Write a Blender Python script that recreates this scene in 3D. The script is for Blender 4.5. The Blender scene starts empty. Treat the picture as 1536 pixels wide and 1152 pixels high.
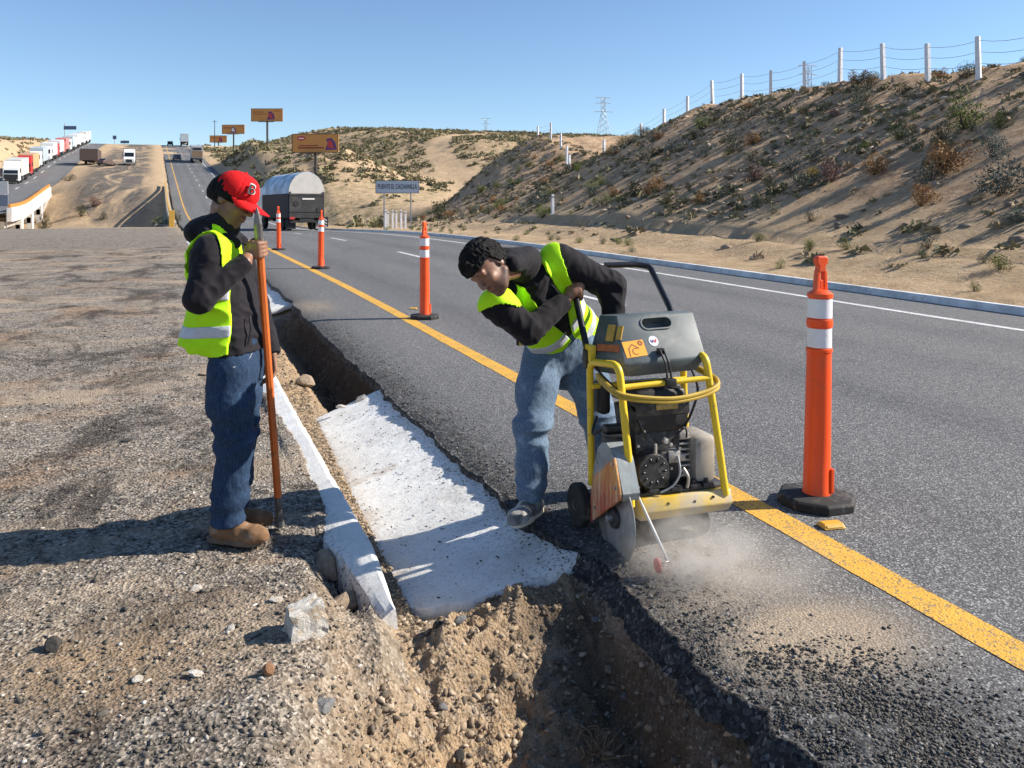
import bpy, bmesh, math, random
import numpy as np
from mathutils import Vector, Matrix

rng = np.random.default_rng(7)
random.seed(7)
scene = bpy.context.scene
col = scene.collection

# ------------------------------------------------------------------ camera, sky, sun, exposure
# world axes: +y runs along the carriageway, +x to the right of it, z up; the camera stands on the shoulder
PHI = math.atan(427.0 / 1250.0)
SP, CP = math.sin(PHI), math.cos(PHI)
CAMH = 1.55
cam_d = bpy.data.cameras.new("camera")
cam = bpy.data.objects.new("camera", cam_d)
col.objects.link(cam)
cam.location = (0, 0, CAMH)
cam.rotation_euler = (math.pi / 2, 0, -PHI)
cam_d.sensor_width = 36.0
cam_d.lens = 36.0 * 1250.0 / 1536.0
cam_d.shift_y = -260.0 / 1536.0
cam_d.clip_start = 0.05
cam_d.clip_end = 20000
scene.camera = cam

SUN_EL = math.radians(33.0)
_fw = math.radians(6.5)
SX = CP * math.cos(_fw) + SP * math.sin(_fw)
SY = -SP * math.cos(_fw) + CP * math.sin(_fw)
SUN_DIR = Vector((SX * math.cos(SUN_EL), SY * math.cos(SUN_EL), math.sin(SUN_EL)))
world = bpy.data.worlds.new("World")
scene.world = world
world.use_nodes = True
wn = world.node_tree
wn.nodes.clear()
w_out = wn.nodes.new("ShaderNodeOutputWorld")
w_bg = wn.nodes.new("ShaderNodeBackground")
w_sky = wn.nodes.new("ShaderNodeTexSky")
w_sky.sky_type = 'NISHITA'
w_sky.sun_disc = False
w_sky.sun_elevation = SUN_EL
w_sky.sun_rotation = math.atan2(SX, SY)
w_sky.altitude = 900
w_sky.air_density = 1.0
w_sky.dust_density = 0.08
w_sky.ozone_density = 3.8
w_bg.inputs[1].default_value = 0.096
wn.links.new(w_sky.outputs[0], w_bg.inputs[0])
wn.links.new(w_bg.outputs[0], w_out.inputs[0])

sun_d = bpy.data.lights.new("sun", 'SUN')
sun_d.energy = 5.0
sun_d.angle = math.radians(0.5)
sun_d.color = (1.0, 0.93, 0.82)
sun = bpy.data.objects.new("sun", sun_d)
col.objects.link(sun)
sun.location = (30, -10, 40)
sun.rotation_euler = SUN_DIR.to_track_quat('Z', 'Y').to_euler()

scene.view_settings.view_transform = 'Standard'
scene.view_settings.look = 'None'
scene.view_settings.exposure = 0.76
scene.view_settings.gamma = 1.0
scene.view_settings.use_curve_mapping = False
try:
    scene.cycles.use_denoising = True
    scene.cycles.max_bounces = 6
    scene.cycles.volume_bounces = 1
    scene.cycles.use_adaptive_sampling = True
    scene.cycles.adaptive_threshold = 0.02
except Exception:
    pass


# ------------------------------------------------------------------ helpers
def W(px, py, D):
    """point seen in direction (px, py) at depth D in front of the camera (metres)"""
    X = (px - 768.0) / 1250.0 * D
    return (X * CP + D * SP, -X * SP + D * CP, CAMH - (py - 316.0) / 1250.0 * D)


def prop(o, label=None, cat=None, group=None, kind=None):
    if label: o["label"] = label
    if cat: o["category"] = cat
    if group: o["group"] = group
    if kind: o["kind"] = kind
    return o


def empty(name, loc=(0, 0, 0), rz=0.0, label=None, cat=None, group=None):
    o = bpy.data.objects.new(name, None)
    o.empty_display_size = 0.1
    col.objects.link(o)
    o.location = loc
    o.rotation_euler = (0, 0, rz)
    return prop(o, label, cat, group)


def mesh_obj(name, verts, faces, mat=None, parent=None, smooth=False, attrs=None):
    me = bpy.data.meshes.new(name)
    verts = np.asarray(verts, dtype=np.float32)
    if isinstance(faces, np.ndarray):
        n = faces.shape[1]
        me.vertices.add(len(verts))
        me.vertices.foreach_set("co", verts.ravel())
        me.loops.add(faces.size)
        me.loops.foreach_set("vertex_index", faces.astype(np.int32).ravel())
        me.polygons.add(len(faces))
        me.polygons.foreach_set("loop_start", np.arange(0, faces.size, n, dtype=np.int32))
        me.polygons.foreach_set("loop_total", np.full(len(faces), n, dtype=np.int32))
        me.update(calc_edges=True)
    else:
        me.from_pydata([tuple(map(float, v)) for v in verts], [], faces)
    me.validate()
    if attrs:
        for k, a in attrs.items():
            at = me.attributes.new(k, 'FLOAT', 'POINT')
            at.data.foreach_set("value", np.asarray(a, dtype=np.float32).ravel())
    if smooth:
        me.polygons.foreach_set("use_smooth", np.ones(len(me.polygons), dtype=bool))
    o = bpy.data.objects.new(name, me)
    col.objects.link(o)
    if mat: me.materials.append(mat)
    if parent: o.parent = parent
    return o


def copy_tree(o, parent=None):
    c = o.copy()
    col.objects.link(c)
    c.parent = parent
    for ch in list(o.children):
        copy_tree(ch, c)
    return c


def grid_faces(nr, nc):
    i = np.arange(nr * nc).reshape(nr, nc)
    return np.stack([i[:-1, :-1].ravel(), i[:-1, 1:].ravel(), i[1:, 1:].ravel(), i[1:, :-1].ravel()], 1)


class MB:
    """collects boxes, tubes, lathes and prisms into one mesh"""

    def __init__(s):
        s.v, s.f = [], []

    def add(s, v, f):
        b = len(s.v)
        s.v += [tuple(map(float, p)) for p in v]
        s.f += [tuple(i + b for i in q) for q in f]
        return s

    def box(s, c, d, rot=None, taper=None):
        x, y, z = d[0] / 2, d[1] / 2, d[2] / 2
        t = taper or (1, 1)
        p = [(-x, -y, -z), (x, -y, -z), (x, y, -z), (-x, y, -z), (-x * t[0], -y * t[1], z), (x * t[0], -y * t[1], z), (x * t[0], y * t[1], z), (-x * t[0], y * t[1], z)]
        m = rot if rot is not None else Matrix.Identity(3)
        p = [m @ Vector(q) + Vector(c) for q in p]
        return s.add(p, [(3, 2, 1, 0), (4, 5, 6, 7), (0, 1, 5, 4), (1, 2, 6, 5), (2, 3, 7, 6), (3, 0, 4, 7)])

    def tube(s, pts, r, n=10, cap=True, closed=False):
        pts = [Vector(p) for p in pts]
        k = len(pts)
        rs = r if isinstance(r, (list, tuple)) else [r] * k
        rings, up = [], None
        for i in range(k):
            a = pts[(i - 1) % k] if closed else pts[max(i - 1, 0)]
            b = pts[(i + 1) % k] if closed else pts[min(i + 1, k - 1)]
            t = (b - a).normalized()
            if up is None:
                up = Vector((0, 0, 1)) if abs(t.z) < 0.9 else Vector((1, 0, 0))
            x = (up - t * up.dot(t)).normalized()
            y = t.cross(x)
            up = x
            rings.append([pts[i] + (x * math.cos(2 * math.pi * j / n) + y * math.sin(2 * math.pi * j / n)) * rs[i] for j in range(n)])
        v = [p for q in rings for p in q]
        f = []
        for i in range(k if closed else k - 1):
            i2 = (i + 1) % k
            for j in range(n):
                f.append((i * n + j, i * n + (j + 1) % n, i2 * n + (j + 1) % n, i2 * n + j))
        if cap and not closed:
            f.append(tuple(range(n - 1, -1, -1)))
            f.append(tuple((k - 1) * n + j for j in range(n)))
        return s.add(v, f)

    def lathe(s, prof, n=24, c=(0, 0, 0), axis='Z', ang0=0.0):
        v, f = [], []
        for r, z in prof:
            for j in range(n):
                a = ang0 + 2 * math.pi * j / n
                q = (r * math.cos(a), r * math.sin(a), z)
                if axis == 'X': q = (q[2], q[0], q[1])
                elif axis == 'Y': q = (q[1], q[2], q[0])
                v.append((q[0] + c[0], q[1] + c[1], q[2] + c[2]))
        k = len(prof)
        for i in range(k - 1):
            for j in range(n):
                f.append((i * n + j, i * n + (j + 1) % n, (i + 1) * n + (j + 1) % n, (i + 1) * n + j))
        f.append(tuple(range(n - 1, -1, -1)))
        f.append(tuple((k - 1) * n + j for j in range(n)))
        return s.add(v, f)

    def prism(s, outline, a, b, axis='Y'):
        """outline of 2-D points extruded along axis from a to b"""
        def P(q, h):
            if axis == 'Y': return (q[0], h, q[1])
            if axis == 'X': return (h, q[0], q[1])
            return (q[0], q[1], h)
        n = len(outline)
        v = [P(q, a) for q in outline] + [P(q, b) for q in outline]
        f = [(i, (i + 1) % n, n + (i + 1) % n, n + i) for i in range(n)]
        f += [tuple(range(n - 1, -1, -1)), tuple(range(n, 2 * n))]
        return s.add(v, f)

    def build(s, name, mat, parent=None, bevel=0.0, smooth=False, loc=None, rot=None, segs=2, auto=None):
        me = bpy.data.meshes.new(name)
        me.from_pydata(s.v, [], s.f)
        bm = bmesh.new()
        bm.from_mesh(me)
        bmesh.ops.recalc_face_normals(bm, faces=bm.faces)
        if bevel > 0:
            es = [e for e in bm.edges if len(e.link_faces) == 2 and e.calc_face_angle(0) > 0.5]
            bmesh.ops.bevel(bm, geom=es, offset=bevel, segments=segs, profile=0.5, affect='EDGES', clamp_overlap=True)
        if auto is not None:
            for e in bm.edges:
                if len(e.link_faces) == 2 and e.calc_face_angle(0) > auto:
                    e.smooth = False
        bm.to_mesh(me)
        bm.free()
        if smooth or auto is not None:
            me.polygons.foreach_set("use_smooth", np.ones(len(me.polygons), dtype=bool))
        o = bpy.data.objects.new(name, me)
        col.objects.link(o)
        if mat: me.materials.append(mat)
        if parent: o.parent = parent
        if loc is not None: o.location = loc
        if rot is not None: o.rotation_euler = rot
        return o


def arc(pts, r=0.03, n=5):
    """a polyline with rounded corners"""
    P = [Vector(p) for p in pts]
    out = [P[0]]
    for i in range(1, len(P) - 1):
        a, b, c = P[i - 1], P[i], P[i + 1]
        d1, d2 = (a - b), (c - b)
        rr = min(r, d1.length * 0.45, d2.length * 0.45)
        p, q = b + d1.normalized() * rr, b + d2.normalized() * rr
        for k in range(n + 1):
            t = k / n
            out.append(p * (1 - t) ** 2 + b * 2 * t * (1 - t) + q * t * t)
    out.append(P[-1])
    return out


# ------------------------------------------------------------------ noise on arrays
def _hash(ix, iy, seed):
    h = (ix.astype(np.int64) * 374761393 + iy.astype(np.int64) * 668265263 + seed * 982451653) & 0x7FFFFFFF
    h = ((h ^ (h >> 13)) * 1274126177) & 0x7FFFFFFF
    h = h ^ (h >> 16)
    return (h & 0xFFFFF).astype(np.float64) / 0xFFFFF


def vnoise(x, y, seed=0):
    x = np.asarray(x, dtype=np.float64); y = np.asarray(y, dtype=np.float64)
    ix, iy = np.floor(x), np.floor(y)
    fx, fy = x - ix, y - iy
    fx = fx * fx * (3 - 2 * fx); fy = fy * fy * (3 - 2 * fy)
    a, b = _hash(ix, iy, seed), _hash(ix + 1, iy, seed)
    c, d = _hash(ix, iy + 1, seed), _hash(ix + 1, iy + 1, seed)
    return (a * (1 - fx) + b * fx) * (1 - fy) + (c * (1 - fx) + d * fx) * fy


def fbm(x, y, oct=4, seed=0, gain=0.5):
    s, a, t = 0.0, 1.0, 0.0
    for i in range(oct):
        s = s + a * vnoise(x * 2 ** i + 17.3 * i, y * 2 ** i - 9.1 * i, seed + i)
        t += a
        a *= gain
    return s / t - 0.5


def sstep(a, b, x):
    t = np.clip((np.asarray(x, dtype=np.float64) - a) / (b - a), 0, 1)
    return t * t * (3 - 2 * t)


# ------------------------------------------------------------------ node materials
def new_mat(name):
    m = bpy.data.materials.new(name)
    m.use_nodes = True
    nt = m.node_tree
    return m, nt, nt.nodes["Principled BSDF"]


class N:
    def __init__(s, nt):
        s.nt = nt
        s.tc = nt.nodes.new("ShaderNodeTexCoord")

    def _in(s, sock, v):
        if hasattr(v, "is_output"): s.nt.links.new(v, sock)
        elif v is not None: sock.default_value = v

    def noise(s, scale, detail=4, rough=0.55, dist=0.0, vec=None):
        n = s.nt.nodes.new("ShaderNodeTexNoise")
        n.inputs["Scale"].default_value = scale
        n.inputs["Detail"].default_value = detail
        n.inputs["Roughness"].default_value = rough
        n.inputs["Distortion"].default_value = dist
        s.nt.links.new(vec if vec is not None else s.tc.outputs["Object"], n.inputs["Vector"])
        return n.outputs["Fac"]

    def voro(s, scale, out="Color", vec=None, rand=1.0):
        n = s.nt.nodes.new("ShaderNodeTexVoronoi")
        n.inputs["Scale"].default_value = scale
        n.inputs["Randomness"].default_value = rand
        s.nt.links.new(vec if vec is not None else s.tc.outputs["Object"], n.inputs["Vector"])
        return n.outputs[out]

    def ramp(s, fac, stops):
        n = s.nt.nodes.new("ShaderNodeValToRGB")
        e = n.color_ramp.elements
        while len(e) < len(stops): e.new(0.5)
        for el, (p, c) in zip(e, stops):
            el.position = p
            el.color = c if len(c) == 4 else (*c, 1)
        s._in(n.inputs[0], fac)
        return n.outputs[0]

    def mix(s, fac, a, b, mode='MIX'):
        n = s.nt.nodes.new("ShaderNodeMix")
        n.data_type = 'RGBA'
        n.blend_type = mode
        s._in(n.inputs[0], fac)
        s._in(n.inputs[6], a if hasattr(a, "is_output") else (*a, 1))
        s._in(n.inputs[7], b if hasattr(b, "is_output") else (*b, 1))
        return n.outputs[2]

    def math(s, op, a, b=None, clamp=False):
        n = s.nt.nodes.new("ShaderNodeMath")
        n.operation = op
        n.use_clamp = clamp
        s._in(n.inputs[0], a)
        if b is not None: s._in(n.inputs[1], b)
        return n.outputs[0]

    def mapr(s, v, a, b, c=0.0, d=1.0):
        n = s.nt.nodes.new("ShaderNodeMapRange")
        s._in(n.inputs[0], v)
        for i, q in zip((1, 2, 3, 4), (a, b, c, d)): n.inputs[i].default_value = q
        return n.outputs[0]

    def attr(s, name):
        n = s.nt.nodes.new("ShaderNodeAttribute")
        n.attribute_name = name
        return n.outputs["Fac"]

    def sep(s, vec=None):
        n = s.nt.nodes.new("ShaderNodeSeparateXYZ")
        s.nt.links.new(vec if vec is not None else s.tc.outputs["Object"], n.inputs[0])
        return n.outputs

    def scale(s, v3, vec=None):
        n = s.nt.nodes.new("ShaderNodeMapping")
        n.inputs["Scale"].default_value = v3
        s.nt.links.new(vec if vec is not None else s.tc.outputs["Object"], n.inputs[0])
        return n.outputs[0]

    def bump(s, h, strength=0.5, dist=0.01, normal=None):
        n = s.nt.nodes.new("ShaderNodeBump")
        n.inputs["Strength"].default_value = strength
        n.inputs["Distance"].default_value = dist
        s._in(n.inputs["Height"], h)
        if normal is not None: s.nt.links.new(normal, n.inputs["Normal"])
        return n.outputs[0]


_plain = {}


def plain(name, c, rough=0.6, metal=0.0, var=0.15, scale=8.0, bump=0.0, bscale=60.0, bdist=0.004, spec=0.5, dirt=None, dirt_amt=0.0):
    """a colour with uneven tone, optional dirt and fine relief"""
    if name in _plain: return _plain[name]
    m, nt, b = new_mat(name)
    n = N(nt)
    f = n.noise(scale, 5, 0.6)
    lo = tuple(max(0, q * (1 - var)) for q in c)
    hi = tuple(min(1, q * (1 + var)) for q in c)
    cc = n.ramp(f, [(0.3, lo), (0.7, hi)])
    if dirt is not None:
        g = n.noise(scale * 0.6, 8, 0.7, 0.4)
        cc = n.mix(n.mapr(g, 0.62 - dirt_amt * 0.4, 0.72 - dirt_amt * 0.2, 0, 1), cc, dirt)
    nt.links.new(cc, b.inputs["Base Color"])
    b.inputs["Roughness"].default_value = rough
    b.inputs["Metallic"].default_value = metal
    b.inputs["Specular IOR Level"].default_value = spec
    if bump > 0:
        nt.links.new(n.bump(n.noise(bscale, 4, 0.6), bump, bdist), b.inputs["Normal"])
    _plain[name] = m
    return m
# ------------------------------------------------------------------ ground materials
def mat_asphalt():
    m, nt, b = new_mat("asphalt")
    n = N(nt)
    cell = n.voro(135.0)
    g = n.sep(cell)[0]
    speck = n.ramp(g, [(0.0, (0.022, 0.022, 0.026)), (0.45, (0.080, 0.081, 0.088)), (0.8, (0.175, 0.175, 0.178)), (1.0, (0.48, 0.475, 0.46))])
    fine = n.noise(260.0, 3, 0.7)
    speck = n.mix(0.35, speck, n.ramp(fine, [(0.35, (0.022, 0.022, 0.026)), (0.7, (0.24, 0.24, 0.24))]))
    big = n.noise(0.45, 5, 0.6, vec=n.scale((1.0, 0.18, 1.0)))
    c = n.mix(n.mapr(big, 0.35, 0.7), speck, n.mix(1.0, speck, (1.32, 1.30, 1.26), 'MULTIPLY'))
    pol = n.math('MULTIPLY', n.attr("wheel"), n.mapr(n.noise(1.1, 6, 0.65, 0.4, vec=n.scale((1.0, 0.25, 1.0))), 0.3, 0.65), True)
    c = n.mix(n.math('MULTIPLY', pol, 0.75), c, n.mix(1.0, c, (0.66, 0.67, 0.70), 'MULTIPLY'))
    oil = n.noise(0.8, 6, 0.7, 0.8)
    c = n.mix(n.mapr(oil, 0.62, 0.74, 0, 0.5), c, n.mix(1.0, c, (0.5, 0.5, 0.5), 'MULTIPLY'))
    # loose black crumbs toward the broken edge, tan spoil dust where the saw worked
    black = n.ramp(n.sep(n.voro(70.0))[1], [(0.0, (0.008, 0.008, 0.009)), (0.6, (0.032, 0.031, 0.031)), (0.93, (0.075, 0.072, 0.068)), (1.0, (0.20, 0.19, 0.17))])
    c = n.mix(n.math('MULTIPLY', n.attr("crumb"), n.mapr(n.noise(40.0, 4, 0.7), 0.3, 0.62), True), c, black)
    tan = n.ramp(n.noise(90.0, 4, 0.75), [(0.32, (0.16, 0.12, 0.085)), (0.6, (0.44, 0.35, 0.25)), (0.75, (0.55, 0.46, 0.35))])
    c = n.mix(n.math('MULTIPLY', n.attr("dust"), n.mapr(n.noise(55.0, 5, 0.8), 0.30, 0.50), True), c, tan)
    nt.links.new(c, b.inputs["Base Color"])
    b.inputs["Roughness"].default_value = 0.85
    b.inputs["Specular IOR Level"].default_value = 0.3
    h = n.math('ADD', n.voro(105.0, "Distance"), n.math('MULTIPLY', n.noise(30.0, 4, 0.7), 0.7))
    nt.links.new(n.bump(h, 0.55, 0.006), b.inputs["Normal"])
    return m


def mat_shoulder():
    """compacted asphalt millings and gravel with sandy patches; raw sandy soil where it is dug"""
    m, nt, b = new_mat("gravel_soil")
    n = N(nt)
    c1 = n.ramp(n.sep(n.voro(78.0))[0], [(0.0, (0.026, 0.024, 0.022)), (0.35, (0.13, 0.112, 0.096)), (0.72, (0.36, 0.31, 0.255)), (0.95, (0.50, 0.44, 0.37)), (1.0, (0.68, 0.64, 0.57))])
    c2 = n.ramp(n.sep(n.voro(34.0))[1], [(0.0, (0.05, 0.045, 0.04)), (0.6, (0.20, 0.17, 0.14)), (1.0, (0.46, 0.40, 0.33))])
    grav = n.mix(0.33, c1, c2)
    sandc = n.ramp(n.noise(26.0, 8, 0.75), [(0.28, (0.18, 0.115, 0.065)), (0.5, (0.36, 0.25, 0.15)), (0.72, (0.50, 0.37, 0.235))])
    lightp = n.noise(0.8, 7, 0.72, 0.5, vec=n.scale((0.45, 1.1, 1.0)))
    grav = n.mix(n.mapr(lightp, 0.50, 0.60, 0, 0.75), grav, n.mix(0.45, sandc, (0.44, 0.38, 0.31)))
    patch = n.noise(1.0, 8, 0.72, 0.7, vec=n.scale((1.0, 0.62, 1.0)))
    grav = n.mix(n.mapr(patch, 0.50, 0.60, 0, 0.9), grav, n.mix(1.0, grav, (0.27, 0.26, 0.27), 'MULTIPLY'))
    clot = n.noise(5.5, 7, 0.75, 0.4)
    grav = n.mix(n.mapr(clot, 0.54, 0.66, 0, 0.7), grav, n.mix(1.0, grav, (0.35, 0.33, 0.32), 'MULTIPLY'))
    rust = n.noise(0.9, 6, 0.7, 0.6, vec=n.scale((0.8, 0.8, 1)))
    grav = n.mix(n.mapr(rust, 0.53, 0.64, 0, 0.55), grav, n.mix(1.0, grav, (0.95, 0.66, 0.44), 'MULTIPLY'))
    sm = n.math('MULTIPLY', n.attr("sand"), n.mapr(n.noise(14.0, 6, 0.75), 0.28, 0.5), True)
    shade_soil = n.ramp(n.noise(18.0, 6, 0.75), [(0.3, (0.035, 0.026, 0.019)), (0.7, (0.11, 0.08, 0.053))])  # dark soil tone: shade in the diggings painted into the colour
    soil = n.mix(n.attr("deep_shade"), sandc, shade_soil)
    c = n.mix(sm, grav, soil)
    nt.links.new(c, b.inputs["Base Color"])
    b.inputs["Roughness"].default_value = 0.95
    b.inputs["Specular IOR Level"].default_value = 0.2
    h = n.math('ADD', n.math('MULTIPLY', n.voro(78.0, "Distance"), 0.8), n.noise(22.0, 8, 0.75))
    nt.links.new(n.bump(h, 0.8, 0.014), b.inputs["Normal"])
    return m


def mat_desert():
    m, nt, b = new_mat("desert_soil")
    n = N(nt)
    pale = n.ramp(n.noise(1.4, 9, 0.72), [(0.3, (0.40, 0.28, 0.165)), (0.55, (0.55, 0.40, 0.25)), (0.75, (0.64, 0.49, 0.33))])
    rock = n.ramp(n.noise(2.2, 9, 0.78, 0.4), [(0.30, (0.19, 0.12, 0.075)), (0.48, (0.48, 0.32, 0.195)), (0.68, (0.70, 0.52, 0.34))])
    c = n.mix(n.attr("rocky"), pale, rock)
    blotch = n.noise(0.5, 7, 0.7)
    c = n.mix(n.mapr(blotch, 0.48, 0.72, 0, 0.4), c, (0.28, 0.20, 0.125))
    green = n.math('MULTIPLY', n.attr("green"), n.mapr(n.noise(0.8, 8, 0.75), 0.46, 0.58), True)
    c = n.mix(green, c, n.ramp(n.noise(2.0, 4, 0.6), [(0.3, (0.085, 0.085, 0.035)), (0.7, (0.21, 0.19, 0.09))]))
    trk = n.noise(0.12, 8, 0.7, 1.2, vec=n.scale((1.6, 0.35, 1)))
    c = n.mix(n.math('MULTIPLY', n.math('SUBTRACT', n.attr("track"), n.math('MULTIPLY', n.math('GREATER_THAN', n.attr("track"), 1.5), 10.0), True), n.mapr(trk, 0.38, 0.52), True), c, n.ramp(n.noise(1.2, 6, 0.7), [(0.3, (0.075, 0.066, 0.058)), (0.7, (0.22, 0.19, 0.16))]))
    gg = n.ramp(n.noise(5.0, 9, 0.8), [(0.3, (0.09, 0.08, 0.07)), (0.5, (0.25, 0.215, 0.18)), (0.7, (0.46, 0.40, 0.34))])
    gp = n.noise(0.35, 6, 0.7, 0.5, vec=n.scale((0.4, 1.0, 1)))
    gg = n.mix(n.mapr(gp, 0.52, 0.68, 0, 0.4), gg, n.ramp(n.noise(3.0, 6, 0.7), [(0.3, (0.10, 0.09, 0.085)), (0.7, (0.17, 0.155, 0.14))]))
    gl = n.noise(0.25, 6, 0.7, 0.4, vec=n.scale((0.4, 1.0, 1)))
    gg = n.mix(n.mapr(gl, 0.52, 0.7, 0, 0.6), gg, (0.40, 0.32, 0.23))
    c = n.mix(n.math('SUBTRACT', n.attr("track"), 2.0, True), c, gg)
    nt.links.new(c, b.inputs["Base Color"])
    b.inputs["Roughness"].default_value = 0.95
    b.inputs["Specular IOR Level"].default_value = 0.15
    h = n.math('ADD', n.noise(1.7, 9, 0.75), n.math('MULTIPLY', n.noise(9.0, 6, 0.7), 0.3))
    nt.links.new(n.bump(h, 0.9, 0.25), b.inputs["Normal"])
    return m


def mat_concrete():
    """white-washed concrete lining, stained and peppered with black crumbs"""
    m, nt, b = new_mat("whitewashed_concrete")
    n = N(nt)
    c = n.ramp(n.noise(3.0, 8, 0.7), [(0.28, (0.62, 0.59, 0.54)), (0.52, (0.81, 0.80, 0.77)), (0.72, (0.87, 0.865, 0.84))])
    pit = n.noise(60.0, 6, 0.8)
    c = n.mix(n.mapr(pit, 0.64, 0.70, 0, 0.55), c, (0.30, 0.28, 0.25))
    c = n.mix(n.math('MULTIPLY', n.attr("stain"), n.mapr(n.noise(6.0, 7, 0.75), 0.4, 0.62), True), c, (0.36, 0.24, 0.13))
    c = n.mix(n.math('MULTIPLY', n.attr("crumb"), n.mapr(n.noise(48.0, 5, 0.8), 0.50, 0.60), True), c, (0.035, 0.032, 0.03))
    nt.links.new(c, b.inputs["Base Color"])
    b.inputs["Roughness"].default_value = 0.9
    b.inputs["Specular IOR Level"].default_value = 0.25
    nt.links.new(n.bump(n.noise(45.0, 8, 0.75), 0.6, 0.01), b.inputs["Normal"])
    return m


def mat_line(name, c, worn):
    m, nt, b = new_mat(name)
    n = N(nt)
    under = n.ramp(n.sep(n.voro(105.0))[0], [(0.0, (0.04, 0.04, 0.04)), (1.0, (0.2, 0.19, 0.18))])
    tone = n.ramp(n.noise(7.0, 5, 0.6), [(0.3, tuple(q * 0.84 for q in c)), (0.7, c)])
    w = n.math('ADD', n.math('MULTIPLY', n.sep(n.voro(110.0))[1], 0.55), n.math('MULTIPLY', n.noise(3.0, 6, 0.7), 0.75))
    nt.links.new(n.mix(n.mapr(w, worn, worn + 0.07, 0, 0.75), tone, under), b.inputs["Base Color"])
    b.inputs["Roughness"].default_value = 0.75
    nt.links.new(n.bump(n.voro(105.0, "Distance"), 0.5, 0.005), b.inputs["Normal"])
    return m


M_ASPHALT = mat_asphalt()
M_SHOULDER = mat_shoulder()
M_DESERT = mat_desert()
M_CONC = mat_concrete()
M_YLINE = mat_line("yellow_road_paint", (0.72, 0.39, 0.045), 0.80)
M_WLINE = mat_line("white_road_paint", (0.72, 0.72, 0.72), 0.8)
M_WKERB = plain("painted_kerb", (0.62, 0.62, 0.62), 0.85, var=0.25, scale=3.0, dirt=(0.3, 0.25, 0.19), dirt_amt=0.15)
M_GREYCONC = plain("grey_concrete", (0.36, 0.33, 0.29), 0.9, var=0.2, scale=1.5, bump=0.3, bscale=20)
M_WHITECONC = plain("white_painted_concrete", (0.72, 0.70, 0.67), 0.8, var=0.1, scale=1.0)
# ------------------------------------------------------------------ lie of the land
_v = np.arange(-60.0, 1700.0, 0.5)
_slope = np.interp(_v, [-60, 5, 12, 24, 34, 44, 58, 66, 72, 128, 318, 335, 420, 450, 1700], [0, 0, 0.015, 0.019, 0.006, -0.010, -0.016, 0, 0, 0.112, 0.112, 0.0, -0.06, 0, 0])
_zr = np.cumsum(_slope) * 0.5
_cs = np.interp(_v, [-60, 3, 6, 12, 19, 1700], [0, 0, -0.03, -0.045, -0.075, -0.075])
_cc = np.cumsum(_cs) * 0.5


def zr(y): return np.interp(y, _v, _zr)
def cx(y): return np.interp(y, _v, _cc)


def zg(x, y):
    return zr(y) + 0 * np.asarray(x)


def ditch_crest(y): return 0.66 - 0.05 * (np.minimum(y, 14.0) - 3.2) + cx(np.maximum(y, 14.0)) - cx(14.0)
def slab_right(y): return 1.5 - 0.05 * (np.minimum(y, 14.0) - 3.45) + cx(np.maximum(y, 14.0)) - cx(14.0)


def slab_gap(y): return 0.115 + 0.034 * (np.clip(y, 3.5, 8) - 3.5)


HILL_Y = [-60, 0, 12, 23, 33, 43, 50, 55, 59, 65, 73, 82, 92, 104, 120]
HILL_H = [6.2, 6.2, 6.1, 5.9, 6.4, 6.8, 5.9, 4.9, 4.6, 6.2, 7.8, 7.6, 4.0, 1.2, 0.0]


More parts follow.
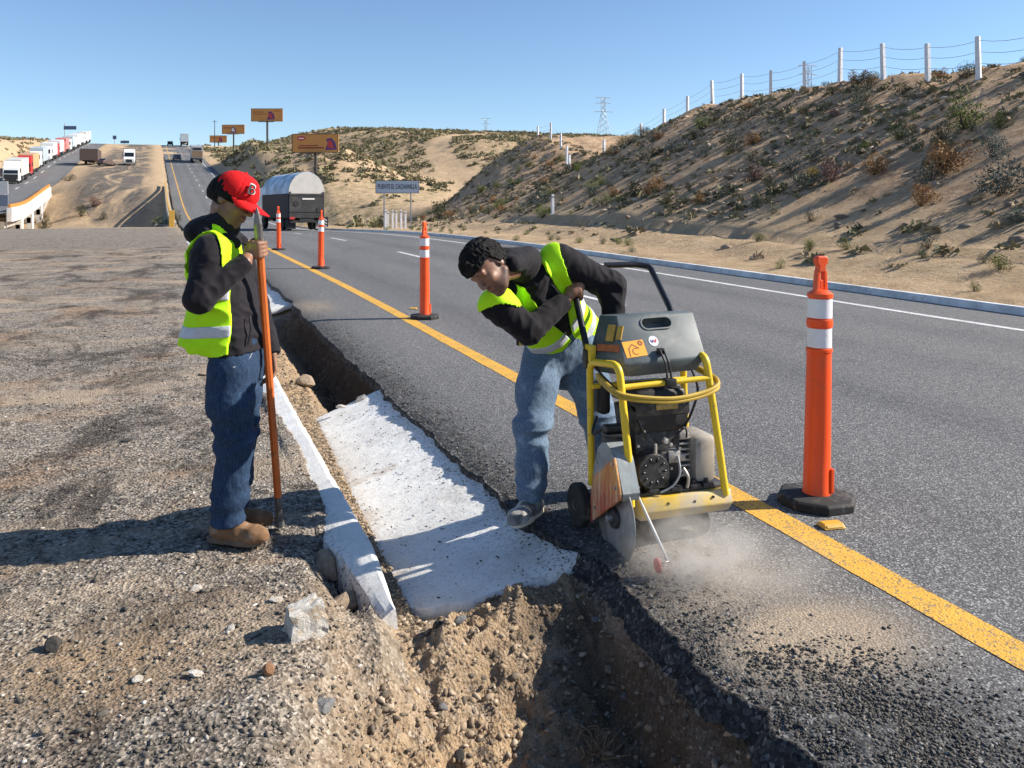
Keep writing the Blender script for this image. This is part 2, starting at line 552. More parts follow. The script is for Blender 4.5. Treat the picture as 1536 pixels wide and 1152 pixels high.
def terrain(x, y, rough=True):
    x = np.asarray(x, dtype=np.float64); y = np.asarray(y, dtype=np.float64)
    xx = x - cx(y)
    base = zg(x, y)
    z = base.copy()
    rocky = np.zeros_like(z); green = np.zeros_like(z); track = np.zeros_like(z)
    # under the carriageways
    z = z - 0.16 * (sstep(0.6, 1.2, xx) * (1 - sstep(11.2, 11.6, xx)))
    # verge and fence hill on the right
    wob = 1.6 * fbm(x * 0 + 3.1, y * 0.07, 3, 5)
    toe = 14.4 + wob + np.interp(y, [0, 40, 75, 95], [0, 0, 1.0, 6.0])
    H = np.interp(y, HILL_Y, HILL_H)
    t = np.clip((x - toe) / 12.4, 0, 1)
    prof = 0.80 * t + 0.20 * t * t * (3 - 2 * t)
    hillA = H * prof + 0.05 * np.clip(x - toe - 12.4, 0, 30)
    jag = 0.5 * fbm(x * 0.7, y * 0.7, 3, 7)
    verge = 0.12 * sstep(11.3, 11.9, xx) + 0.40 * sstep(12.0, 14.0, x) + 0.20 * sstep(14.15, 14.36, x + wob * 0.5 + jag) * (1 - sstep(50, 66, y))
    near = 1 - sstep(96, 122, y)
    z = z + (verge + hillA * near) * (xx > 11.3)
    onhill = t * near
    rocky = np.maximum(rocky, sstep(0.05, 0.25, onhill))
    # sandy hill with the billboards
    hb = np.exp(-(((x - 17) / 12.0) ** 2 + ((y - 152) / 26.0) ** 2)) * 6.3
    hb = hb * sstep(11.8, 17, xx)
    hb2 = np.exp(-(((x - 4) / 9.0) ** 2 + ((y - 190) / 26.0) ** 2)) * 6.0 * sstep(11.8, 19, xx)
    z = z + hb + hb2
    rocky = np.maximum(rocky, 0.35 * sstep(1.5, 5, hb))
    green = np.maximum(green, 0.9 * sstep(0.5, 3, hb2))
    # scrub ridge farther right
    rid = 7.8 * sstep(22, 62, x + 0.15 * (y - 200)) * sstep(95, 215, y)
    z = z + rid
    rocky = np.maximum(rocky, 0.4 * sstep(1, 5, rid))
    green = np.maximum(green, 0.55 * sstep(0.5, 3, rid) + 0.6 * ((xx > 13) & (y > 84) & (y < 135)))
    pth = np.abs(x - (20 + 0.35 * (y - 100) + 6 * np.sin((y - 100) / 22.0)))
    on_path = (1 - sstep(2.2, 3.4, pth)) * (y > 70)
    rocky = rocky * (1 - on_path); green = green * (1 - on_path)
    # left bank beyond the queue of lorries
    lb = 4.2 * sstep(-29.8, -37.5, xx) * sstep(120, 165, y) * (1 - 0.75 * sstep(215, 330, y))
    z = z + lb
    rocky = np.maximum(rocky, 0.55 * sstep(0.5, 3, lb))
    # left carriageway lies a little lower at first
    z = z - 1.1 * sstep(-11, -17, xx) * sstep(100, 130, y) * (1 - sstep(170, 215, y))
    z = z - 0.2 * ((xx < -16.5) & (xx > -27.5) & (y > 100))
    # dry wash under both bridges
    va = 108 - 0.95 * x
    wash = (1 - sstep(4, 26, np.abs(y - va))) * (1 - sstep(14, 24, x)) * sstep(-70, -40, x)
    z = z - 3.9 * wash
    z = z - 2.4 * sstep(76, 92, y + 10 * fbm(x * 0.12, y * 0.12, 3, 49)) * (1 - sstep(100, 125, y)) * (1 - sstep(-3, 1.0, xx))
    z = z + 1.0 * np.exp(-(((x + 38) / 11) ** 2 + ((y - 104) / 8) ** 2))
    track = sstep(-15, -11, xx) * (1 - sstep(-3, -0.5, xx)) * sstep(118, 140, y)
    gravelly = (1 - sstep(72, 86, y + 9 * fbm(x * 0.15, y * 0.15, 3, 48) + np.clip(-x - 14, 0, 30) * 0.35)) * (1 - sstep(0.6, 2, xx))
    track = np.where(gravelly > 0.02, gravelly + 2.0, track)
    if rough:
        far = 0.35 + 0.65 * sstep(10, 60, y)
        z = z + fbm(x * 0.11, y * 0.11, 4, 11) * 1.3 * sstep(30, 90, np.abs(xx - 6) + y * 0.22) * (1 - 0.7 * ((xx > -29) & (xx < 1)))
        rill = np.abs(fbm(x * 0.16, y * 0.62, 4, 21)) * 2
        z = z - onhill * 0.42 * rill + onhill * 0.55 * fbm(x * 0.8, y * 0.8, 5, 31, 0.62)
        z = z + 0.10 * fbm(x * 0.9, y * 0.9, 4, 41) * ((xx > 11.4) | (xx < 0.4))
        z = z + 0.9 * fbm(x * 0.35, y * 0.35, 4, 45, 0.6) * np.clip(sstep(1, 5, hb) + sstep(1, 5, rid) + sstep(0.5, 3, lb), 0, 1)
        cut = 0.8 * np.abs(fbm(x * 0.5, y * 0.12, 3, 47)) * sstep(0.5, 3, lb)
        z = z - cut
    return z, rocky, green, track


def lines(*segs):
    out = []
    for a, b, st in segs:
        out.append(np.arange(a, b - 1e-9, st))
    out.append(np.array([segs[-1][1]]))
    return np.concatenate(out)


NX0, NX1, NY0, NY1 = -9.0, 2.45, 0.9, 30.0
gx = lines((-900, -300, 60), (-300, -70, 7), (-70, -30, 1.2), (-30, -9, 1.0), (-9, 12, 0.8), (12, 31, 0.28), (31, 60, 0.9), (60, 130, 3), (130, 420, 12), (420, 1000, 60))
gy = lines((-40, 0.9, 1.5), (0.9, 30, 0.34), (30, 88, 0.40), (88, 200, 1.0), (200, 345, 2.5), (345, 500, 8), (500, 1600, 60))
XX, YY = np.meshgrid(gx, gy)
ZZ, RK, GR, TR = terrain(XX, YY)
F = grid_faces(len(gy), len(gx))
fcx = XX.ravel()[F].mean(1); fcy = YY.ravel()[F].mean(1)
keep = ~((fcx > NX0 + 0.5) & (fcx < NX1 - 0.3) & (fcy > NY0 + 0.4) & (fcy < NY1 - 0.4))
ground = mesh_obj("ground", np.stack([XX.ravel(), YY.ravel(), ZZ.ravel()], 1), F[keep], M_DESERT, smooth=True,
                  attrs={"rocky": RK, "green": GR, "track": TR})
prop(ground, kind="structure")

# ------------------------------------------------------------------ shoulder, ditch bed and trench close by
def shoulder_z(x, y):
    x = np.asarray(x, dtype=np.float64); y = np.asarray(y, dtype=np.float64)
    n_big = fbm(x * 0.8, y * 0.8, 4, 51)
    n_mid = fbm(x * 5, y * 5, 4, 52, 0.6)
    n_fin = fbm(x * 24, y * 24, 3, 53, 0.65)
    surf = zg(x, y) + 0.045 * n_big + 0.022 * n_mid + 0.011 * n_fin - 0.004
    cr = ditch_crest(y); sr = slab_right(y)
    jx = x + 0.10 * fbm(x * 2.3, y * 2.3, 4, 54) + 0.03 * fbm(x * 9, y * 9, 3, 58)
    jy = y + 0.13 * fbm(x * 2.6, y * 2.6, 4, 55) + 0.04 * fbm(x * 10, y * 10, 3, 56)
    # bed of the lined ditch
    t = np.clip((x - cr) / np.maximum(sr - cr, 0.1), 0, 1)
    kl = cr - 0.17 + sstep(3.9, 4.4, y) * (0.055 + 0.16 * fbm(x * 0 + 1.0, y * 2.2, 4, 63))
    bed = np.where(x < kl, np.where(x > cr - 0.19, np.maximum(surf, 0.012 + 0.012 * n_mid + zg(x, y)), surf), np.where(x < cr + 0.0, -0.14, np.where(x < cr + slab_gap(y) + 0.015, -0.225 + 0.03 * n_mid + 0.014 * n_fin, -0.38 + 0.21 * t)))
    bed = np.where(x > sr - 0.02, -0.14, bed)
    # fill of dirt along the foot of the kerb
    lip = np.exp(-((x - (cr - 0.2)) / 0.06) ** 2) * 0.0
    g0 = zg(x, y)
    z = np.where(x < kl, bed, bed + g0)
    # nearer trench (open towards the camera)
    floor = -0.41 + 0.11 * fbm(x * 1.8, y * 1.8, 4, 61) + 0.06 * n_mid + 0.03 * n_fin - 0.05 * np.abs(fbm(x * 7, y * 7, 3, 57)) * 2 + 0.05 * sstep(3.0, 1.6, y)
    rim_ = 0.20 * sstep(3.5, 2.5, y)
    left = sstep(0.30 - rim_, 0.86 - 0.5 * rim_, jx + 0.06 * np.sin(y * 3.1))
    left = np.where(left < 0.5, left * 0.9, left)
    right = 1 - sstep(1.42, 1.64, jx + 0.02)
    yf = np.interp(x, [0.4, 0.7, 1.1, 1.5], [3.30, 3.18, 3.26, 3.46])
    face = 1 - sstep(-0.52, 0.14, jy - yf)
    inside = np.clip(left, 0, 1) * face * right
    hi = np.where(x < cr - 0.10, surf, np.where(x < 1.45, -0.20 + 0.07 * np.clip((x - 0.7) / 0.75, 0, 1) + 0.05 * n_mid + 0.02 * n_fin, -0.10))
    mixk = sstep(cr - 0.16, cr + 0.06, x) * (1 - sstep(1.40, 1.50, x))
    hi = np.where(x < 1.45, surf * (1 - mixk) + hi * mixk, hi)
    tz = hi * (1 - inside) + floor * inside
    # clumped soil ridge left standing in front of the slab
    ridge = np.exp(-((jy - yf - 0.10) / 0.12) ** 2) * sstep(0.62, 0.80, jx) * (1 - sstep(1.10, 1.30, jx))
    tz = tz + ridge * (0.035 + 0.22 * n_mid + 0.09 * n_fin)
    # crumbly banks
    tz = tz + (0.11 * n_mid + 0.045 * n_fin - 0.10 * np.abs(fbm(x * 6, y * 9, 3, 59))) * inside
    tr = 1 - sstep(3.46, 3.66, jy)
    z = np.where(tr > 0, z * (1 - tr) + tz * tr, z)
    # exposed pocket under the broken end of the kerb
    pocket = np.exp(-(((x - (cr - 0.16)) / 0.09) ** 2 + ((y - 3.70) / 0.36) ** 2))
    z = z - 0.15 * pocket * (1 - sstep(0.0, 0.1, x - cr))
    # farther hole where the lining is broken out
    hole = sstep(7.25, 7.6, jy) * (1 - sstep(13.2, 14.4, jy))
    depth = np.interp(np.clip((jx - cr) / (sr - cr), -0.4, 1.2), [-0.3, 0.0, 0.35, 0.6, 0.9, 1.0, 1.2], [0.0, 0.08, 0.16, 0.46, 0.58, 0.5, 0.16])
    hz = g0 - depth + 0.12 * n_mid + 0.03 * n_fin + 0.07 * n_big
    hz = np.where(x < cr - 0.3, surf, hz)
    z = z * (1 - hole) + np.minimum(hz, surf) * hole
    inditch = (x > cr - 0.35) & (x < sr + 0.25)
    sand = np.maximum(np.clip(inside * 1.3 + ridge, 0, 1), hole * (inditch * 1.0))
    sand = np.maximum(sand, 0.8 * np.exp(-(((x - 0.40) / 0.10) ** 2)) * (1 - sstep(3.6, 3.9, y)) * (0.6 + n_big))
    sand = np.maximum(sand, 0.75 * ((x > cr - 0.02) & (x < sr)) * (y < 7.4))
    sand = np.maximum(sand, 0.75 * np.exp(-(((x + 0.45) / 0.5) ** 2 + ((y - 3.15) / 0.28) ** 2)))
    deep_shade = np.clip(sstep(0.95, 1.5, x) * (1 - sstep(3.3, 3.6, y)), 0, 1) * 0.85  # mask of the painted shade on the road side of the near trench
    deep_shade = np.maximum(deep_shade, hole * sstep(0.7, 1.1, x) * 0.9)  # painted shade again, under the road-side wall of the farther hole
    return z, sand, deep_shade


sx = lines((-9, -4.5, 0.12), (-4.5, -2.4, 0.045), (-2.4, -1.0, 0.02), (-1.0, 1.75, 0.0125), (1.75, 2.45, 0.05))
sy = lines((0.9, 1.6, 0.04), (1.6, 4.6, 0.0125), (4.6, 8.0, 0.022), (8.0, 15, 0.05), (15, 30, 0.16))
XX, YY = np.meshgrid(sx, sy)
ZZ, SD, DP = shoulder_z(XX, YY)
# small sideways jitter so that steep faces do not show rows
JX = 0.010 * fbm(XX * 31, YY * 31, 2, 71); JY = 0.010 * fbm(XX * 31, YY * 31, 2, 72)
shoulder = mesh_obj("shoulder", np.stack([(XX + JX).ravel(), (YY + JY).ravel(), ZZ.ravel()], 1), grid_faces(len(sy), len(sx)), M_SHOULDER, smooth=True, attrs={"sand": SD, "deep_shade": DP})
prop(shoulder, kind="structure")

# ------------------------------------------------------------------ carriageway
def road_edge(y):
    y = np.asarray(y, dtype=np.float64)
    t = sstep(3.3, 3.9, y)
    e = 1.615 * (1 - t) + slab_right(y) * t
    h = sstep(7.2, 7.7, y) * (1 - sstep(13.3, 14.2, y))
    e = e - 0.02 * h
    rag = 0.10 * fbm(y * 1.7, y * 0 + 2.2, 4, 81) + (0.05 + 0.07 * (y < 3.6)) * fbm(y * 8, y * 0 + 1.2, 4, 82, 0.65)
    return e + rag * (1 - sstep(22, 40, y)) - 0.02 * sstep(3.7, 4.4, y) * (1 - sstep(7.0, 7.5, y))


ry = lines((-25, 1.0, 1.0), (1.0, 5.5, 0.013), (5.5, 9, 0.022), (9, 16, 0.05), (16, 40, 0.25), (40, 130, 1.0), (130, 345, 2.5))
w = np.concatenate([[-1.0, -0.8, -0.6, -0.4, -0.2], np.linspace(0, 0.30, 22), np.linspace(0.32, 0.62, 13), np.linspace(0.7, 1.6, 10), np.linspace(1.8, 9.66, 32)])
E0 = road_edge(ry)
RX = np.zeros((len(ry), len(w))); RZ = np.zeros_like(RX)
R_END = 11.14
for j, q in enumerate(w):
    if q < 0:
        out_ = (1 - sstep(3.3, 3.8, ry)) * 0.075 + 0.01
        RX[:, j] = E0 - out_ * abs(q) + (0.01 + 0.10 * out_) * fbm(ry * 14, ry * 0 + q * 7, 4, 91)
        RZ[:, j] = -0.115 * abs(q) ** 0.85 + 0.04 * abs(q) * fbm(ry * 17, ry * 0 + q * 5, 3, 97)
    else:
        f = q / 9.66
        RX[:, j] = E0 * (1 - f) + (R_END + cx(ry)) * f
YR = np.repeat(ry[:, None], len(w), 1)
inner = np.clip(RX - E0[:, None], 0, None)
lip = np.exp(-inner / 0.16)
nearf = (1 - sstep(9, 18, YR))
RZ = RZ + zg(RX, YR) + (w >= 0)[None, :] * (-0.035 * lip * nearf) + nearf * (0.030 * fbm(RX * 9, YR * 9, 4, 92, 0.65) * np.exp(-inner / 0.32) + 0.012 * fbm(RX * 40, YR * 40, 3, 93) * np.exp(-inner / 0.5))
RX = RX + 0.012 * fbm(RX * 25, YR * 25, 2, 94) * lip * nearf
# over the lined ditch loose mix has spilled on to the slab
spill = sstep(3.8, 4.4, YR) * (1 - sstep(7.0, 7.4, YR)) * np.exp(-inner / 0.10)
RZ = RZ - 0.004 * spill
crumb = np.clip(np.exp(-inner / 0.28) * 1.25 * (1 - 0.55 * sstep(14, 30, YR)), 0, 1)
crumb = np.maximum(crumb, np.clip(1.3 * np.exp(-(((RX - 1.92) / 0.40) ** 2 + ((YR - 1.80) / 0.42) ** 2)), 0, 1))
crumb = np.where(w[None, :] < 0, 3.0, crumb)
dust = np.clip(1.7 * np.exp(-(((RX - 2.03) / 0.33) ** 2 + ((YR - 2.52) / 0.24) ** 2)), 0, 1)
dust = np.maximum(dust, 0.62 * np.exp(-(((RX - 1.95) / 0.40) ** 2 + ((YR - 3.0) / 0.45) ** 2)))
dust = np.maximum(dust, 0.6 * np.exp(-(((RX - 1.25) / 0.3) ** 2 + ((YR - 13.2) / 0.7) ** 2)))
rxx = RX - cx(YR)
wheel = sum(np.exp(-((rxx - q) / 0.34) ** 2) for q in (3.45, 5.2, 7.0, 8.8))
road = mesh_obj("road", np.stack([RX.ravel(), YR.ravel(), RZ.ravel()], 1), grid_faces(len(ry), len(w)), M_ASPHALT, smooth=True, attrs={"wheel": wheel, "crumb": crumb, "dust": np.where(w[None, :] < 1, dust, dust) * (w[None, :] >= 0)})
prop(road, kind="structure")


def ribbon(name, x0, x1, ys, dz, mat, parent=None, edge=0.0):
    ys = np.asarray(ys, dtype=np.float64)
    j0 = edge * fbm(ys * 9, ys * 0, 3, 95); j1 = edge * fbm(ys * 9, ys * 0 + 5, 3, 96)
    a = np.stack([x0 + j0 + cx(ys), ys, zg(x0 + cx(ys), ys) + dz], 1)
    b = np.stack([x1 + j1 + cx(ys), ys, zg(x1 + cx(ys), ys) + dz], 1)
    v = np.empty((2 * len(ys), 3)); v[0::2] = a; v[1::2] = b
    k = np.arange(len(ys) - 1) * 2
    return mesh_obj(name, v, np.stack([k, k + 1, k + 3, k + 2], 1), mat, parent)


ys_long = lines((0.9, 20, 0.2), (20, 120, 1.0), (120, 343, 2.5))
prop(ribbon("yellow_edge_line", 2.53, 2.70, ys_long, 0.0028, M_YLINE, edge=0.012), "solid yellow edge line painted along the median side of the road", "road marking")
prop(ribbon("white_edge_line", 9.72, 9.86, ys_long, 0.004, M_WLINE, edge=0.006), "thin solid white edge line along the kerb side of the road", "road marking")
dash_group = "white lane dashes"
y = 1.2
k = 0
while y < 330:
    o = ribbon("lane_dash", 6.08, 6.21, lines((y, y + 2.9, 0.5)), 0.006, M_WLINE)
    prop(o, "one white dash of the broken lane line down the carriageway", "road marking", dash_group)
    y += 10.6
    k += 1
# right-hand kerb
for i in range(26):
    y0 = -6 + i * 3.0
    ys = np.array([y0 + 0.006, y0 + 2.994])
    v, f = [], []
    for yy in ys:
        c0 = float(cx(yy)); z0 = float(zr(yy))
        v += [(11.12 + c0, yy, z0 - 0.1), (11.15 + c0, yy, z0 + 0.10), (11.17 + c0, yy, z0 + 0.115), (11.29 + c0, yy, z0 + 0.115), (11.36 + c0, yy, z0 - 0.1)]
    f = [(0, 1, 6, 5), (1, 2, 7, 6), (2, 3, 8, 7), (3, 4, 9, 8), (4, 3, 2, 1, 0), (5, 6, 7, 8, 9)]
    if i == 0:
        kerb_root = empty("kerb", (0, 0, 0)); prop(kerb_root, kind="structure")
    mesh_obj("kerb_stone", v, f, M_WKERB, kerb_root)

# other carriageway
ys_left = lines((96, 345, 2.5))
o = ribbon("road", -27.25, -16.75, ys_left, 0.0, M_ASPHALT)
lz = np.array([v.co.z for v in o.data.vertices]); ly = np.array([v.co.y for v in o.data.vertices]); lx = np.array([v.co.x for v in o.data.vertices])
def left_z(y): return zr(y) - 1.1 * sstep(100, 130, y) * (1 - sstep(170, 215, y))
nz = left_z(ly) + 0.02
for q, vtx in enumerate(o.data.vertices): vtx.co.z = nz[q]
prop(o, kind="structure")
y = 120
while y < 330:
    o = ribbon("lane_dash", -21.7, -21.5, lines((y, y + 4, 1.0)), 0.0, M_WLINE)
    for vtx in o.data.vertices: vtx.co.z = float(left_z(vtx.co.y)) + 0.03
    prop(o, "white lane dash beside the queue of waiting lorries", "road marking", "dashes of the far carriageway")
    y += 11

# ------------------------------------------------------------------ concrete ditch lining
def lining(name, y0, y1, step, label, ragged=True):
    ys = lines((y0, y1, step))
    m = 42
    s = np.linspace(0, 1, m)
    X = np.zeros((len(ys), m)); Y = np.zeros_like(X); Z = np.zeros_like(X)
    for i, yy in enumerate(ys):
        cr = ditch_crest(yy); sr = slab_right(yy)
        gap = float(slab_gap(yy))
        a = cr + gap + 0.03 * float(fbm(np.array(yy * 3.0), np.array(1.0), 4, 101))
        X[i] = a + (sr + 0.10 - a) * s
        Z[i] = -0.25 + 0.205 * s ** 0.95 + float(zg(1.0, yy))
        Y[i] = yy
    e = (ys - y0) / (y1 - y0)
    if ragged:
        near_j = 0.08 * fbm(X * 2.5, X * 0 + 3, 4, 102) + 0.03 * fbm(X * 12, X * 0, 3, 103) + np.interp(s, [0, 0.12, 0.3, 1.0], [0.04, -0.04, -0.10, -0.12])[None, :]
        far_j = 0.16 * fbm(X * 2.0, X * 0 + 8, 4, 104) + 0.04 * fbm(X * 12, X * 0 + 3, 3, 105) + 0.22 * (s[None, :] - 0.5)
        Y = Y + near_j * (1 - e[:, None]) ** 3 + far_j * e[:, None] ** 3
    Z = Z + 0.012 * fbm(X * 3, Y * 3, 4, 106) + 0.006 * fbm(X * 22, Y * 22, 3, 107)
    nr, nc = X.shape
    top = np.stack([X.ravel(), Y.ravel(), Z.ravel()], 1)
    bot = top.copy(); bot[:, 2] -= 0.075 + 0.02 * vnoise(top[:, 0] * 9, top[:, 1] * 9, 5)
    f = grid_faces(nr, nc)
    nb = nr * nc
    ids = np.arange(nb).reshape(nr, nc)
    sides = []
    for loop in (ids[0, :], ids[-1, ::-1], ids[::-1, 0], ids[:, -1]):
        a, b = loop[:-1], loop[1:]
        sides.append(np.stack([b, a, a + nb, b + nb], 1))
    allf = np.concatenate([f, f[:, ::-1] + nb] + sides)
    stain = np.concatenate([np.exp(-s / 0.10)[None, :].repeat(nr, 0).ravel() + 0.9 * np.exp(-(((Y - 5.25 - 0.25 * X) / 0.05) ** 2)).ravel() * (s < 0.45)[None, :].repeat(nr, 0).ravel()] * 2)
    cr_ = np.concatenate([(np.exp(-(1 - s) / 0.22)[None, :].repeat(nr, 0) + 0.18).ravel()] * 2)
    o = mesh_obj(name, np.concatenate([top, bot]), allf, M_CONC, attrs={"stain": stain, "crumb": cr_})
    return prop(o, label, "slab")


lining("ditch_slab", 3.66, 7.42, 0.02, "white concrete ditch slab between the two dug-out stretches")
lining("ditch_slab", 14.1, 34.0, 0.25, "distant white concrete ditch slab beyond the far hole", ragged=False)


def kerb_strip(name, y0, y1, step, label):
    ys = lines((y0, y1, step))
    prof = [(-0.19, -0.16), (-0.17, -0.012), (-0.12, 0.004), (-0.03, 0.022), (-0.005, 0.018), (0.006, 0.0), (0.07, -0.28)]
    n = len(prof)
    v = np.zeros((len(ys), n, 3))
    for i, yy in enumerate(ys):
        cr = ditch_crest(yy)
        wob = 0.012 * float(fbm(np.array(yy * 2.0), np.array(4.0), 3, 111))
        dip = -0.10 * float(sstep(3.9, 3.3, yy))
        wide = 1.0 - 0.62 * float(sstep(4.0, 3.3, yy))
        for j, (a, b) in enumerate(prof):
            jit = 0.012 * (float(vnoise(np.array(yy * 14), np.array(j * 3.7), 113)) - 0.5)
            rag = 0.05 * float(fbm(np.array(yy * 5.0), np.array(j * 0.0), 4, 114)) if j < 3 else 0.0
            v[i, j] = (cr + a * wide + wob + jit * 0.5 + rag, yy, b + dip + jit * 0.6 + float(zg(cr, yy)))
    nv = len(ys) * n
    f = grid_faces(len(ys), n)
    vv = v.reshape(-1, 3)
    faces = [tuple(q) for q in f] + [tuple(range(n)), tuple(range(nv - 1, nv - n - 1, -1))]
    st = (np.tile(np.exp(-np.arange(n) / 1.3), len(ys)))
    o = mesh_obj(name, vv, faces, M_CONC, attrs={"stain": st * 0.35, "crumb": st * 1.2})
    return prop(o, label, "kerb")


kerb_strip("ditch_kerb", 3.37, 8.2, 0.025, "white concrete ditch kerb with a broken near end beside the standing worker")
kerb_strip("ditch_kerb", 14.2, 34.0, 0.5, "distant white ditch kerb beyond the far hole")
# ------------------------------------------------------------------ things along the road and on the hills
M_POST = plain("white_fence_paint", (0.70, 0.70, 0.72), 0.8, var=0.12, scale=4, dirt=(0.4, 0.35, 0.3), dirt_amt=0.15)
M_GALV = plain("galvanised_steel", (0.38, 0.39, 0.41), 0.45, metal=0.5, var=0.15, scale=2)
M_DSTEEL = plain("dark_steel_pole", (0.05, 0.04, 0.035), 0.6, var=0.2)


def tz(x, y):
    return float(terrain(np.array([float(x)]), np.array([float(y)]))[0][0])


# ---- fence on the crest
fence = empty("fence", (0, 0, 0), 0, "wire fence with white concrete posts along the crest of the roadside hill", "fence")
FP = [(1556, 27.5), (1468, 29.5), (1392, 32), (1325, 35), (1260, 38), (1207, 41), (1156, 44), (1113, 47), (1069, 50), (1031, 53), (996, 56), (963, 59), (906, 61), (854, 63), (850, 66.5), (841, 71), (826, 76), (807, 83)]
tops = []
for px, D in FP:
    x, y, _ = W(px, 200, D)
    z = tz(x, y)
    mb = MB().box((0, 0, 0.62), (0.17, 0.17, 1.75), taper=(0.86, 0.86))
    o = mb.build("fence_post", M_POST, fence, bevel=0.012)
    o.location = (x, y, z)
    o.rotation_euler = (random.uniform(-0.03, 0.03), random.uniform(-0.04, 0.04), random.uniform(0, 1))
    tops.append(Vector((x, y, z)))
for h in (0.55, 0.95, 1.35):
    mb = MB()
    pts = []
    for a, b in zip(tops[:-1], tops[1:]):
        for k in range(4):
            t = k / 4
            pts.append(a.lerp(b, t) + Vector((0, 0, h - 0.10 * 4 * t * (1 - t))))
    pts.append(tops[-1] + Vector((0, 0, h)))
    mb.tube(pts, 0.008, 4)
    mb.build("fence_wire", M_GALV, fence)

# ---- marker posts at the verge
def marker(x, y, h, lab, group=None):
    r = empty("marker_post", (x, y, tz(x, y) - 0.05), 0, lab, "post", group)
    MB().box((0, 0, h / 2), (0.13, 0.13, h), taper=(0.85, 0.85)).build("shaft", M_POST, r, bevel=0.01)
    MB().box((0, 0, h - 0.12), (0.136, 0.136, 0.07)).build("band", plain("grey_band", (0.2, 0.2, 0.22), 0.7), r, bevel=0.004)


x, y, _ = W(829, 355, 40)
marker(x, y, 1.0, "single white marker post on the sandy verge above the bent worker's shoulder")
for i, (px, D) in enumerate([(566, 51), (577, 53), (583, 55), (590, 53.5), (597, 56), (571, 58)]):
    x, y, _ = W(px, 335, D)
    marker(x + 0.5, y, 1.25, "short white post in the cluster under the bridge name sign", "white posts under the name sign")

# ---- bridge name sign
x, y, _ = W(596, 281, 50.0)
sg = empty("road_sign", (x, y, tz(x, y) - 0.1), -PHI, "grey name board reading PUENTE EL CACHANILLA on two thin posts", "sign")
zb = 1.55 + 26 * 50 / 1250 - (tz(x, y) - 0.1)
M_SIGN = plain("pale_grey_sign", (0.50, 0.55, 0.62), 0.5, var=0.06)
MB().box((0, 0, zb + 0.39), (2.62, 0.03, 0.78)).build("panel", M_SIGN, sg, bevel=0.01)
for a, b, c, d in ((0, 0.375, 2.60, 0.03), (0, -0.375, 2.60, 0.03)):
    MB().box((a, -0.017, zb + 0.39 + b), (c, 0.006, d)).build("border", plain("dark_sign_border", (0.05, 0.05, 0.06), 0.5), sg)
for s_ in (-1, 1):
    MB().box((1.285 * s_, -0.017, zb + 0.39), (0.03, 0.006, 0.72)).build("border", plain("dark_sign_border", (0.05, 0.05, 0.06), 0.5), sg)
    MB().box((0.80 * s_, 0.05, zb / 2 + 0.3), (0.07, 0.06, zb + 0.6)).build("post", M_GALV, sg)


def glyphs(name, txt, loc, size, mat, parent, rot=(math.pi / 2, 0, 0), width=None, depth=0.004):
    cu = bpy.data.curves.new(name, 'FONT')
    cu.body = txt; cu.size = size; cu.extrude = depth; cu.align_x = 'CENTER'; cu.align_y = 'CENTER'; cu.offset = 0.012 * size
    t = bpy.data.objects.new(name, cu)
    col.objects.link(t)
    bpy.context.view_layer.update()
    me = bpy.data.meshes.new_from_object(t.evaluated_get(bpy.context.evaluated_depsgraph_get()))
    bpy.data.objects.remove(t)
    me.materials.append(mat)
    o = bpy.data.objects.new(name, me)
    col.objects.link(o)
    o.parent = parent
    o.location = loc
    o.rotation_euler = rot
    if width:
        xs = [v.co.x for v in me.vertices]
        o.scale = (width / (max(xs) - min(xs)), 1, 1)
    return o


glyphs("lettering", "PUENTE EL CACHANILLA", (0, -0.022, zb + 0.39), 0.40, plain("navy_sign_ink", (0.01, 0.014, 0.04), 0.5), sg, width=2.34)

# ---- billboards
M_BILL = plain("orange_billboard", (0.56, 0.25, 0.06), 0.5, var=0.06, scale=0.6)
M_BILLD = plain("brick_red_print", (0.28, 0.05, 0.02), 0.5, var=0.1)
M_PURP = plain("purple_print", (0.10, 0.03, 0.16), 0.5, var=0.1)
M_REDP = plain("red_print", (0.5, 0.04, 0.04), 0.5, var=0.1)
M_WPRINT = plain("white_print", (0.75, 0.72, 0.7), 0.5, var=0.05)


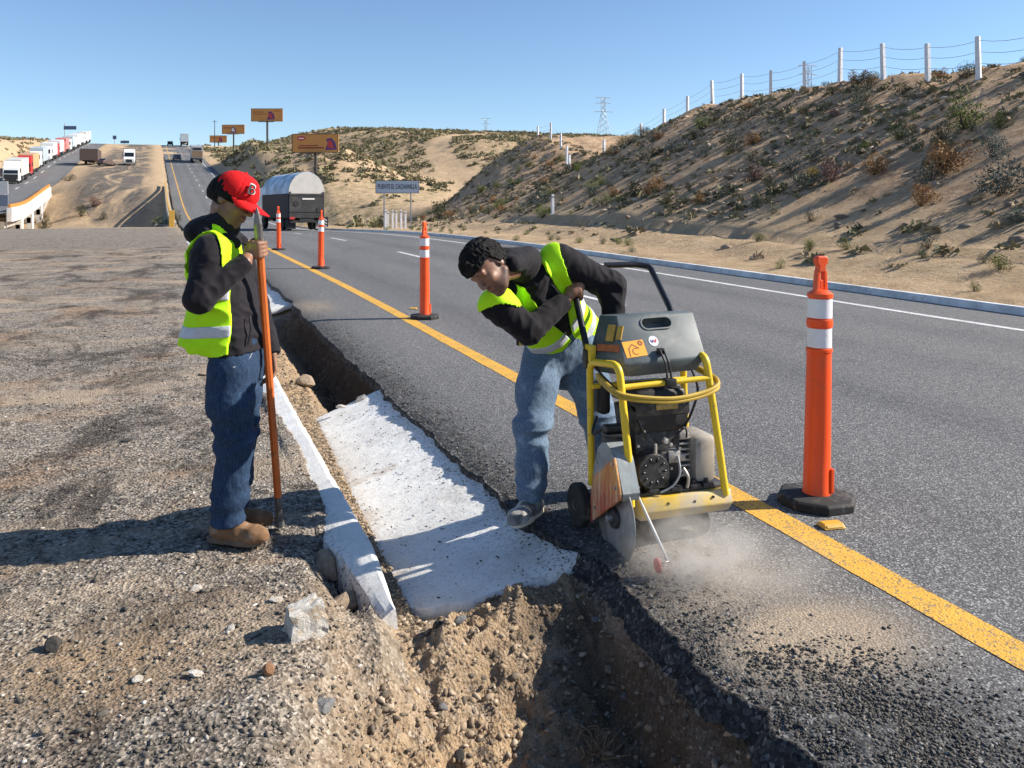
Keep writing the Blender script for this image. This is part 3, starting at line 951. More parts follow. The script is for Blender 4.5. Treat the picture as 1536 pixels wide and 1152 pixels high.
def billboard(px, py, D, w, h, lab, style):
    x, y, z = W(px, py, D)
    zt = tz(x, y)
    r = empty("billboard", (x, y, zt - 0.3), -PHI + random.uniform(-0.05, 0.05), lab, "billboard", "orange billboards beside the far road")
    zc = z - zt + 0.3
    MB().box((0, 0, zc), (w, 0.25, h)).build("panel", M_BILL, r, bevel=0.03)
    fb = MB()
    for s_ in (-1, 1):
        fb.box((0, -0.14, zc + s_ * (h / 2 - 0.04)), (w + 0.06, 0.05, 0.08))
        fb.box((s_ * (w / 2 - 0.04), -0.14, zc), (0.08, 0.05, h - 0.17))
    fb.build("frame", M_DSTEEL, r)
    MB().tube([(0, 0.25, 0), (0, 0.25, zc + h * 0.3)], 0.24, 12).build("post", M_DSTEEL, r)
    MB().box((0, -0.5, zc - h / 2 - 0.14), (w * 0.5, 0.7, 0.06)).build("catwalk", M_DSTEEL, r)
    pr = MB()
    if style == 0:
        pr.box((-w * 0.14, -0.134, zc - h * 0.12), (w * 0.42, 0.012, h * 0.06)).box((-w * 0.09, -0.134, zc - h * 0.24), (w * 0.56, 0.012, h * 0.09))
        ex = w * 0.33
        lg = MB().lathe([(0, -0.006), (w * 0.09, -0.006), (w * 0.09, 0.006), (0, 0.006)], 20, (-w * 0.30, -0.135, zc + h * 0.26), 'Y')
        lg.v = [(q[0], q[1], zc + h * 0.26 + (q[2] - zc - h * 0.26) * 0.55) for q in lg.v]
        lo = lg.build("oval_emblem", M_REDP, r)
        MB().box((-w * 0.30, -0.146, zc + h * 0.26), (w * 0.11, 0.01, h * 0.06)).build("oval_lettering", M_WPRINT, lo)
    else:
        pr.box((-w * 0.26, -0.134, zc + h * 0.22), (w * 0.36, 0.012, h * 0.05)).box((-w * 0.22, -0.134, zc + h * 0.06), (w * 0.42, 0.012, h * 0.05)).box((w * 0.32, -0.134, zc + h * 0.3), (w * 0.22, 0.012, h * 0.05))
        ex = w * 0.12 if style == 1 else 0
    prop(pr.build("print_lines", M_BILLD, r), kind="stuff")
    em = MB().prism([(ex - w * 0.12, zc - h * 0.36), (ex + w * 0.14, zc - h * 0.34), (ex + w * 0.10, zc + h * 0.05), (ex + w * 0.02, zc + h * 0.28), (ex - w * 0.09, zc + h * 0.24), (ex - w * 0.06, zc)], -0.14, -0.128)
    e_ = em.build("picture_patch", M_PURP, r)
    MB().prism([(ex - w * 0.07, zc - h * 0.2), (ex + w * 0.08, zc - h * 0.28), (ex + w * 0.03, zc + h * 0.1), (ex - w * 0.04, zc + h * 0.18)], -0.15, -0.1405).build("picture_patch_inner", M_REDP if style != 2 else M_WPRINT, e_)


billboard(473, 215, 128, 7.2, 2.9, "nearest orange billboard with an oval emblem, above the tanker lorry", 0)
billboard(400.5, 172.5, 190, 7.2, 2.95, "tallest orange billboard on a high steel pole against the sky", 1)
billboard(350, 194, 262, 7.2, 2.9, "smaller orange billboard just right of the slim utility pole", 2)
billboard(327.5, 208.5, 345, 7.0, 2.9, "farthest low orange billboard near the crest of the road", 1)

# ---- utility pole, gantry signs on the far crest
x, y, z = W(322, 180, 285)
r = empty("utility_pole", (x, y, tz(x, y) - 0.3), 0, "slim dark utility pole at the top of the road", "pole")
hh = z - tz(x, y) + 0.3
MB().tube([(0, 0, 0), (0, 0, hh)], [0.16, 0.10], 8).build("shaft", M_DSTEEL, r)
MB().box((0, 0, hh - 0.6), (1.6, 0.12, 0.12)).build("crossarm", M_DSTEEL, r)
M_BLUES = plain("blue_sign", (0.08, 0.13, 0.24), 0.5, var=0.08)


def tall_sign(px, D, ptop, pl, pr, p0, p1, lab, mat=M_BLUES):
    x, y, z = W(px, ptop, D)
    g = tz(x, y)
    r = empty("road_sign", (x, y, g - 0.3), -PHI, lab, "sign")
    s_ = D / 1250
    MB().tube([(0, 0, 0), (0, 0, z - g + 0.3)], 0.13, 8).build("post", M_GALV, r)
    zt_ = CAMH - (p0 - 316) * s_ - g + 0.3; zb_ = CAMH - (p1 - 316) * s_ - g + 0.3
    MB().box((((pl + pr) / 2 - px) * s_, -0.16, (zt_ + zb_) / 2), ((pr - pl) * s_, 0.08, zt_ - zb_)).build("panel", mat, r, bevel=0.01)
    return r


tall_sign(97, 245, 184.5, 96, 115, 189, 194.5, "blue overhead sign on a tall mast behind the queue of lorries")
tall_sign(172, 300, 203, 169.5, 175, 203.5, 209, "small square sign on the skyline right of the lorry queue")
tall_sign(187, 310, 209, 181, 194, 211, 215, "low blue board on the skyline of the dirt median")
x, y, _ = W(2, 320, 92)
r = empty("road_sign", (x, y, tz(x, y) - 0.2), -PHI, "white over grey sign board on posts cut by the picture edge", "sign")
for s_ in (-1, 1): MB().box((0.55 * s_, 0.04, 2.9), (0.08, 0.06, 5.8)).build("post", M_GALV, r)
MB().box((0, 0, 5.05), (1.5, 0.05, 1.45)).build("upper_panel", M_WHITECONC, r, bevel=0.02)
MB().box((0, 0, 3.65), (1.5, 0.05, 1.25)).build("lower_panel", plain("slate_sign", (0.20, 0.24, 0.30), 0.5), r, bevel=0.02)

# ---- pylons
def pylon(px, ptop, D, base_w, lab):
    x, y, z = W(px, ptop, D)
    g = tz(x, y) - 1.0
    H = z - g
    r = empty("power_pylon", (x, y, g), random.uniform(-0.3, 0.3) - PHI, lab, "pylon", "power pylons behind the hills")
    tw = base_w * 0.22
    t = 0.10
    for sx_ in (-1, 1):
        for sy_ in (-1, 1):
            MB().tube([(sx_ * base_w / 2, sy_ * base_w / 2, 0), (sx_ * tw / 2, sy_ * tw / 2, H * 0.72), (sx_ * tw / 2, sy_ * tw / 2, H)], t, 4).build("leg", M_GALV, r)
    br = MB()
    n = 9
    for k in range(n):
        z0, z1 = H * k / n, H * (k + 1) / n
        w0 = np.interp(z0, [0, H * 0.72, H], [base_w, tw, tw]) / 2; w1 = np.interp(z1, [0, H * 0.72, H], [base_w, tw, tw]) / 2
        for sy_ in (-1, 1):
            br.tube([(-w0, sy_ * w0, z0), (w1, sy_ * w1, z1)], t * 0.6, 4).tube([(w0, sy_ * w0, z0), (-w1, sy_ * w1, z1)], t * 0.6, 4)
    prop(br.build("lattice", M_GALV, r), kind="stuff")
    for f, L in ((0.74, base_w * 1.15), (0.90, base_w * 0.95), (1.0, base_w * 0.95)):
        MB().tube([(-L / 2, 0, H * f), (0, 0, H * f + 0.35), (L / 2, 0, H * f)], t * 1.2, 4).build("crossarm", M_GALV, r)


pylon(905, 147, 430, 8.5, "power pylon on the skyline above the middle of the fence")
pylon(729, 178, 620, 8.0, "faint farthest power pylon above the scrub ridge")
pylon(1212, 99, 250, 6.5, "power pylon rising behind the fence posts on the hill")

# ---- lorries
M_TYRE = plain("lorry_tyre", (0.015, 0.015, 0.015), 0.85)
M_WIND = plain("dark_windscreen", (0.01, 0.012, 0.015), 0.12, spec=0.8)
M_CHASS = plain("dark_chassis", (0.02, 0.02, 0.022), 0.6)
M_CHROME = plain("bumper_metal", (0.45, 0.45, 0.46), 0.3, metal=0.8)


def paint(name, c): return plain(name, c, 0.4, var=0.07, scale=0.8)


def wheel(x, y, r_, root):
    w_ = MB().lathe([(0, -0.14), (r_ * 0.55, -0.14), (r_ * 0.9, -0.15), (r_, -0.10), (r_, 0.10), (r_ * 0.9, 0.15), (0, 0.14)], 16, (0, 0, 0), 'X').build("wheel", M_TYRE, root, auto=0.6)
    w_.location = (x, y, r_)


def lorry(name, x, y, z, rz, cabm, boxm, lab, grp, L=12.5, black_face=False, conv=False, trailer=True, slope=0.0, doors=None):
    r = empty(name, (x, y, z), rz, lab, "lorry", grp)
    r.rotation_euler = (slope, 0, rz)
    # the front of the lorry points to -y
    cab = MB()
    if conv:
        cab.prism([(-1.9, 0.55), (-1.9, 1.35), (-0.2, 1.75), (0.35, 2.75), (2.3, 3.4), (2.3, 0.55)], -1.12, 1.12, 'X')
    else:
        cab.prism([(-0.05, 0.5), (-0.10, 1.7), (0.25, 2.75), (1.0, 3.75), (2.2, 3.85), (2.2, 0.5)], -1.2, 1.2, 'X')
    c = cab.build("cab", cabm, r, bevel=0.06)
    if conv:
        MB().add([(-0.95, -0.22, 1.83), (0.95, -0.22, 1.83), (0.95, 0.30, 2.70), (-0.95, 0.30, 2.70), (-0.95, -0.12, 1.83), (0.95, -0.12, 1.83), (0.95, 0.40, 2.70), (-0.95, 0.40, 2.70)], [(0, 1, 2, 3), (4, 7, 6, 5), (0, 3, 7, 4), (1, 5, 6, 2), (3, 2, 6, 7), (0, 4, 5, 1)]).build("windscreen", M_WIND, c)
        MB().box((0, -1.93, 0.95), (1.2, 0.06, 0.7)).build("grille", M_CHASS, c)
    else:
        MB().add([(-1.08, -0.10, 1.78), (1.08, -0.10, 1.78), (1.02, 0.24, 2.68), (-1.02, 0.24, 2.68), (-1.08, 0.0, 1.78), (1.08, 0.0, 1.78), (1.02, 0.34, 2.68), (-1.02, 0.34, 2.68)], [(0, 1, 2, 3), (4, 7, 6, 5), (0, 3, 7, 4), (1, 5, 6, 2), (3, 2, 6, 7), (0, 4, 5, 1)]).build("windscreen", M_WIND, c)
        MB().box((0, -0.12, 1.12), (2.1 if black_face else 1.4, 0.06, 1.1)).build("grille", M_CHASS, c)
    MB().box((0, -1.98 if conv else -0.14, 0.45), (2.3, 0.16, 0.32)).build("bumper", M_CHROME if conv else M_CHASS, c, bevel=0.03)
    for s_ in (-1, 1):
        MB().box((1.0 * s_ if not conv else 0.85 * s_, -1.95 if conv else -0.15, 0.75), (0.28, 0.06, 0.2)).build("headlight", plain("headlight_glass", (0.6, 0.6, 0.58), 0.15), c)
        MB().box((1.38 * s_, 0.25, 2.3), (0.12, 0.12, 0.75)).build("mirror", M_CHASS, c, bevel=0.02)
        wheel(1.02 * s_, -1.0 if conv else 0.9, 0.5, r)
        wheel(1.02 * s_, 3.4, 0.5, r); wheel(1.02 * s_, 4.55, 0.5, r)
    MB().box((0, 2.2 + (L if trailer else 3.2) / 2, 0.95), (0.9, (L if trailer else 3.2), 0.28)).build("chassis", M_CHASS, r)
    if trailer:
        t = MB().box((0, 2.7 + L / 2, 2.62), (2.55, L, 2.85)).build("trailer_box", boxm, r, bevel=0.04)
        MB().box((0, 2.7 + L / 2, 1.13), (2.5, L - 0.1, 0.12)).build("trailer_sill", M_CHASS, t)
        if doors:
            for s_ in (-0.62, 0.62): MB().box((s_, 2.7 + L + 0.02, 2.2), (1.15, 0.06, 1.5)).build("rear_door", doors, t)
            MB().box((0, 2.7 + L + 0.02, 3.45), (1.9, 0.06, 0.5)).build("rear_panel", M_WIND, t)
        for s_ in (-1, 1):
            wheel(1.02 * s_, L + 0.2, 0.5, r); wheel(1.02 * s_, L + 1.45, 0.5, r)
    return r


WHT, RED, CRM, BLG = paint("white_paint", (0.72, 0.72, 0.71)), paint("red_lorry_paint", (0.52, 0.03, 0.03)), paint("cream_box_paint", (0.62, 0.60, 0.52)), paint("blue_grey_box_paint", (0.42, 0.48, 0.52))
PNK, TAN_, GRY = paint("faded_red_box_paint", (0.60, 0.20, 0.18)), paint("orange_tan_box_paint", (0.60, 0.36, 0.18)), paint("grey_box_paint", (0.35, 0.36, 0.38))
qs = [(WHT, CRM, True, False, "first lorry of the queue, white cab with black face and cream box"),
      (RED, TAN_, False, False, "second lorry of the queue, bright red cab and tan box"),
      (WHT, BLG, False, True, "third lorry of the queue, white cab with blue-grey box"),
      (WHT, WHT, False, True, "fourth lorry of the queue, all white behind the blue-grey box"),
      (RED, WHT, False, True, "lorry with a red cab and pale box in mid queue"),
      (PNK, PNK, False, True, "lorry with a faded red box behind the red cab in the queue"),
      (WHT, BLG, False, True, "lorry with white cab and bluish box under the overhead sign"),
      (WHT, WHT, False, True, "white lorry next before the crest in the queue"),
      (WHT, WHT, False, False, "tall white lorry near the crest in the queue"),
      (WHT, CRM, False, True, "pale lorry on the crest at the far end of the queue"),
      (WHT, WHT, False, True, "last white lorry of the queue on the skyline")]
hdg = math.atan(0.075)
for i, (c1, c2, bf, cv, lab) in enumerate(qs):
    v = 163 + 16.2 * i
    xx = -23.6 - 0.1 * (i % 3)
    lorry("lorry", xx + float(cx(v)), v, float(left_z(np.array(v))) + 0.03, hdg, c1, c2, lab, "queue of lorries on the far carriageway", L=9.0, black_face=bf, conv=cv, slope=math.atan(0.105))
x, y, _ = W(194, 245, 186)
lorry("lorry", x, y, tz(x, y) + 0.05, hdg, WHT, WHT, "white bonneted tractor unit alone on the dirt median", None, conv=True, trailer=False, slope=math.atan(0.1))
v = 214
lorry("lorry", 7.6 + float(cx(v)), v + 11.7, float(zr(v + 11.7)) + 0.03, hdg + math.pi, WHT, GRY, "grey box lorry climbing the far road, seen from behind", "lorries on the far road", L=9.0, doors=paint("brown_door", (0.25, 0.16, 0.09)), slope=math.atan(-0.112))
v = 312
lorry("lorry", 7.8 + float(cx(v)), v + 11, float(zr(v + 11)) + 0.03, hdg + math.pi, WHT, BLG, "blue-grey box lorry at the very crest of the far road", "lorries on the far road", L=9.0, slope=math.atan(-0.06))


def small_car(x, y, z, rz, mat, lab, slope=0.1):
    r = empty("car", (x, y, z), rz, lab, "car")
    r.rotation_euler = (slope, 0, rz)
    b = MB()
    b.prism([(-2.1, 0.3), (-2.15, 0.75), (-1.2, 0.98), (-0.5, 1.5), (1.0, 1.52), (1.75, 1.0), (2.15, 0.92), (2.15, 0.3)], -0.88, 0.88, 'X')
    bo = b.build("body", mat, r, bevel=0.06)
    MB().add([(-0.72, 1.05, 1.50), (0.72, 1.05, 1.50), (0.72, 1.78, 1.04), (-0.72, 1.78, 1.04), (-0.72, 1.0, 1.46), (0.72, 1.0, 1.46), (0.72, 1.70, 1.0), (-0.72, 1.70, 1.0)], [(0, 1, 2, 3), (4, 7, 6, 5), (0, 3, 7, 4), (1, 5, 6, 2), (3, 2, 6, 7), (0, 4, 5, 1)]).build("rear_window", M_WIND, bo)
    for s_ in (-1, 1):
        wheel(0.8 * s_, -1.35, 0.32, r); wheel(0.8 * s_, 1.35, 0.32, r)
        MB().box((0.7 * s_, 2.14, 0.78), (0.25, 0.06, 0.14)).build("tail_light", M_REDP, bo)


v = 226
small_car(4.2 + float(cx(v)), v, float(zr(v)) + 0.03, hdg, paint("dark_grey_car", (0.06, 0.065, 0.08)), "dark car passing left of the grey box lorry on the far road", math.atan(0.112))
v = 318
small_car(4.0 + float(cx(v)), v, float(zr(v)) + 0.03, hdg, paint("black_car", (0.02, 0.02, 0.022)), "tiny dark car on the skyline of the far road", math.atan(0.09))
x, y, _ = W(160, 250, 180)
small_car(x, y, tz(x, y) + 0.03, 2.6, paint("brown_car", (0.10, 0.07, 0.06)), "small dark car parked on the dirt beside the brown trailer", 0.05)
# parked brown trailer
x, y, _ = W(136, 250, 184)
r = empty("parked_trailer", (x, y, tz(x, y)), -PHI + 0.35, "dark brown box trailer parked beside the far carriageway", "trailer")
MB().box((0, 0, 2.0), (3.6, 6.5, 2.5)).build("trailer_box", paint("dark_brown_box", (0.085, 0.055, 0.045)), r, bevel=0.05)
MB().box((0, 0, 0.62), (1.2, 6.0, 0.25)).build("chassis", M_CHASS, r)
for sx_ in (-1, 1):
    for yy in (1.6, 2.7): wheel(1.2 * sx_, yy, 0.5, r)

# ---- round-topped bulk lorry ahead on the carriageway
v = 59.0
tx, ty = 8.9 + float(cx(v)), v
tk = empty("bulk_lorry", (tx, ty, float(zg(tx, ty)) + 0.02), 0.20, "big bulk lorry with a rounded tarpaulin top and grey tailgate driving away", "lorry")
M_TAIL = plain("grey_tailgate", (0.05, 0.05, 0.052), 0.7, var=0.25, scale=1.5, dirt=(0.10, 0.095, 0.085), dirt_amt=0.25, spec=0.2)
M_TARP = plain("silver_tarpaulin", (0.55, 0.52, 0.48), 0.55, var=0.12, scale=1.2)
M_TARPB = plain("blue_white_tarpaulin", (0.40, 0.52, 0.72), 0.5, var=0.6, scale=1.1)
M_NAVY = plain("navy_body", (0.010, 0.012, 0.024), 0.6, var=0.3, scale=1.0, spec=0.2)
prof = [(-1.28, 2.55)] + [(-1.28 * math.cos(math.pi * k / 14), 2.55 + 1.52 * math.sin(math.pi * k / 14)) for k in range(1, 14)] + [(1.28, 2.55)]
MB().prism(prof, 0.08, 7.4, 'Y').build("tarpaulin_top", M_TARPB, tk, auto=0.5)
MB().prism([(a * 0.985, 2.55 + (b - 2.55) * 0.97) for a, b in prof], 0.0, 0.10, 'Y').build("rear_arch", M_TARP, tk, auto=0.5)
for s_ in (-1, 1): MB().box((1.16 * s_, -0.03, 2.62), (0.1, 0.06, 0.1)).build("arch_lug", M_CHASS, tk)
MB().box((0, 3.75, 1.68), (2.5, 7.3, 1.74)).build("hopper", M_NAVY, tk, bevel=0.05)
tg = MB().box((0, 0.02, 1.70), (2.46, 0.12, 1.68)).build("tailgate", M_TAIL, tk, bevel=0.02)
for zz in (1.28, 2.42): MB().box((0, -0.05, zz), (2.4, 0.03, 0.05)).build("tailgate_rib", M_CHASS, tg)
MB().box((0.1, -0.055, 2.18), (0.85, 0.02, 0.10)).build("tailgate_print", M_WPRINT, tg)
MB().lathe([(0, -0.01), (0.20, -0.01), (0.20, 0.01), (0, 0.01)], 16, (-0.75, -0.055, 1.86), 'Y').build("tailgate_emblem", M_CHASS, tg)
MB().box((0.82, -0.055, 1.42), (0.25, 0.03, 0.32)).build("tailgate_plate", M_CHASS, tg)
MB().box((0, 3.6, 0.72), (1.0, 7.2, 0.3)).build("chassis", M_CHASS, tk)
MB().box((0, 0.1, 0.62), (2.3, 0.14, 0.16)).build("rear_bumper", M_CHASS, tk)
for s_ in (-1, 1):
    MB().box((1.02 * s_, -0.02, 0.86), (0.34, 0.08, 0.16)).build("tail_light", M_REDP, tk)
    MB().box((1.0 * s_, 0.25, 0.42), (0.6, 0.03, 0.62)).build("mud_flap", plain("pale_mud_flap", (0.30, 0.28, 0.26), 0.7) if s_ > 0 else M_CHASS, tk)
    for yy in (0.95, 2.2, 7.6): wheel(0.98 * s_, yy, 0.5, tk)
    MB().box((1.42 * s_, 9.0, 2.2), (0.14, 0.12, 0.7)).build("mirror", M_CHASS, tk)
MB().prism([(7.55, 0.6), (7.55, 3.2), (9.0, 3.1), (9.6, 1.9), (10.9, 1.6), (11.0, 0.6)], -1.12, 1.12, 'X').build("cab", WHT, tk, bevel=0.06)

# ---- guard rail by the lorry
r = empty("guard_rail", (0, 0, 0), 0, "short steel guard rail with a hatched end plate right of the bulk lorry", "guard rail")
gx0 = 11.9
mb = MB()
P0 = [(-0.02, 0.42), (0.05, 0.48), (-0.02, 0.56), (0.05, 0.64), (-0.02, 0.70)]
vs, fs = [], []
ygr = [69.0 + 2 * k for k in range(9)]
for yy in ygr:
    for a, b in P0:
        vs.append((gx0 + float(cx(yy)) - a, yy, float(zr(yy)) + 0.12 + b))
for i in range(len(ygr) - 1):
    for j in range(4):
        fs.append((i * 5 + j, i * 5 + j + 1, (i + 1) * 5 + j + 1, (i + 1) * 5 + j))
o = mesh_obj("beam", vs, fs, M_GALV, r)
sm_ = o.modifiers.new("thickness", 'SOLIDIFY'); sm_.thickness = 0.012
for yy in ygr[::2]:
    MB().box((gx0 + float(cx(yy)) + 0.09, yy + 0.01, float(zr(yy)) + 0.35), (0.12, 0.10, 0.95)).build("post", M_GALV, r)
ep = MB().box((gx0 + float(cx(69)), 68.9, 0.62), (0.62, 0.04, 0.85)).build("end_plate", M_CHASS, r)
for k in range(3):
    MB().box((gx0 + float(cx(69)), 68.87, 0.38 + 0.25 * k), (0.5, 0.02, 0.09), rot=Matrix.Rotation(0.6, 3, 'Y')).build("end_plate_stripe", M_SIGN, ep)

# ---- bridges over the dry wash
M_RAILY = plain("yellow_rail_paint", (0.62, 0.36, 0.06), 0.6, var=0.2, scale=0.8)
M_RAILO = plain("orange_rail_paint", (0.55, 0.22, 0.04), 0.6, var=0.15, scale=0.8)


def strip(name, xs, ys, zf, h0, h1, wd, mat, parent):
    v, f = [], []
    for yy in ys:
        xx = xs + float(cx(yy)); z0 = float(zf(yy))
        v += [(xx, yy, z0 + h0), (xx + wd, yy, z0 + h0), (xx + wd, yy, z0 + h1), (xx, yy, z0 + h1)]
    for i in range(len(ys) - 1):
        for j in range(4):
            f.append((i * 4 + j, i * 4 + (j + 1) % 4, i * 4 + 4 + (j + 1) % 4, i * 4 + 4 + j))
    f += [(0, 3, 2, 1), tuple(len(v) - 4 + j for j in range(4))]
    return mesh_obj(name, v, f, mat, parent)


br = empty("road_bridge", (0, 0, 0), 0, "white concrete bridge with an orange rail carrying the lorry queue over the wash", "bridge")
yb = np.linspace(112, 152, 15)
lz1 = lambda y: float(left_z(np.array(y)))
strip("deck_side", -16.85, yb, lz1, -1.1, 0.55, 0.5, M_WHITECONC, br)
strip("rail", -16.80, yb, lz1, 0.56, 0.95, 0.3, M_RAILO, br)
strip("girder", -17.65, yb, lz1, -1.9, -1.1, 0.5, M_GREYCONC, br)
strip("deck_side", -27.65, yb, lz1, -1.1, 0.55, 0.5, M_WHITECONC, br)
for yy in (121, 131, 141):
    xx = -16.85 + float(cx(yy))
    MB().box((xx + 0.1, yy, lz1(yy) - 3.4), (0.7, 0.9, 5.2)).build("pier", M_WHITECONC, br)
    MB().box((xx - 5, yy, lz1(yy) - 2.3), (10.5, 0.9, 0.8)).build("pier_cap", M_GREYCONC, br)
MB().prism([(137, -4.0), (150, -4.0), (163, 3.6), (150, 4.4)], -29.0 + float(cx(150)), -16.5 + float(cx(150)), 'X').build("abutment", M_GREYCONC, br)
br = empty("road_bridge", (0, 0, 0), 0, "near bridge with a long yellow rail along the left edge of the road", "bridge")
yb = np.linspace(82, 148, 23)
zb_ = lambda y: float(zg(1.0 + cx(y), np.array(y)))
strip("deck_side", 0.55, yb, zb_, -1.2, 0.25, 0.5, M_GREYCONC, br)
strip("rail", 0.62, yb, zb_, 0.55, 0.85, 0.16, M_RAILY, br)
for yy in np.linspace(83, 147, 17):
    MB().box((0.70 + float(cx(yy)), yy, zb_(yy) + 0.42), (0.14, 0.2, 0.6)).build("rail_post", M_RAILY, br)
MB().prism([(94, -5.0), (132, -5.0), (132, 3.2), (124, 2.4), (116, 1.6), (108, 0.9), (100, 0.35), (94, 0.1)], 0.4 + float(cx(112)), 11.0 + float(cx(112)), 'X').build("abutment", M_GREYCONC, br)
mk = empty("hazard_post", (0.55 + float(cx(79)), 79.5, zb_(79.5) - 0.1), 0, "yellow end marker post where the near bridge rail begins", "post")
MB().box((0, 0, 0.75), (0.45, 0.10, 1.5)).build("plate", M_RAILY, mk, bevel=0.02)
MB().box((0, 0.08, 0.4), (0.1, 0.06, 1.0)).build("leg", M_GALV, mk)
# ------------------------------------------------------------------ walk-behind floor saw
M_SAWY = plain("saw_yellow_paint", (0.72, 0.47, 0.03), 0.45, var=0.12, scale=9, dirt=(0.50, 0.42, 0.29), dirt_amt=0.55, bump=0.15)
M_SAWY_TUBE = plain("yellow_tube_paint", (0.80, 0.55, 0.03), 0.38, var=0.08, scale=14, dirt=(0.25, 0.18, 0.08), dirt_amt=0.06)
M_TANK = plain("dusty_teal_plastic", (0.085, 0.105, 0.112), 0.55, var=0.22, scale=6, dirt=(0.19, 0.19, 0.18), dirt_amt=0.28)
M_BLACKP = plain("black_plastic", (0.016, 0.016, 0.018), 0.5, var=0.3, scale=12, dirt=(0.09, 0.085, 0.075), dirt_amt=0.15)
M_BLACKT = plain("black_tube_paint", (0.010, 0.010, 0.011), 0.28, var=0.2, scale=12)
M_ENG = plain("engine_grey", (0.05, 0.05, 0.052), 0.5, metal=0.4, var=0.4, scale=20, dirt=(0.16, 0.15, 0.13), dirt_amt=0.25, bump=0.2)
M_ALU = plain("cast_aluminium", (0.45, 0.43, 0.40), 0.5, metal=0.6, var=0.25, scale=20, dirt=(0.3, 0.27, 0.22), dirt_amt=0.3)
M_MUF = plain("muffler_steel", (0.42, 0.38, 0.33), 0.6, metal=0.35, var=0.2, scale=9, dirt=(0.22, 0.19, 0.15), dirt_amt=0.25)
M_STEEL = plain("scuffed_steel", (0.40, 0.40, 0.40), 0.42, metal=0.7, var=0.3, scale=14, dirt=(0.28, 0.26, 0.23), dirt_amt=0.25)
M_RUBBER = plain("black_rubber", (0.018, 0.018, 0.018), 0.8, var=0.3, scale=18, dirt=(0.12, 0.11, 0.1), dirt_amt=0.18)


def mat_guard():
    m, nt, b = new_mat("worn_guard_paint")
    n = N(nt)
    grey = n.ramp(n.noise(14, 6, 0.7), [(0.3, (0.16, 0.17, 0.17)), (0.6, (0.33, 0.34, 0.33)), (0.8, (0.5, 0.49, 0.46))])
    sx_ = n.sep()
    streak = n.noise(34.0, 5, 0.75, vec=n.scale((1, 1, 0.12)))
    red = n.ramp(streak, [(0.34, (0.24, 0.04, 0.025)), (0.47, (0.46, 0.10, 0.05)), (0.57, (0.50, 0.26, 0.14)), (0.66, (0.62, 0.54, 0.43))])
    amber = n.ramp(streak, [(0.35, (0.52, 0.15, 0.04)), (0.55, (0.66, 0.32, 0.08)), (0.68, (0.62, 0.52, 0.36))])
    body = n.mix(n.mapr(sx_[2], 0.22, 0.36), red, amber)
    # the red decal covers the middle of the side plate; its shape is a band across the plate
    edge = n.math('ADD', sx_[2], n.math('MULTIPLY', sx_[1], 0.65))
    m1 = n.mapr(n.math('ADD', edge, n.math('MULTIPLY', n.noise(25, 4), 0.03)), 0.285, 0.300, 1, 0)
    c = n.mix(m1, grey, body)
    nt.links.new(c, b.inputs["Base Color"])
    b.inputs["Roughness"].default_value = 0.6
    return m


M_GUARD = mat_guard()
M_GUARDG = plain("grey_guard_paint", (0.22, 0.25, 0.26), 0.55, var=0.25, scale=12, dirt=(0.4, 0.38, 0.34), dirt_amt=0.4)
M_ORANGEST = plain("orange_sticker", (0.82, 0.36, 0.02), 0.4, var=0.05)
M_DARKINK = plain("dark_red_ink", (0.25, 0.05, 0.02), 0.5, var=0.05)
M_WHITEST = plain("white_sticker", (0.75, 0.75, 0.78), 0.4, var=0.05)
M_BLUEINK = plain("blue_ink", (0.03, 0.05, 0.25), 0.5, var=0.05)
M_REDINK = plain("red_ink", (0.55, 0.03, 0.03), 0.5, var=0.05)
M_AMBERST = plain("amber_sticker", (0.55, 0.33, 0.06), 0.5, var=0.2, scale=40)
M_RUSTST = plain("faded_orange_sticker", (0.42, 0.12, 0.04), 0.5, var=0.3, scale=40)

SAW_O = Vector((2.0, 3.65, 0.0))
saw = empty("floor_saw", SAW_O, 0, "dusty yellow walk-behind floor saw cutting the asphalt beside the trench", "floor saw")


def spart(mb, name, mat, parent=None, bevel=0.0, auto=0.6, root=SAW_O):
    mb.v = [(p[0] - root.x, p[1] - root.y, p[2] - root.z) for p in mb.v]
    return mb.build(name, mat, parent or saw, bevel=bevel, auto=auto)


# chassis tray with folded front apron
mb = MB()
mb.prism([(3.425, 0.225), (3.405, 0.165), (3.445, 0.115), (3.96, 0.115), (3.96, 0.225)], 1.80, 2.275, 'X')
chassis = spart(mb, "chassis", M_SAWY, bevel=0.008)
for bu, bz in ((1.93, 0.195), (2.07, 0.19), (2.17, 0.20)):
    spart(MB().lathe([(0.0, -0.004), (0.006, -0.004), (0.006, 0.004), (0.0, 0.004)], 8, (bu, 3.414, bz), 'Y'), "bolt", M_BLACKP, chassis)
# engine deck
spart(MB().box((2.035, 3.70, 0.234), (0.46, 0.5, 0.016)), "engine_deck", M_ENG, bevel=0.003)
# tube frame
fr = [(1.745, 3.425, 0.20), (1.732, 3.425, 0.42), (1.690, 3.44, 0.846), (1.662, 3.70, 0.818), (1.700, 3.76, 0.20)]
spart(MB().tube(arc(fr, 0.055, 6), 0.0175, 12), "frame_tube", M_SAWY_TUBE)
fr = [(2.245, 3.425, 0.20), (2.205, 3.425, 0.45), (2.150, 3.45, 0.862), (2.185, 3.72, 0.83), (2.235, 3.76, 0.20)]
spart(MB().tube(arc(fr, 0.055, 6), 0.0175, 12), "frame_tube", M_SAWY_TUBE)
spart(MB().tube([(1.702, 3.44, 0.742), (2.168, 3.44, 0.757)], 0.0135, 12), "cross_tube", M_SAWY_TUBE)
spart(MB().tube([(1.668, 3.69, 0.70), (2.19, 3.70, 0.70)], 0.0135, 12), "cross_tube", M_SAWY_TUBE)
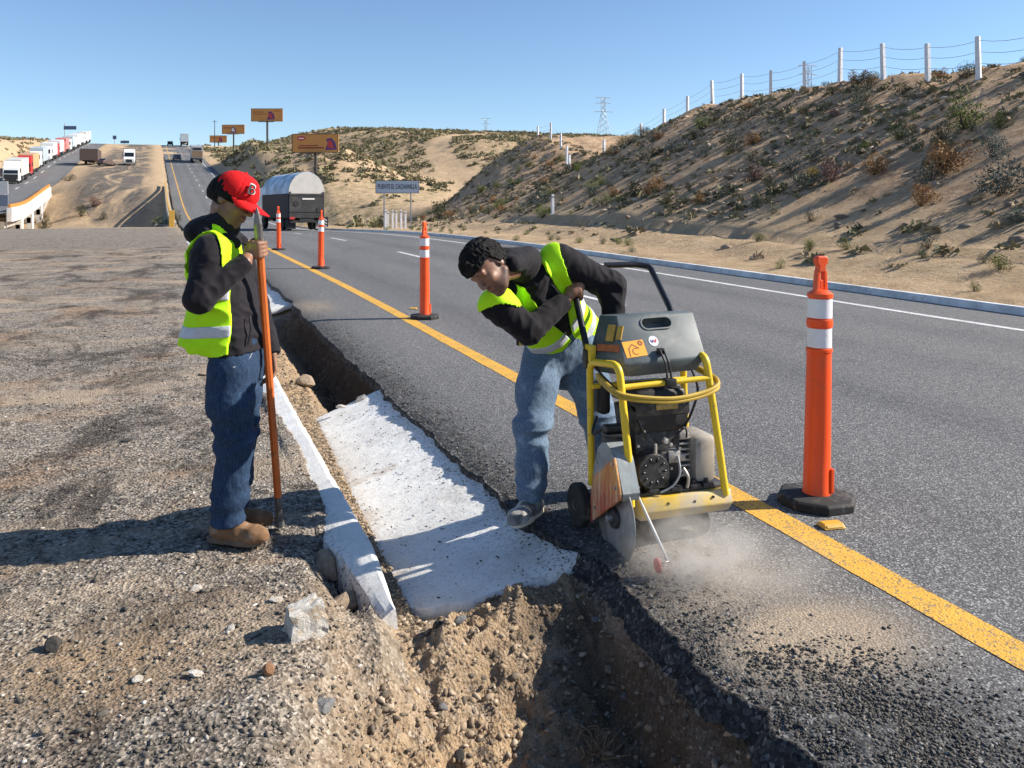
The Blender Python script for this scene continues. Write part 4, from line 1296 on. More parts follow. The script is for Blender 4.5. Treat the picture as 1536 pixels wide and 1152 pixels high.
# flattened yellow hose looped round the frame
lp = [(1.655, 3.60, 0.775), (1.665, 3.45, 0.735), (1.72, 3.40, 0.712), (1.92, 3.375, 0.690), (2.08, 3.385, 0.700), (2.18, 3.405, 0.722), (2.215, 3.45, 0.742), (2.205, 3.52, 0.765), (2.16, 3.60, 0.80)]


def spline(P, n=8):
    P = [Vector(p) for p in P]
    out = []
    for i in range(len(P) - 1):
        p0, p1, p2, p3 = P[max(i - 1, 0)], P[i], P[i + 1], P[min(i + 2, len(P) - 1)]
        for k in range(n):
            t = k / n
            out.append(0.5 * ((2 * p1) + (p2 - p0) * t + (2 * p0 - 5 * p1 + 4 * p2 - p3) * t * t + (3 * p1 - p0 - 3 * p2 + p3) * t ** 3))
    out.append(P[-1])
    return out


mb = MB()
mb.tube(spline(lp), 0.0095, 8)
mb.tube([p + Vector((0, 0, -0.0165)) for p in spline(lp)], 0.0085, 8)
spart(mb, "strap_hose", plain("mustard_hose", (0.50, 0.33, 0.04), 0.5, var=0.15, scale=10))

# console
A, B, C, D4 = (1.738, 3.478, 0.838), (2.172, 3.478, 0.850), (2.188, 3.625, 1.050), (1.768, 3.625, 1.046)
E8, F8, G8, H8 = (1.757, 3.80, 1.030), (1.655, 3.715, 0.818), (2.205, 3.80, 1.034), (2.245, 3.715, 0.828)
I8, J8, K8, L8 = (1.77, 3.495, 0.775), (2.13, 3.495, 0.785), (2.19, 3.72, 0.77), (1.70, 3.72, 0.765)
mb = MB().add([A, B, C, D4, E8, F8, G8, H8, I8, J8, K8, L8],
              [(0, 1, 2, 3), (3, 2, 6, 4), (0, 3, 4, 5), (1, 7, 6, 2), (0, 8, 9, 1), (0, 5, 11, 8), (1, 9, 10, 7), (8, 11, 10, 9), (4, 6, 7, 10, 11, 5)])
console = spart(mb, "water_tank", M_TANK, bevel=0.010, auto=0.5)
# carved grip slot through the face
vn = (Vector(C) - Vector(B))
ux = (Vector(B) - Vector(A)).normalized()
upv = (Vector(D4) - Vector(A)); upv = (upv - ux * upv.dot(ux)).normalized()
nrm = ux.cross(upv).normalized()          # points out of the face, toward the camera


def on_face(s, t, h=0.0):
    """s along the face in metres from the lower left corner, t up it"""
    return Vector(A) + ux * s + upv * t + nrm * h


def stadium(cs, ct, half, r, n=8):
    pts = []
    for k in range(n + 1):
        a = -math.pi / 2 + math.pi * k / n
        pts.append((cs + half + r * math.cos(a), ct + r * math.sin(a)))
    for k in range(n + 1):
        a = math.pi / 2 + math.pi * k / n
        pts.append((cs - half + r * math.cos(a), ct + r * math.sin(a)))
    return pts


SLOT = stadium(0.232, 0.198, 0.052, 0.027)
cut = MB()
n_ = len(SLOT)
cut.add([on_face(s, t, 0.03) for s, t in SLOT] + [on_face(s, t, -0.055) for s, t in SLOT],
        [(i, (i + 1) % n_, n_ + (i + 1) % n_, n_ + i) for i in range(n_)] + [tuple(range(n_ - 1, -1, -1)), tuple(range(n_, 2 * n_))])
cut.v = [(p[0] - SAW_O.x, p[1] - SAW_O.y, p[2] - SAW_O.z) for p in cut.v]
cme = bpy.data.meshes.new("slot_cutter")
cme.from_pydata(cut.v, [], cut.f)
cb = bmesh.new(); cb.from_mesh(cme); bmesh.ops.recalc_face_normals(cb, faces=cb.faces); cb.to_mesh(cme); cb.free()
cob = bpy.data.objects.new("slot_cutter", cme)
col.objects.link(cob)
cob.location = SAW_O
md = console.modifiers.new("slot", 'BOOLEAN')
md.operation = 'DIFFERENCE'; md.object = cob; md.solver = 'EXACT'
bpy.context.view_layer.update()
dg = bpy.context.evaluated_depsgraph_get()
cut_me = bpy.data.meshes.new_from_object(console.evaluated_get(dg))
console.modifiers.clear()
if len(cut_me.polygons) > 8: console.data = cut_me
bpy.data.objects.remove(cob)
mb = MB()
ring = []
RI, RO = SLOT, stadium(0.232, 0.198, 0.052, 0.034)
mb.add([on_face(s, t, 0.0045) for s, t in RO] + [on_face(s, t, 0.0045) for s, t in RI] + [on_face(s, t, -0.002) for s, t in RO] + [on_face(s, t, -0.01) for s, t in RI],
       [(i, (i + 1) % n_, n_ + (i + 1) % n_, n_ + i) for i in range(n_)] + [(i, 2 * n_ + i, 2 * n_ + (i + 1) % n_, (i + 1) % n_) for i in range(n_)] + [(n_ + i, n_ + (i + 1) % n_, 3 * n_ + (i + 1) % n_, 3 * n_ + i) for i in range(n_)])
spart(mb, "slot_rim", M_TANK, console)


def face_poly(name, pts, h, mat, th=0.0012, parent=None):
    n = len(pts)
    mb = MB()
    mb.add([on_face(s, t, h + th) for s, t in pts] + [on_face(s, t, h) for s, t in pts], [tuple(range(n))] + [(i, n + i, n + (i + 1) % n, (i + 1) % n) for i in range(n)])
    return spart(mb, name, mat, parent or console)


def bar(p, q, w):
    (a, b), (c, d) = p, q
    L = math.hypot(c - a, d - b)
    nx, ny = -(d - b) / L * w / 2, (c - a) / L * w / 2
    return [(a + nx, b + ny), (a - nx, b - ny), (c - nx, d - ny), (c + nx, d + ny)]


st = face_poly("orange_sticker", [(0.022, 0.030), (0.133, 0.036), (0.130, 0.118), (0.019, 0.112)], 0.0006, M_ORANGEST)
for p, q in (((0.043, 0.035), (0.045, 0.075)), ((0.045, 0.075), (0.066, 0.097)), ((0.066, 0.097), (0.098, 0.074))):
    face_poly("ink_line", bar(p, q, 0.0045), 0.0020, M_DARKINK, 0.0008, st)
for k in range(9):
    a0 = math.radians(55 + k * 28); a1 = a0 + math.radians(28)
    face_poly("ink_line", bar((0.078 + 0.016 * math.cos(a0), 0.060 + 0.016 * math.sin(a0)), (0.078 + 0.016 * math.cos(a1), 0.060 + 0.016 * math.sin(a1)), 0.004), 0.0020, M_DARKINK, 0.0008, st)
for k in range(8):
    a0 = k * math.pi / 4
    face_poly("ink_ray", bar((0.111 + 0.005 * math.cos(a0), 0.100 + 0.005 * math.sin(a0)), (0.111 + 0.013 * math.cos(a0), 0.100 + 0.013 * math.sin(a0)), 0.006), 0.0020, M_DARKINK, 0.0008, st)
wst = face_poly("round_sticker", [(0.185 + 0.025 * math.cos(2 * math.pi * k / 24), 0.105 + 0.027 * math.sin(2 * math.pi * k / 24)) for k in range(24)], 0.0006, M_WHITEST)
for p, q, mt in (((0.169, 0.112), (0.176, 0.097), M_BLUEINK), ((0.176, 0.097), (0.184, 0.110), M_BLUEINK), ((0.184, 0.110), (0.192, 0.097), M_REDINK), ((0.192, 0.097), (0.201, 0.114), M_REDINK)):
    face_poly("ink_letter_stroke", bar(p, q, 0.0062), 0.0020, mt, 0.0008, wst)
# stickers on the left flank of the tank
lf_o = Vector(F8); lf_x = (Vector(A) - Vector(F8)).normalized()
lf_n = lf_x.cross((Vector(D4) - Vector(A)).normalized()).normalized()
if lf_n.x > 0: lf_n = -lf_n
lf_u = lf_n.cross(lf_x)
if lf_u.z < 0: lf_u = -lf_u


def flank(name, s0, s1, t0, t1, mat):
    P = [lf_o + lf_x * s + lf_u * t for s, t in ((s0, t0), (s1, t0), (s1, t1), (s0, t1))]
    mb = MB().add([p + lf_n * 0.003 for p in P] + [p - lf_n * 0.002 for p in P], [(0, 1, 2, 3), (0, 4, 5, 1), (1, 5, 6, 2), (2, 6, 7, 3), (3, 7, 4, 0)])
    return spart(mb, name, mat, console)


flank("warning_sticker", 0.05, 0.20, 0.055, 0.088, M_RUSTST)
ws = flank("warning_sticker", 0.10, 0.15, 0.105, 0.185, M_AMBERST)
flank("warning_sticker", 0.165, 0.20, 0.115, 0.18, M_AMBERST)
# latch lever clamped under the face
mb = MB()
mb.box(on_face(0.198, 0.045, 0.012), (0.034, 0.022, 0.028))
mb.tube([on_face(0.190, 0.05, 0.02), on_face(0.192, -0.02, 0.03), (1.936, 3.43, 0.762)], 0.0055, 8)
mb.tube([on_face(0.210, 0.05, 0.02), on_face(0.210, -0.02, 0.03), (1.958, 3.43, 0.762)], 0.0055, 8)
mb.box((1.948, 3.432, 0.752), (0.052, 0.04, 0.034))
spart(mb, "latch_lever", M_BLACKP, bevel=0.002)

# engine: fuel tank, cover, block, muffler, cables
ftank = spart(MB().box((1.942, 3.63, 0.665), (0.290, 0.29, 0.085), taper=(0.90, 0.9)), "fuel_tank", M_BLACKP, bevel=0.022)
spart(MB().box((1.945, 3.495, 0.614), (0.285, 0.012, 0.055)), "shroud_band", M_ENG, bevel=0.003)
spart(MB().box((1.965, 3.486, 0.626), (0.115, 0.006, 0.026)), "maker_plate", plain("yellowed_label", (0.48, 0.36, 0.12), 0.6, var=0.25, scale=60))
spart(MB().box((1.94, 3.60, 0.560), (0.275, 0.21, 0.11), taper=(1.1, 1.05)), "fan_housing", M_BLACKP, bevel=0.012)
blk = MB()
blk.box((1.93, 3.62, 0.37), (0.235, 0.22, 0.27))
blk.box((1.90, 3.49, 0.335), (0.13, 0.06, 0.17))
blk.lathe([(0.0, -0.05), (0.075, -0.05), (0.085, -0.03), (0.085, 0.03), (0.06, 0.04), (0.0, 0.04)], 20, (1.87, 3.50, 0.34), 'Y')
spart(blk, "engine_block", M_ENG, bevel=0.006)
fins = MB()
for k in range(7):
    fins.box((2.072, 3.57, 0.305 + k * 0.026), (0.062, 0.13, 0.010))
fins.box((2.066, 3.53, 0.475), (0.05, 0.06, 0.03))
fins.box((2.068, 3.53, 0.29), (0.055, 0.06, 0.02))
spart(fins, "cylinder_fins", M_ALU, bevel=0.002)
carb = MB()
carb.box((1.985, 3.475, 0.395), (0.060, 0.05, 0.055))
carb.box((2.022, 3.475, 0.385), (0.05, 0.035, 0.03))
carb.lathe([(0, -0.012), (0.014, -0.012), (0.014, 0.012), (0, 0.012)], 12, (1.935, 3.452, 0.475), 'Y')
carb.lathe([(0, -0.012), (0.010, -0.012), (0.010, 0.012), (0, 0.012)], 12, (1.962, 3.455, 0.455), 'Y')
spart(carb, "carburettor", M_ALU, bevel=0.004)
spart(MB().box((1.86, 3.452, 0.35), (0.016, 0.012, 0.09)).box((1.885, 3.452, 0.40), (0.012, 0.012, 0.13)), "governor_plate", M_MUF, bevel=0.002)
spart(MB().box((2.160, 3.56, 0.365), (0.118, 0.20, 0.225)), "muffler", M_MUF, bevel=0.028)
spart(MB().tube(spline([(2.00, 3.45, 0.40), (1.995, 3.42, 0.33), (1.96, 3.42, 0.275), (1.90, 3.43, 0.245)]), 0.0055, 8), "throttle_cable", M_STEEL)
spart(MB().tube(spline([(2.03, 3.45, 0.34), (2.045, 3.43, 0.30), (2.045, 3.44, 0.25)]), 0.008, 8), "drain_hose", M_ALU)
for bu in (1.87, 1.99, 2.09, 2.16):
    mb = MB()
    mb.box((bu, 3.46, 0.25), (0.055, 0.05, 0.02))
    mb.lathe([(0, -0.01), (0.012, -0.01), (0.012, 0.012), (0, 0.012)], 6, (bu, 3.46, 0.265))
    spart(mb, "mount_bracket", M_ENG, bevel=0.002)

# small fittings
spart(MB().lathe([(0, 0), (0.026, 0), (0.028, 0.012), (0.024, 0.02), (0, 0.02)], 18, (1.87, 3.58, 0.706)), "fuel_cap", M_BLACKP)
spart(MB().tube(spline([(1.975, 3.46, 0.46), (1.985, 3.435, 0.50), (2.03, 3.44, 0.53), (2.06, 3.47, 0.50), (2.07, 3.49, 0.47)]), 0.0045, 8), "spark_plug_lead", M_BLACKT)
spart(MB().tube(spline([(1.68, 3.74, 0.86), (1.69, 3.66, 0.78), (1.72, 3.56, 0.72), (1.80, 3.50, 0.60), (1.85, 3.47, 0.48)]), 0.0055, 8), "throttle_cable", M_BLACKT)
spart(MB().tube(spline([(2.10, 3.50, 0.80), (2.12, 3.47, 0.70), (2.09, 3.47, 0.60), (2.06, 3.49, 0.52)]), 0.006, 8), "water_hose", M_BLACKT)
rc = spart(MB().lathe([(0, -0.006), (0.078, -0.006), (0.082, 0.0), (0.082, 0.01), (0, 0.01)], 28, (1.87, 3.445, 0.34), 'Y'), "recoil_cover", M_ENG)
for k in range(10):
    a = 2 * math.pi * k / 10
    spart(MB().box((1.87 + 0.055 * math.cos(a), 3.437, 0.34 + 0.055 * math.sin(a)), (0.022, 0.006, 0.007), rot=Matrix.Rotation(-a, 3, 'Y')), "cover_vent", M_BLACKT, rc)
for p_ in ((1.80, 3.462, 0.46), (1.80, 3.462, 0.27), (2.03, 3.452, 0.31), (1.965, 3.448, 0.345), (2.01, 3.45, 0.435), (1.84, 3.48, 0.52), (2.05, 3.48, 0.52)):
    spart(MB().lathe([(0, -0.005), (0.0075, -0.005), (0.0075, 0.005), (0, 0.005)], 6, p_, 'Y'), "bolt", M_STEEL)
for p_ in ((3.43, 0.40), (3.60, 0.36), (3.40, 0.30), (3.62, 0.14)):
    spart(MB().lathe([(0, -0.004), (0.007, -0.004), (0.007, 0.003), (0, 0.003)], 6, (1.652, p_[0], p_[1]), 'X'), "bolt", M_STEEL)

# blade guard, blade, hub
gp = [(3.545, 0.470), (3.50, 0.478), (3.455, 0.462), (3.418, 0.425), (3.355, 0.285), (3.360, 0.260), (3.675, 0.050), (3.70, 0.075), (3.635, 0.340), (3.595, 0.43)]
guard = spart(MB().prism(gp, 1.655, 1.668, 'X'), "guard_side", M_GUARD, bevel=0.003, auto=0.4)
mb = MB()
top = [(3.595, 0.43), (3.545, 0.470), (3.50, 0.478), (3.455, 0.462), (3.418, 0.425), (3.352, 0.285), (3.357, 0.262)]
nv = len(top)
mb.add([(1.668, a, b) for a, b in top] + [(1.752, a, b) for a, b in top] + [(1.668, a + 0.012, b - 0.014) for a, b in top] + [(1.752, a + 0.012, b - 0.014) for a, b in top],
       [(i, i + 1, nv + i + 1, nv + i) for i in range(nv - 1)] + [(2 * nv + i, 3 * nv + i, 3 * nv + i + 1, 2 * nv + i + 1) for i in range(nv - 1)] + [(nv - 1, 2 * nv + nv - 1, 3 * nv + nv - 1, 2 * nv - 1), (0, nv, 3 * nv, 2 * nv)] + [(nv + i, nv + i + 1, 3 * nv + i + 1, 3 * nv + i) for i in range(nv - 1)])
spart(mb, "guard_cover", M_GUARDG)
spart(MB().box((1.715, 3.53, 0.505), (0.10, 0.07, 0.012)).box((1.715, 3.55, 0.53), (0.09, 0.05, 0.03)), "guard_hinge", M_BLACKP, bevel=0.003)
blade = spart(MB().lathe([(0.0, -0.0018), (0.197, -0.0018), (0.197, 0.0018), (0.0, 0.0018)], 48, (1.702, 3.495, 0.130), 'X'), "saw_blade", M_STEEL)
spart(MB().lathe([(0, -0.014), (0.045, -0.012), (0.05, 0.0), (0.045, 0.008), (0, 0.008)], 24, (1.693, 3.495, 0.130), 'X'), "blade_flange", M_ENG)
spart(MB().lathe([(0, -0.02), (0.016, -0.02), (0.016, 0.02), (0, 0.02)], 6, (1.676, 3.495, 0.130), 'X'), "hub_nut", M_STEEL)


def saw_wheel(x, y, z, r, w):
    wr = spart(MB().lathe([(r * 0.62, -w / 2), (r * 0.93, -w / 2), (r, -w / 3), (r, w / 3), (r * 0.93, w / 2), (r * 0.62, w / 2)], 28, (x, y, z), 'X'), "wheel", M_RUBBER, auto=0.5)
    spart(MB().lathe([(0, -w * 0.2), (r * 0.22, -w * 0.55), (r * 0.26, -w * 0.35), (r * 0.6, -w * 0.30), (r * 0.66, -w * 0.48), (r * 0.66, w * 0.48), (0, w * 0.4)], 24, (x, y, z), 'X'), "wheel_rim", plain("grey_wheel", (0.10, 0.10, 0.105), 0.5, var=0.3, scale=20, dirt=(0.2, 0.19, 0.17), dirt_amt=0.2), wr, auto=0.5)


saw_wheel(1.640, 3.775, 0.105, 0.105, 0.05)
saw_wheel(2.22, 3.86, 0.105, 0.105, 0.05)
saw_wheel(1.87, 3.50, 0.062, 0.062, 0.045)
saw_wheel(2.15, 3.50, 0.062, 0.062, 0.045)
spart(MB().tube([(1.64, 3.775, 0.105), (2.22, 3.86, 0.105)], 0.011, 8).tube([(1.87, 3.50, 0.062), (2.15, 3.50, 0.062)], 0.009, 8), "axle", M_ENG)
# rubber skirt hanging under the apron
spart(MB().box((2.01, 3.52, 0.085), (0.30, 0.10, 0.07)), "gearbox", M_ENG, bevel=0.01)
# pointer rod with its little red wheel
spart(MB().tube([(1.764, 3.41, 0.265), (1.782, 3.16, 0.055)], 0.0065, 8), "pointer_rod", plain("chalky_white_rod", (0.62, 0.60, 0.57), 0.5, var=0.12))
spart(MB().tube([(1.735, 3.165, 0.040), (1.79, 3.158, 0.05)], 0.005, 8), "pointer_axle", M_STEEL)
spart(MB().lathe([(0.0, -0.007), (0.018, -0.008), (0.030, -0.004), (0.030, 0.004), (0.018, 0.008), (0.0, 0.007)], 20, (1.738, 3.165, 0.036), 'X'), "pointer_wheel", plain("red_plastic_wheel", (0.50, 0.05, 0.04), 0.5, var=0.2, scale=30, dirt=(0.5, 0.45, 0.4), dirt_amt=0.3), auto=0.5)
# handles
hl = [(1.662, 3.705, 0.80), (1.664, 3.73, 0.86), (1.700, 3.96, 1.105), (1.712, 4.03, 1.170), (1.76, 4.06, 1.190), (1.88, 4.065, 1.195)]
h1 = spart(MB().tube(arc(hl, 0.035, 5), 0.0165, 12), "handlebar", M_BLACKT)
hr = [(2.165, 3.78, 1.00), (2.172, 3.83, 1.05), (2.212, 4.115, 1.240), (2.15, 4.14, 1.252), (1.95, 4.14, 1.252)]
h2 = spart(MB().tube(arc(hr, 0.05, 6), 0.0165, 12), "handlebar", M_BLACKT)
spart(MB().box((1.664, 3.72, 0.83), (0.045, 0.05, 0.09)), "handle_clamp", M_BLACKP, bevel=0.006)
spart(MB().box((1.668, 3.705, 0.86), (0.035, 0.06, 0.08)), "handle_bracket", M_SAWY_TUBE, bevel=0.004)
spart(MB().tube([(2.166, 3.79, 1.0), (2.18, 3.76, 0.80)], 0.016, 8), "handle_bracket", M_BLACKT)
# drive side belt cover and battery of dark parts behind the guard
spart(MB().box((1.775, 3.66, 0.36), (0.05, 0.22, 0.26)), "belt_cover", M_BLACKP, bevel=0.015)
spart(MB().box((1.735, 3.72, 0.64), (0.06, 0.10, 0.16)), "air_filter", M_BLACKP, bevel=0.02)
spart(MB().tube(spline([(1.70, 3.70, 0.55), (1.66, 3.66, 0.48), (1.70, 3.60, 0.52), (1.72, 3.62, 0.47), (1.69, 3.58, 0.49)]), 0.007, 8), "coiled_cable", M_BLACKP)
# ------------------------------------------------------------------ orange channelizer posts
M_ORANGE = plain("orange_plastic", (0.93, 0.085, 0.008), 0.42, var=0.05, scale=5, dirt=(0.55, 0.12, 0.05), dirt_amt=0.22, bump=0.08, bscale=25)
M_REFL = plain("white_reflective_band", (0.80, 0.78, 0.80), 0.35, var=0.06, scale=20, dirt=(0.55, 0.5, 0.5), dirt_amt=0.1)


def make_post():
    root = empty("channelizer_post", (0, 0, 0))
    r0 = 0.070
    prof = [(0.0, 0.045), (0.074, 0.045), (0.074, 0.06), (r0, 0.07), (0.0665, 0.40), (0.063, 0.80), (0.068, 0.805), (0.068, 0.82), (0.060, 0.825), (0.060, 0.93), (0.066, 0.935), (0.068, 0.955), (0.066, 0.975), (0.059, 0.98), (0.059, 1.085), (0.066, 1.09), (0.066, 1.11), (0.045, 1.125), (0.034, 1.13), (0.0, 1.13)]
    MB().lathe(prof, 28).build("body", M_ORANGE, root, auto=0.6)
    for a, b in ((0.827, 0.928), (0.982, 1.083)):
        MB().lathe([(0.0615, a), (0.0635, a + 0.001), (0.0625, b - 0.001), (0.0605, b)], 28).build("reflective_band", M_REFL, root, auto=0.6)
    g = MB()
    g.prism([(-0.040, 1.12), (-0.014, 1.12), (-0.010, 1.23), (-0.030, 1.235), (-0.034, 1.20)], -0.016, 0.016)
    g.prism([(0.014, 1.12), (0.040, 1.12), (0.034, 1.20), (0.030, 1.235), (0.010, 1.23)], -0.016, 0.016)
    g.prism([(-0.026, 1.222), (0.026, 1.222), (0.022, 1.255), (0.034, 1.27), (0.036, 1.295), (0.026, 1.308), (-0.026, 1.308), (-0.036, 1.295), (-0.034, 1.27), (-0.022, 1.255)], -0.018, 0.018)
    g.box((0, 0.0, 1.15), (0.03, 0.028, 0.07))
    g.build("grip", M_ORANGE, root, bevel=0.006)
    MB().box((0.045, -0.055, 0.13), (0.022, 0.03, 0.13)).build("lock_rib", M_ORANGE, root, bevel=0.005)
    b = MB()
    b.lathe([(0.0, 0.0), (0.205, 0.0), (0.205, 0.038), (0.19, 0.05), (0.08, 0.056), (0.0, 0.056)], 8, (0, 0, 0), 'Z', math.pi / 8)
    b.build("base", M_RUBBER, root, bevel=0.004)
    return root


post0 = make_post()
posts = [(2.96, 3.66, 0.0, 1.0, "nearest orange post with two white bands, beside the floor saw"),
         (2.86, 11.4, 0.6, 1.03, "orange post with white bands standing between the worker's head and the far kerb"),
         (2.86, 20.0, 1.1, 1.05, "orange post with white bands in front of the tanker lorry's rear"),
         (2.86, 27.2, 0.2, 1.05, "distant orange post just right of the standing worker's hand"),
         (2.86, 44.0, 0.9, 1.05, "farthest orange post, half hidden behind the pointed bar tip")]
posts[1] = posts[1][:4] + ("second orange post on the yellow line, above the far hole",)
for i, (x, y, rz, s, lab) in enumerate(posts):
    o = post0 if i == 0 else copy_tree(post0)
    o.location = (x + float(cx(y)), y, float(zg(x, y)) + 0.002)
    o.rotation_euler = (math.radians(0.4), math.radians((0.9, -0.6, 0.8, -1.0, 0.4)[i]), rz)
    o.scale = (s, s, s)
    prop(o, lab, "traffic post", "orange posts along the yellow line")
# raised pavement marker
M_STUD = plain("amber_stud_plastic", (0.72, 0.36, 0.03), 0.4, var=0.1, scale=30, dirt=(0.3, 0.2, 0.1), dirt_amt=0.15)
for x, y, rz, lab in ((2.80, 3.36, 0.2, "yellow road stud on the asphalt in front of the nearest orange post"), (2.66, 12.4, 0.0, "yellow road stud beside the second orange post")):
    r = empty("road_stud", (x, y, float(zg(x, y)) + 0.003), rz - PHI, lab, "road stud")
    MB().box((0, 0, 0.011), (0.115, 0.085, 0.022), taper=(0.86, 0.55)).build("stud_body", M_STUD, r, bevel=0.003)
    MB().box((0, -0.034, 0.011), (0.085, 0.006, 0.012), rot=Matrix.Rotation(-0.6, 3, 'X')).build("reflector", plain("pale_reflector", (0.75, 0.5, 0.15), 0.2), r)
# ------------------------------------------------------------------ people: bodies and clothes grown as implicit surfaces
import openvdb


class SDF:
    def __init__(s, lo, hi, h):
        s.lo = np.array(lo, dtype=np.float32); s.h = h
        s.n = np.ceil((np.array(hi) - np.array(lo)) / h).astype(int) + 1
        s.ax = [s.lo[i] + h * np.arange(s.n[i], dtype=np.float32) for i in range(3)]
        s.f = np.full(tuple(s.n), 0.3, dtype=np.float32)

    def block(s, lo, hi):
        a = [max(0, int(np.floor((lo[i] - s.lo[i]) / s.h))) for i in range(3)]
        b = [min(int(s.n[i]), int(np.ceil((hi[i] - s.lo[i]) / s.h)) + 1) for i in range(3)]
        if any(b[i] <= a[i] for i in range(3)): return None, None
        sl = tuple(slice(a[i], b[i]) for i in range(3))
        return sl, np.meshgrid(*[s.ax[i][sl[i]] for i in range(3)], indexing='ij', sparse=True)

    def put(s, sl, d, k, mode='add'):
        f = s.f[sl]
        if mode == 'add':
            if k > 0:
                h = np.clip(0.5 + 0.5 * (f - d) / k, 0, 1)
                s.f[sl] = f * (1 - h) + d * h - k * h * (1 - h)
            else: s.f[sl] = np.minimum(f, d)
        else:
            if k > 0:
                h = np.clip(0.5 - 0.5 * (f + d) / k, 0, 1)
                s.f[sl] = f * (1 - h) - d * h + k * h * (1 - h)
            else: s.f[sl] = np.maximum(f, -d)

    def cone(s, a, b, ra, rb, k=0.02, mode='add'):
        a, b = np.array(a, float), np.array(b, float)
        m = max(ra, rb) + k + 0.03
        sl, g = s.block(np.minimum(a, b) - m, np.maximum(a, b) + m)
        if sl is None: return s
        d = b - a
        L2 = max(float(d @ d), 1e-9)
        p = [g[i] - a[i] for i in range(3)]
        t = np.clip((p[0] * d[0] + p[1] * d[1] + p[2] * d[2]) / L2, 0, 1)
        q = np.sqrt((p[0] - t * d[0]) ** 2 + (p[1] - t * d[1]) ** 2 + (p[2] - t * d[2]) ** 2)
        s.put(sl, q - (ra + (rb - ra) * t), k, mode)
        return s

    def chain(s, pts, rs, k=0.01):
        for i in range(len(pts) - 1): s.cone(pts[i], pts[i + 1], rs[i], rs[i + 1], k)
        return s

    def ell(s, c, r, R=None, k=0.02, mode='add'):
        """ellipsoid; R columns are its axes"""
        c = np.array(c, float); r = np.array(r, float)
        m = max(r) + k + 0.03
        sl, g = s.block(c - m, c + m)
        if sl is None: return s
        p = [g[i] - c[i] for i in range(3)]
        if R is not None:
            R = np.array(R)
            p = [p[0] * R[0, j] + p[1] * R[1, j] + p[2] * R[2, j] for j in range(3)]
        q = np.sqrt((p[0] / r[0]) ** 2 + (p[1] / r[1]) ** 2 + (p[2] / r[2]) ** 2)
        q2 = np.sqrt((p[0] / r[0] ** 2) ** 2 + (p[1] / r[1] ** 2) ** 2 + (p[2] / r[2] ** 2) ** 2) + 1e-6
        s.put(sl, q * (q - 1) / q2, k, mode)
        return s

    def coords(s): return np.meshgrid(*s.ax, indexing='ij', sparse=True)

    def torso(s, fr, tab, k=0.02, off=0.0):
        """tab rows: t, half width, half depth, forward offset"""
        O, Fv, Lv, Av = fr
        g = s.coords()
        p = [g[i] - O[i] for i in range(3)]
        f = p[0] * Fv[0] + p[1] * Fv[1] + p[2] * Fv[2]
        l = p[0] * Lv[0] + p[1] * Lv[1] + p[2] * Lv[2]
        t = p[0] * Av[0] + p[1] * Av[1] + p[2] * Av[2]
        T = np.array(tab)
        w = np.interp(t, T[:, 0], T[:, 1]).astype(np.float32) + off
        d = np.interp(t, T[:, 0], T[:, 2]).astype(np.float32) + off
        f0 = np.interp(t, T[:, 0], T[:, 3]).astype(np.float32)
        e = np.sqrt(((f - f0) / d) ** 2 + (l / w) ** 2)
        q = (e - 1) * np.minimum(w, d) * 0.9
        cap = np.maximum(T[0, 0] - t, t - T[-1, 0])
        q = np.maximum(q, cap - off)
        s.put(tuple(slice(0, n) for n in s.n), q.astype(np.float32), k)
        return s

    def wrinkle(s, amp, freq, seed, n=9, stretch=(1, 1, 1), mask=None, sharp=True):
        r = np.random.default_rng(seed)
        band = np.abs(s.f) < 0.05
        idx = np.nonzero(band)
        P = [s.ax[i][idx[i]].astype(np.float64) for i in range(3)]
        v = np.zeros(len(idx[0]))
        for i in range(n):
            k = r.normal(size=3); k /= np.linalg.norm(k)
            k = k * np.array(stretch) * freq * r.uniform(0.6, 1.6)
            v += np.sin(k[0] * P[0] + k[1] * P[1] + k[2] * P[2] + r.uniform(0, 6.28) + 0.8 * np.sin(P[2] * freq * 0.3 + i))
        v /= math.sqrt(n)
        if sharp: v = 1.0 - np.abs(v) * 1.2
        if mask is not None: v = v * mask(*P)
        s.f[idx] -= (amp * v).astype(np.float32)
        return s

    def clip(s, fn, k=0.0):
        g = s.coords()
        d = fn(*g)
        if k > 0:
            h = np.clip(0.5 - 0.5 * (s.f - d) / k, 0, 1)
            s.f = (s.f * (1 - h) + d * h + k * h * (1 - h)).astype(np.float32)
        else: s.f = np.maximum(s.f, d).astype(np.float32)
        return s

    def copy(s):
        c = object.__new__(SDF)
        c.lo, c.h, c.n, c.ax, c.f = s.lo, s.h, s.n, s.ax, s.f.copy()
        return c

    def mesh(s, name, mat, parent, attrs=None):
        f = s.f.copy()
        f[0] = f[-1] = 0.1; f[:, 0] = f[:, -1] = 0.1; f[:, :, 0] = f[:, :, -1] = 0.1
        G = openvdb.FloatGrid(0.3)
        G.copyFromArray(np.ascontiguousarray(f))
        pts, quads = G.convertToQuads(isovalue=0.0)
        pts = pts * s.h + s.lo
        return mesh_obj(name, pts, np.ascontiguousarray(quads).astype(np.int64), mat, parent, smooth=True, attrs=attrs(pts) if attrs else None)


def unit(v):
    v = np.array(v, float)
    return v / np.linalg.norm(v)


def frame(o, f, a):
    a = unit(a); f = np.array(f, float); f = unit(f - a * (f @ a))
    return (np.array(o, float), f, np.cross(a, f), a)


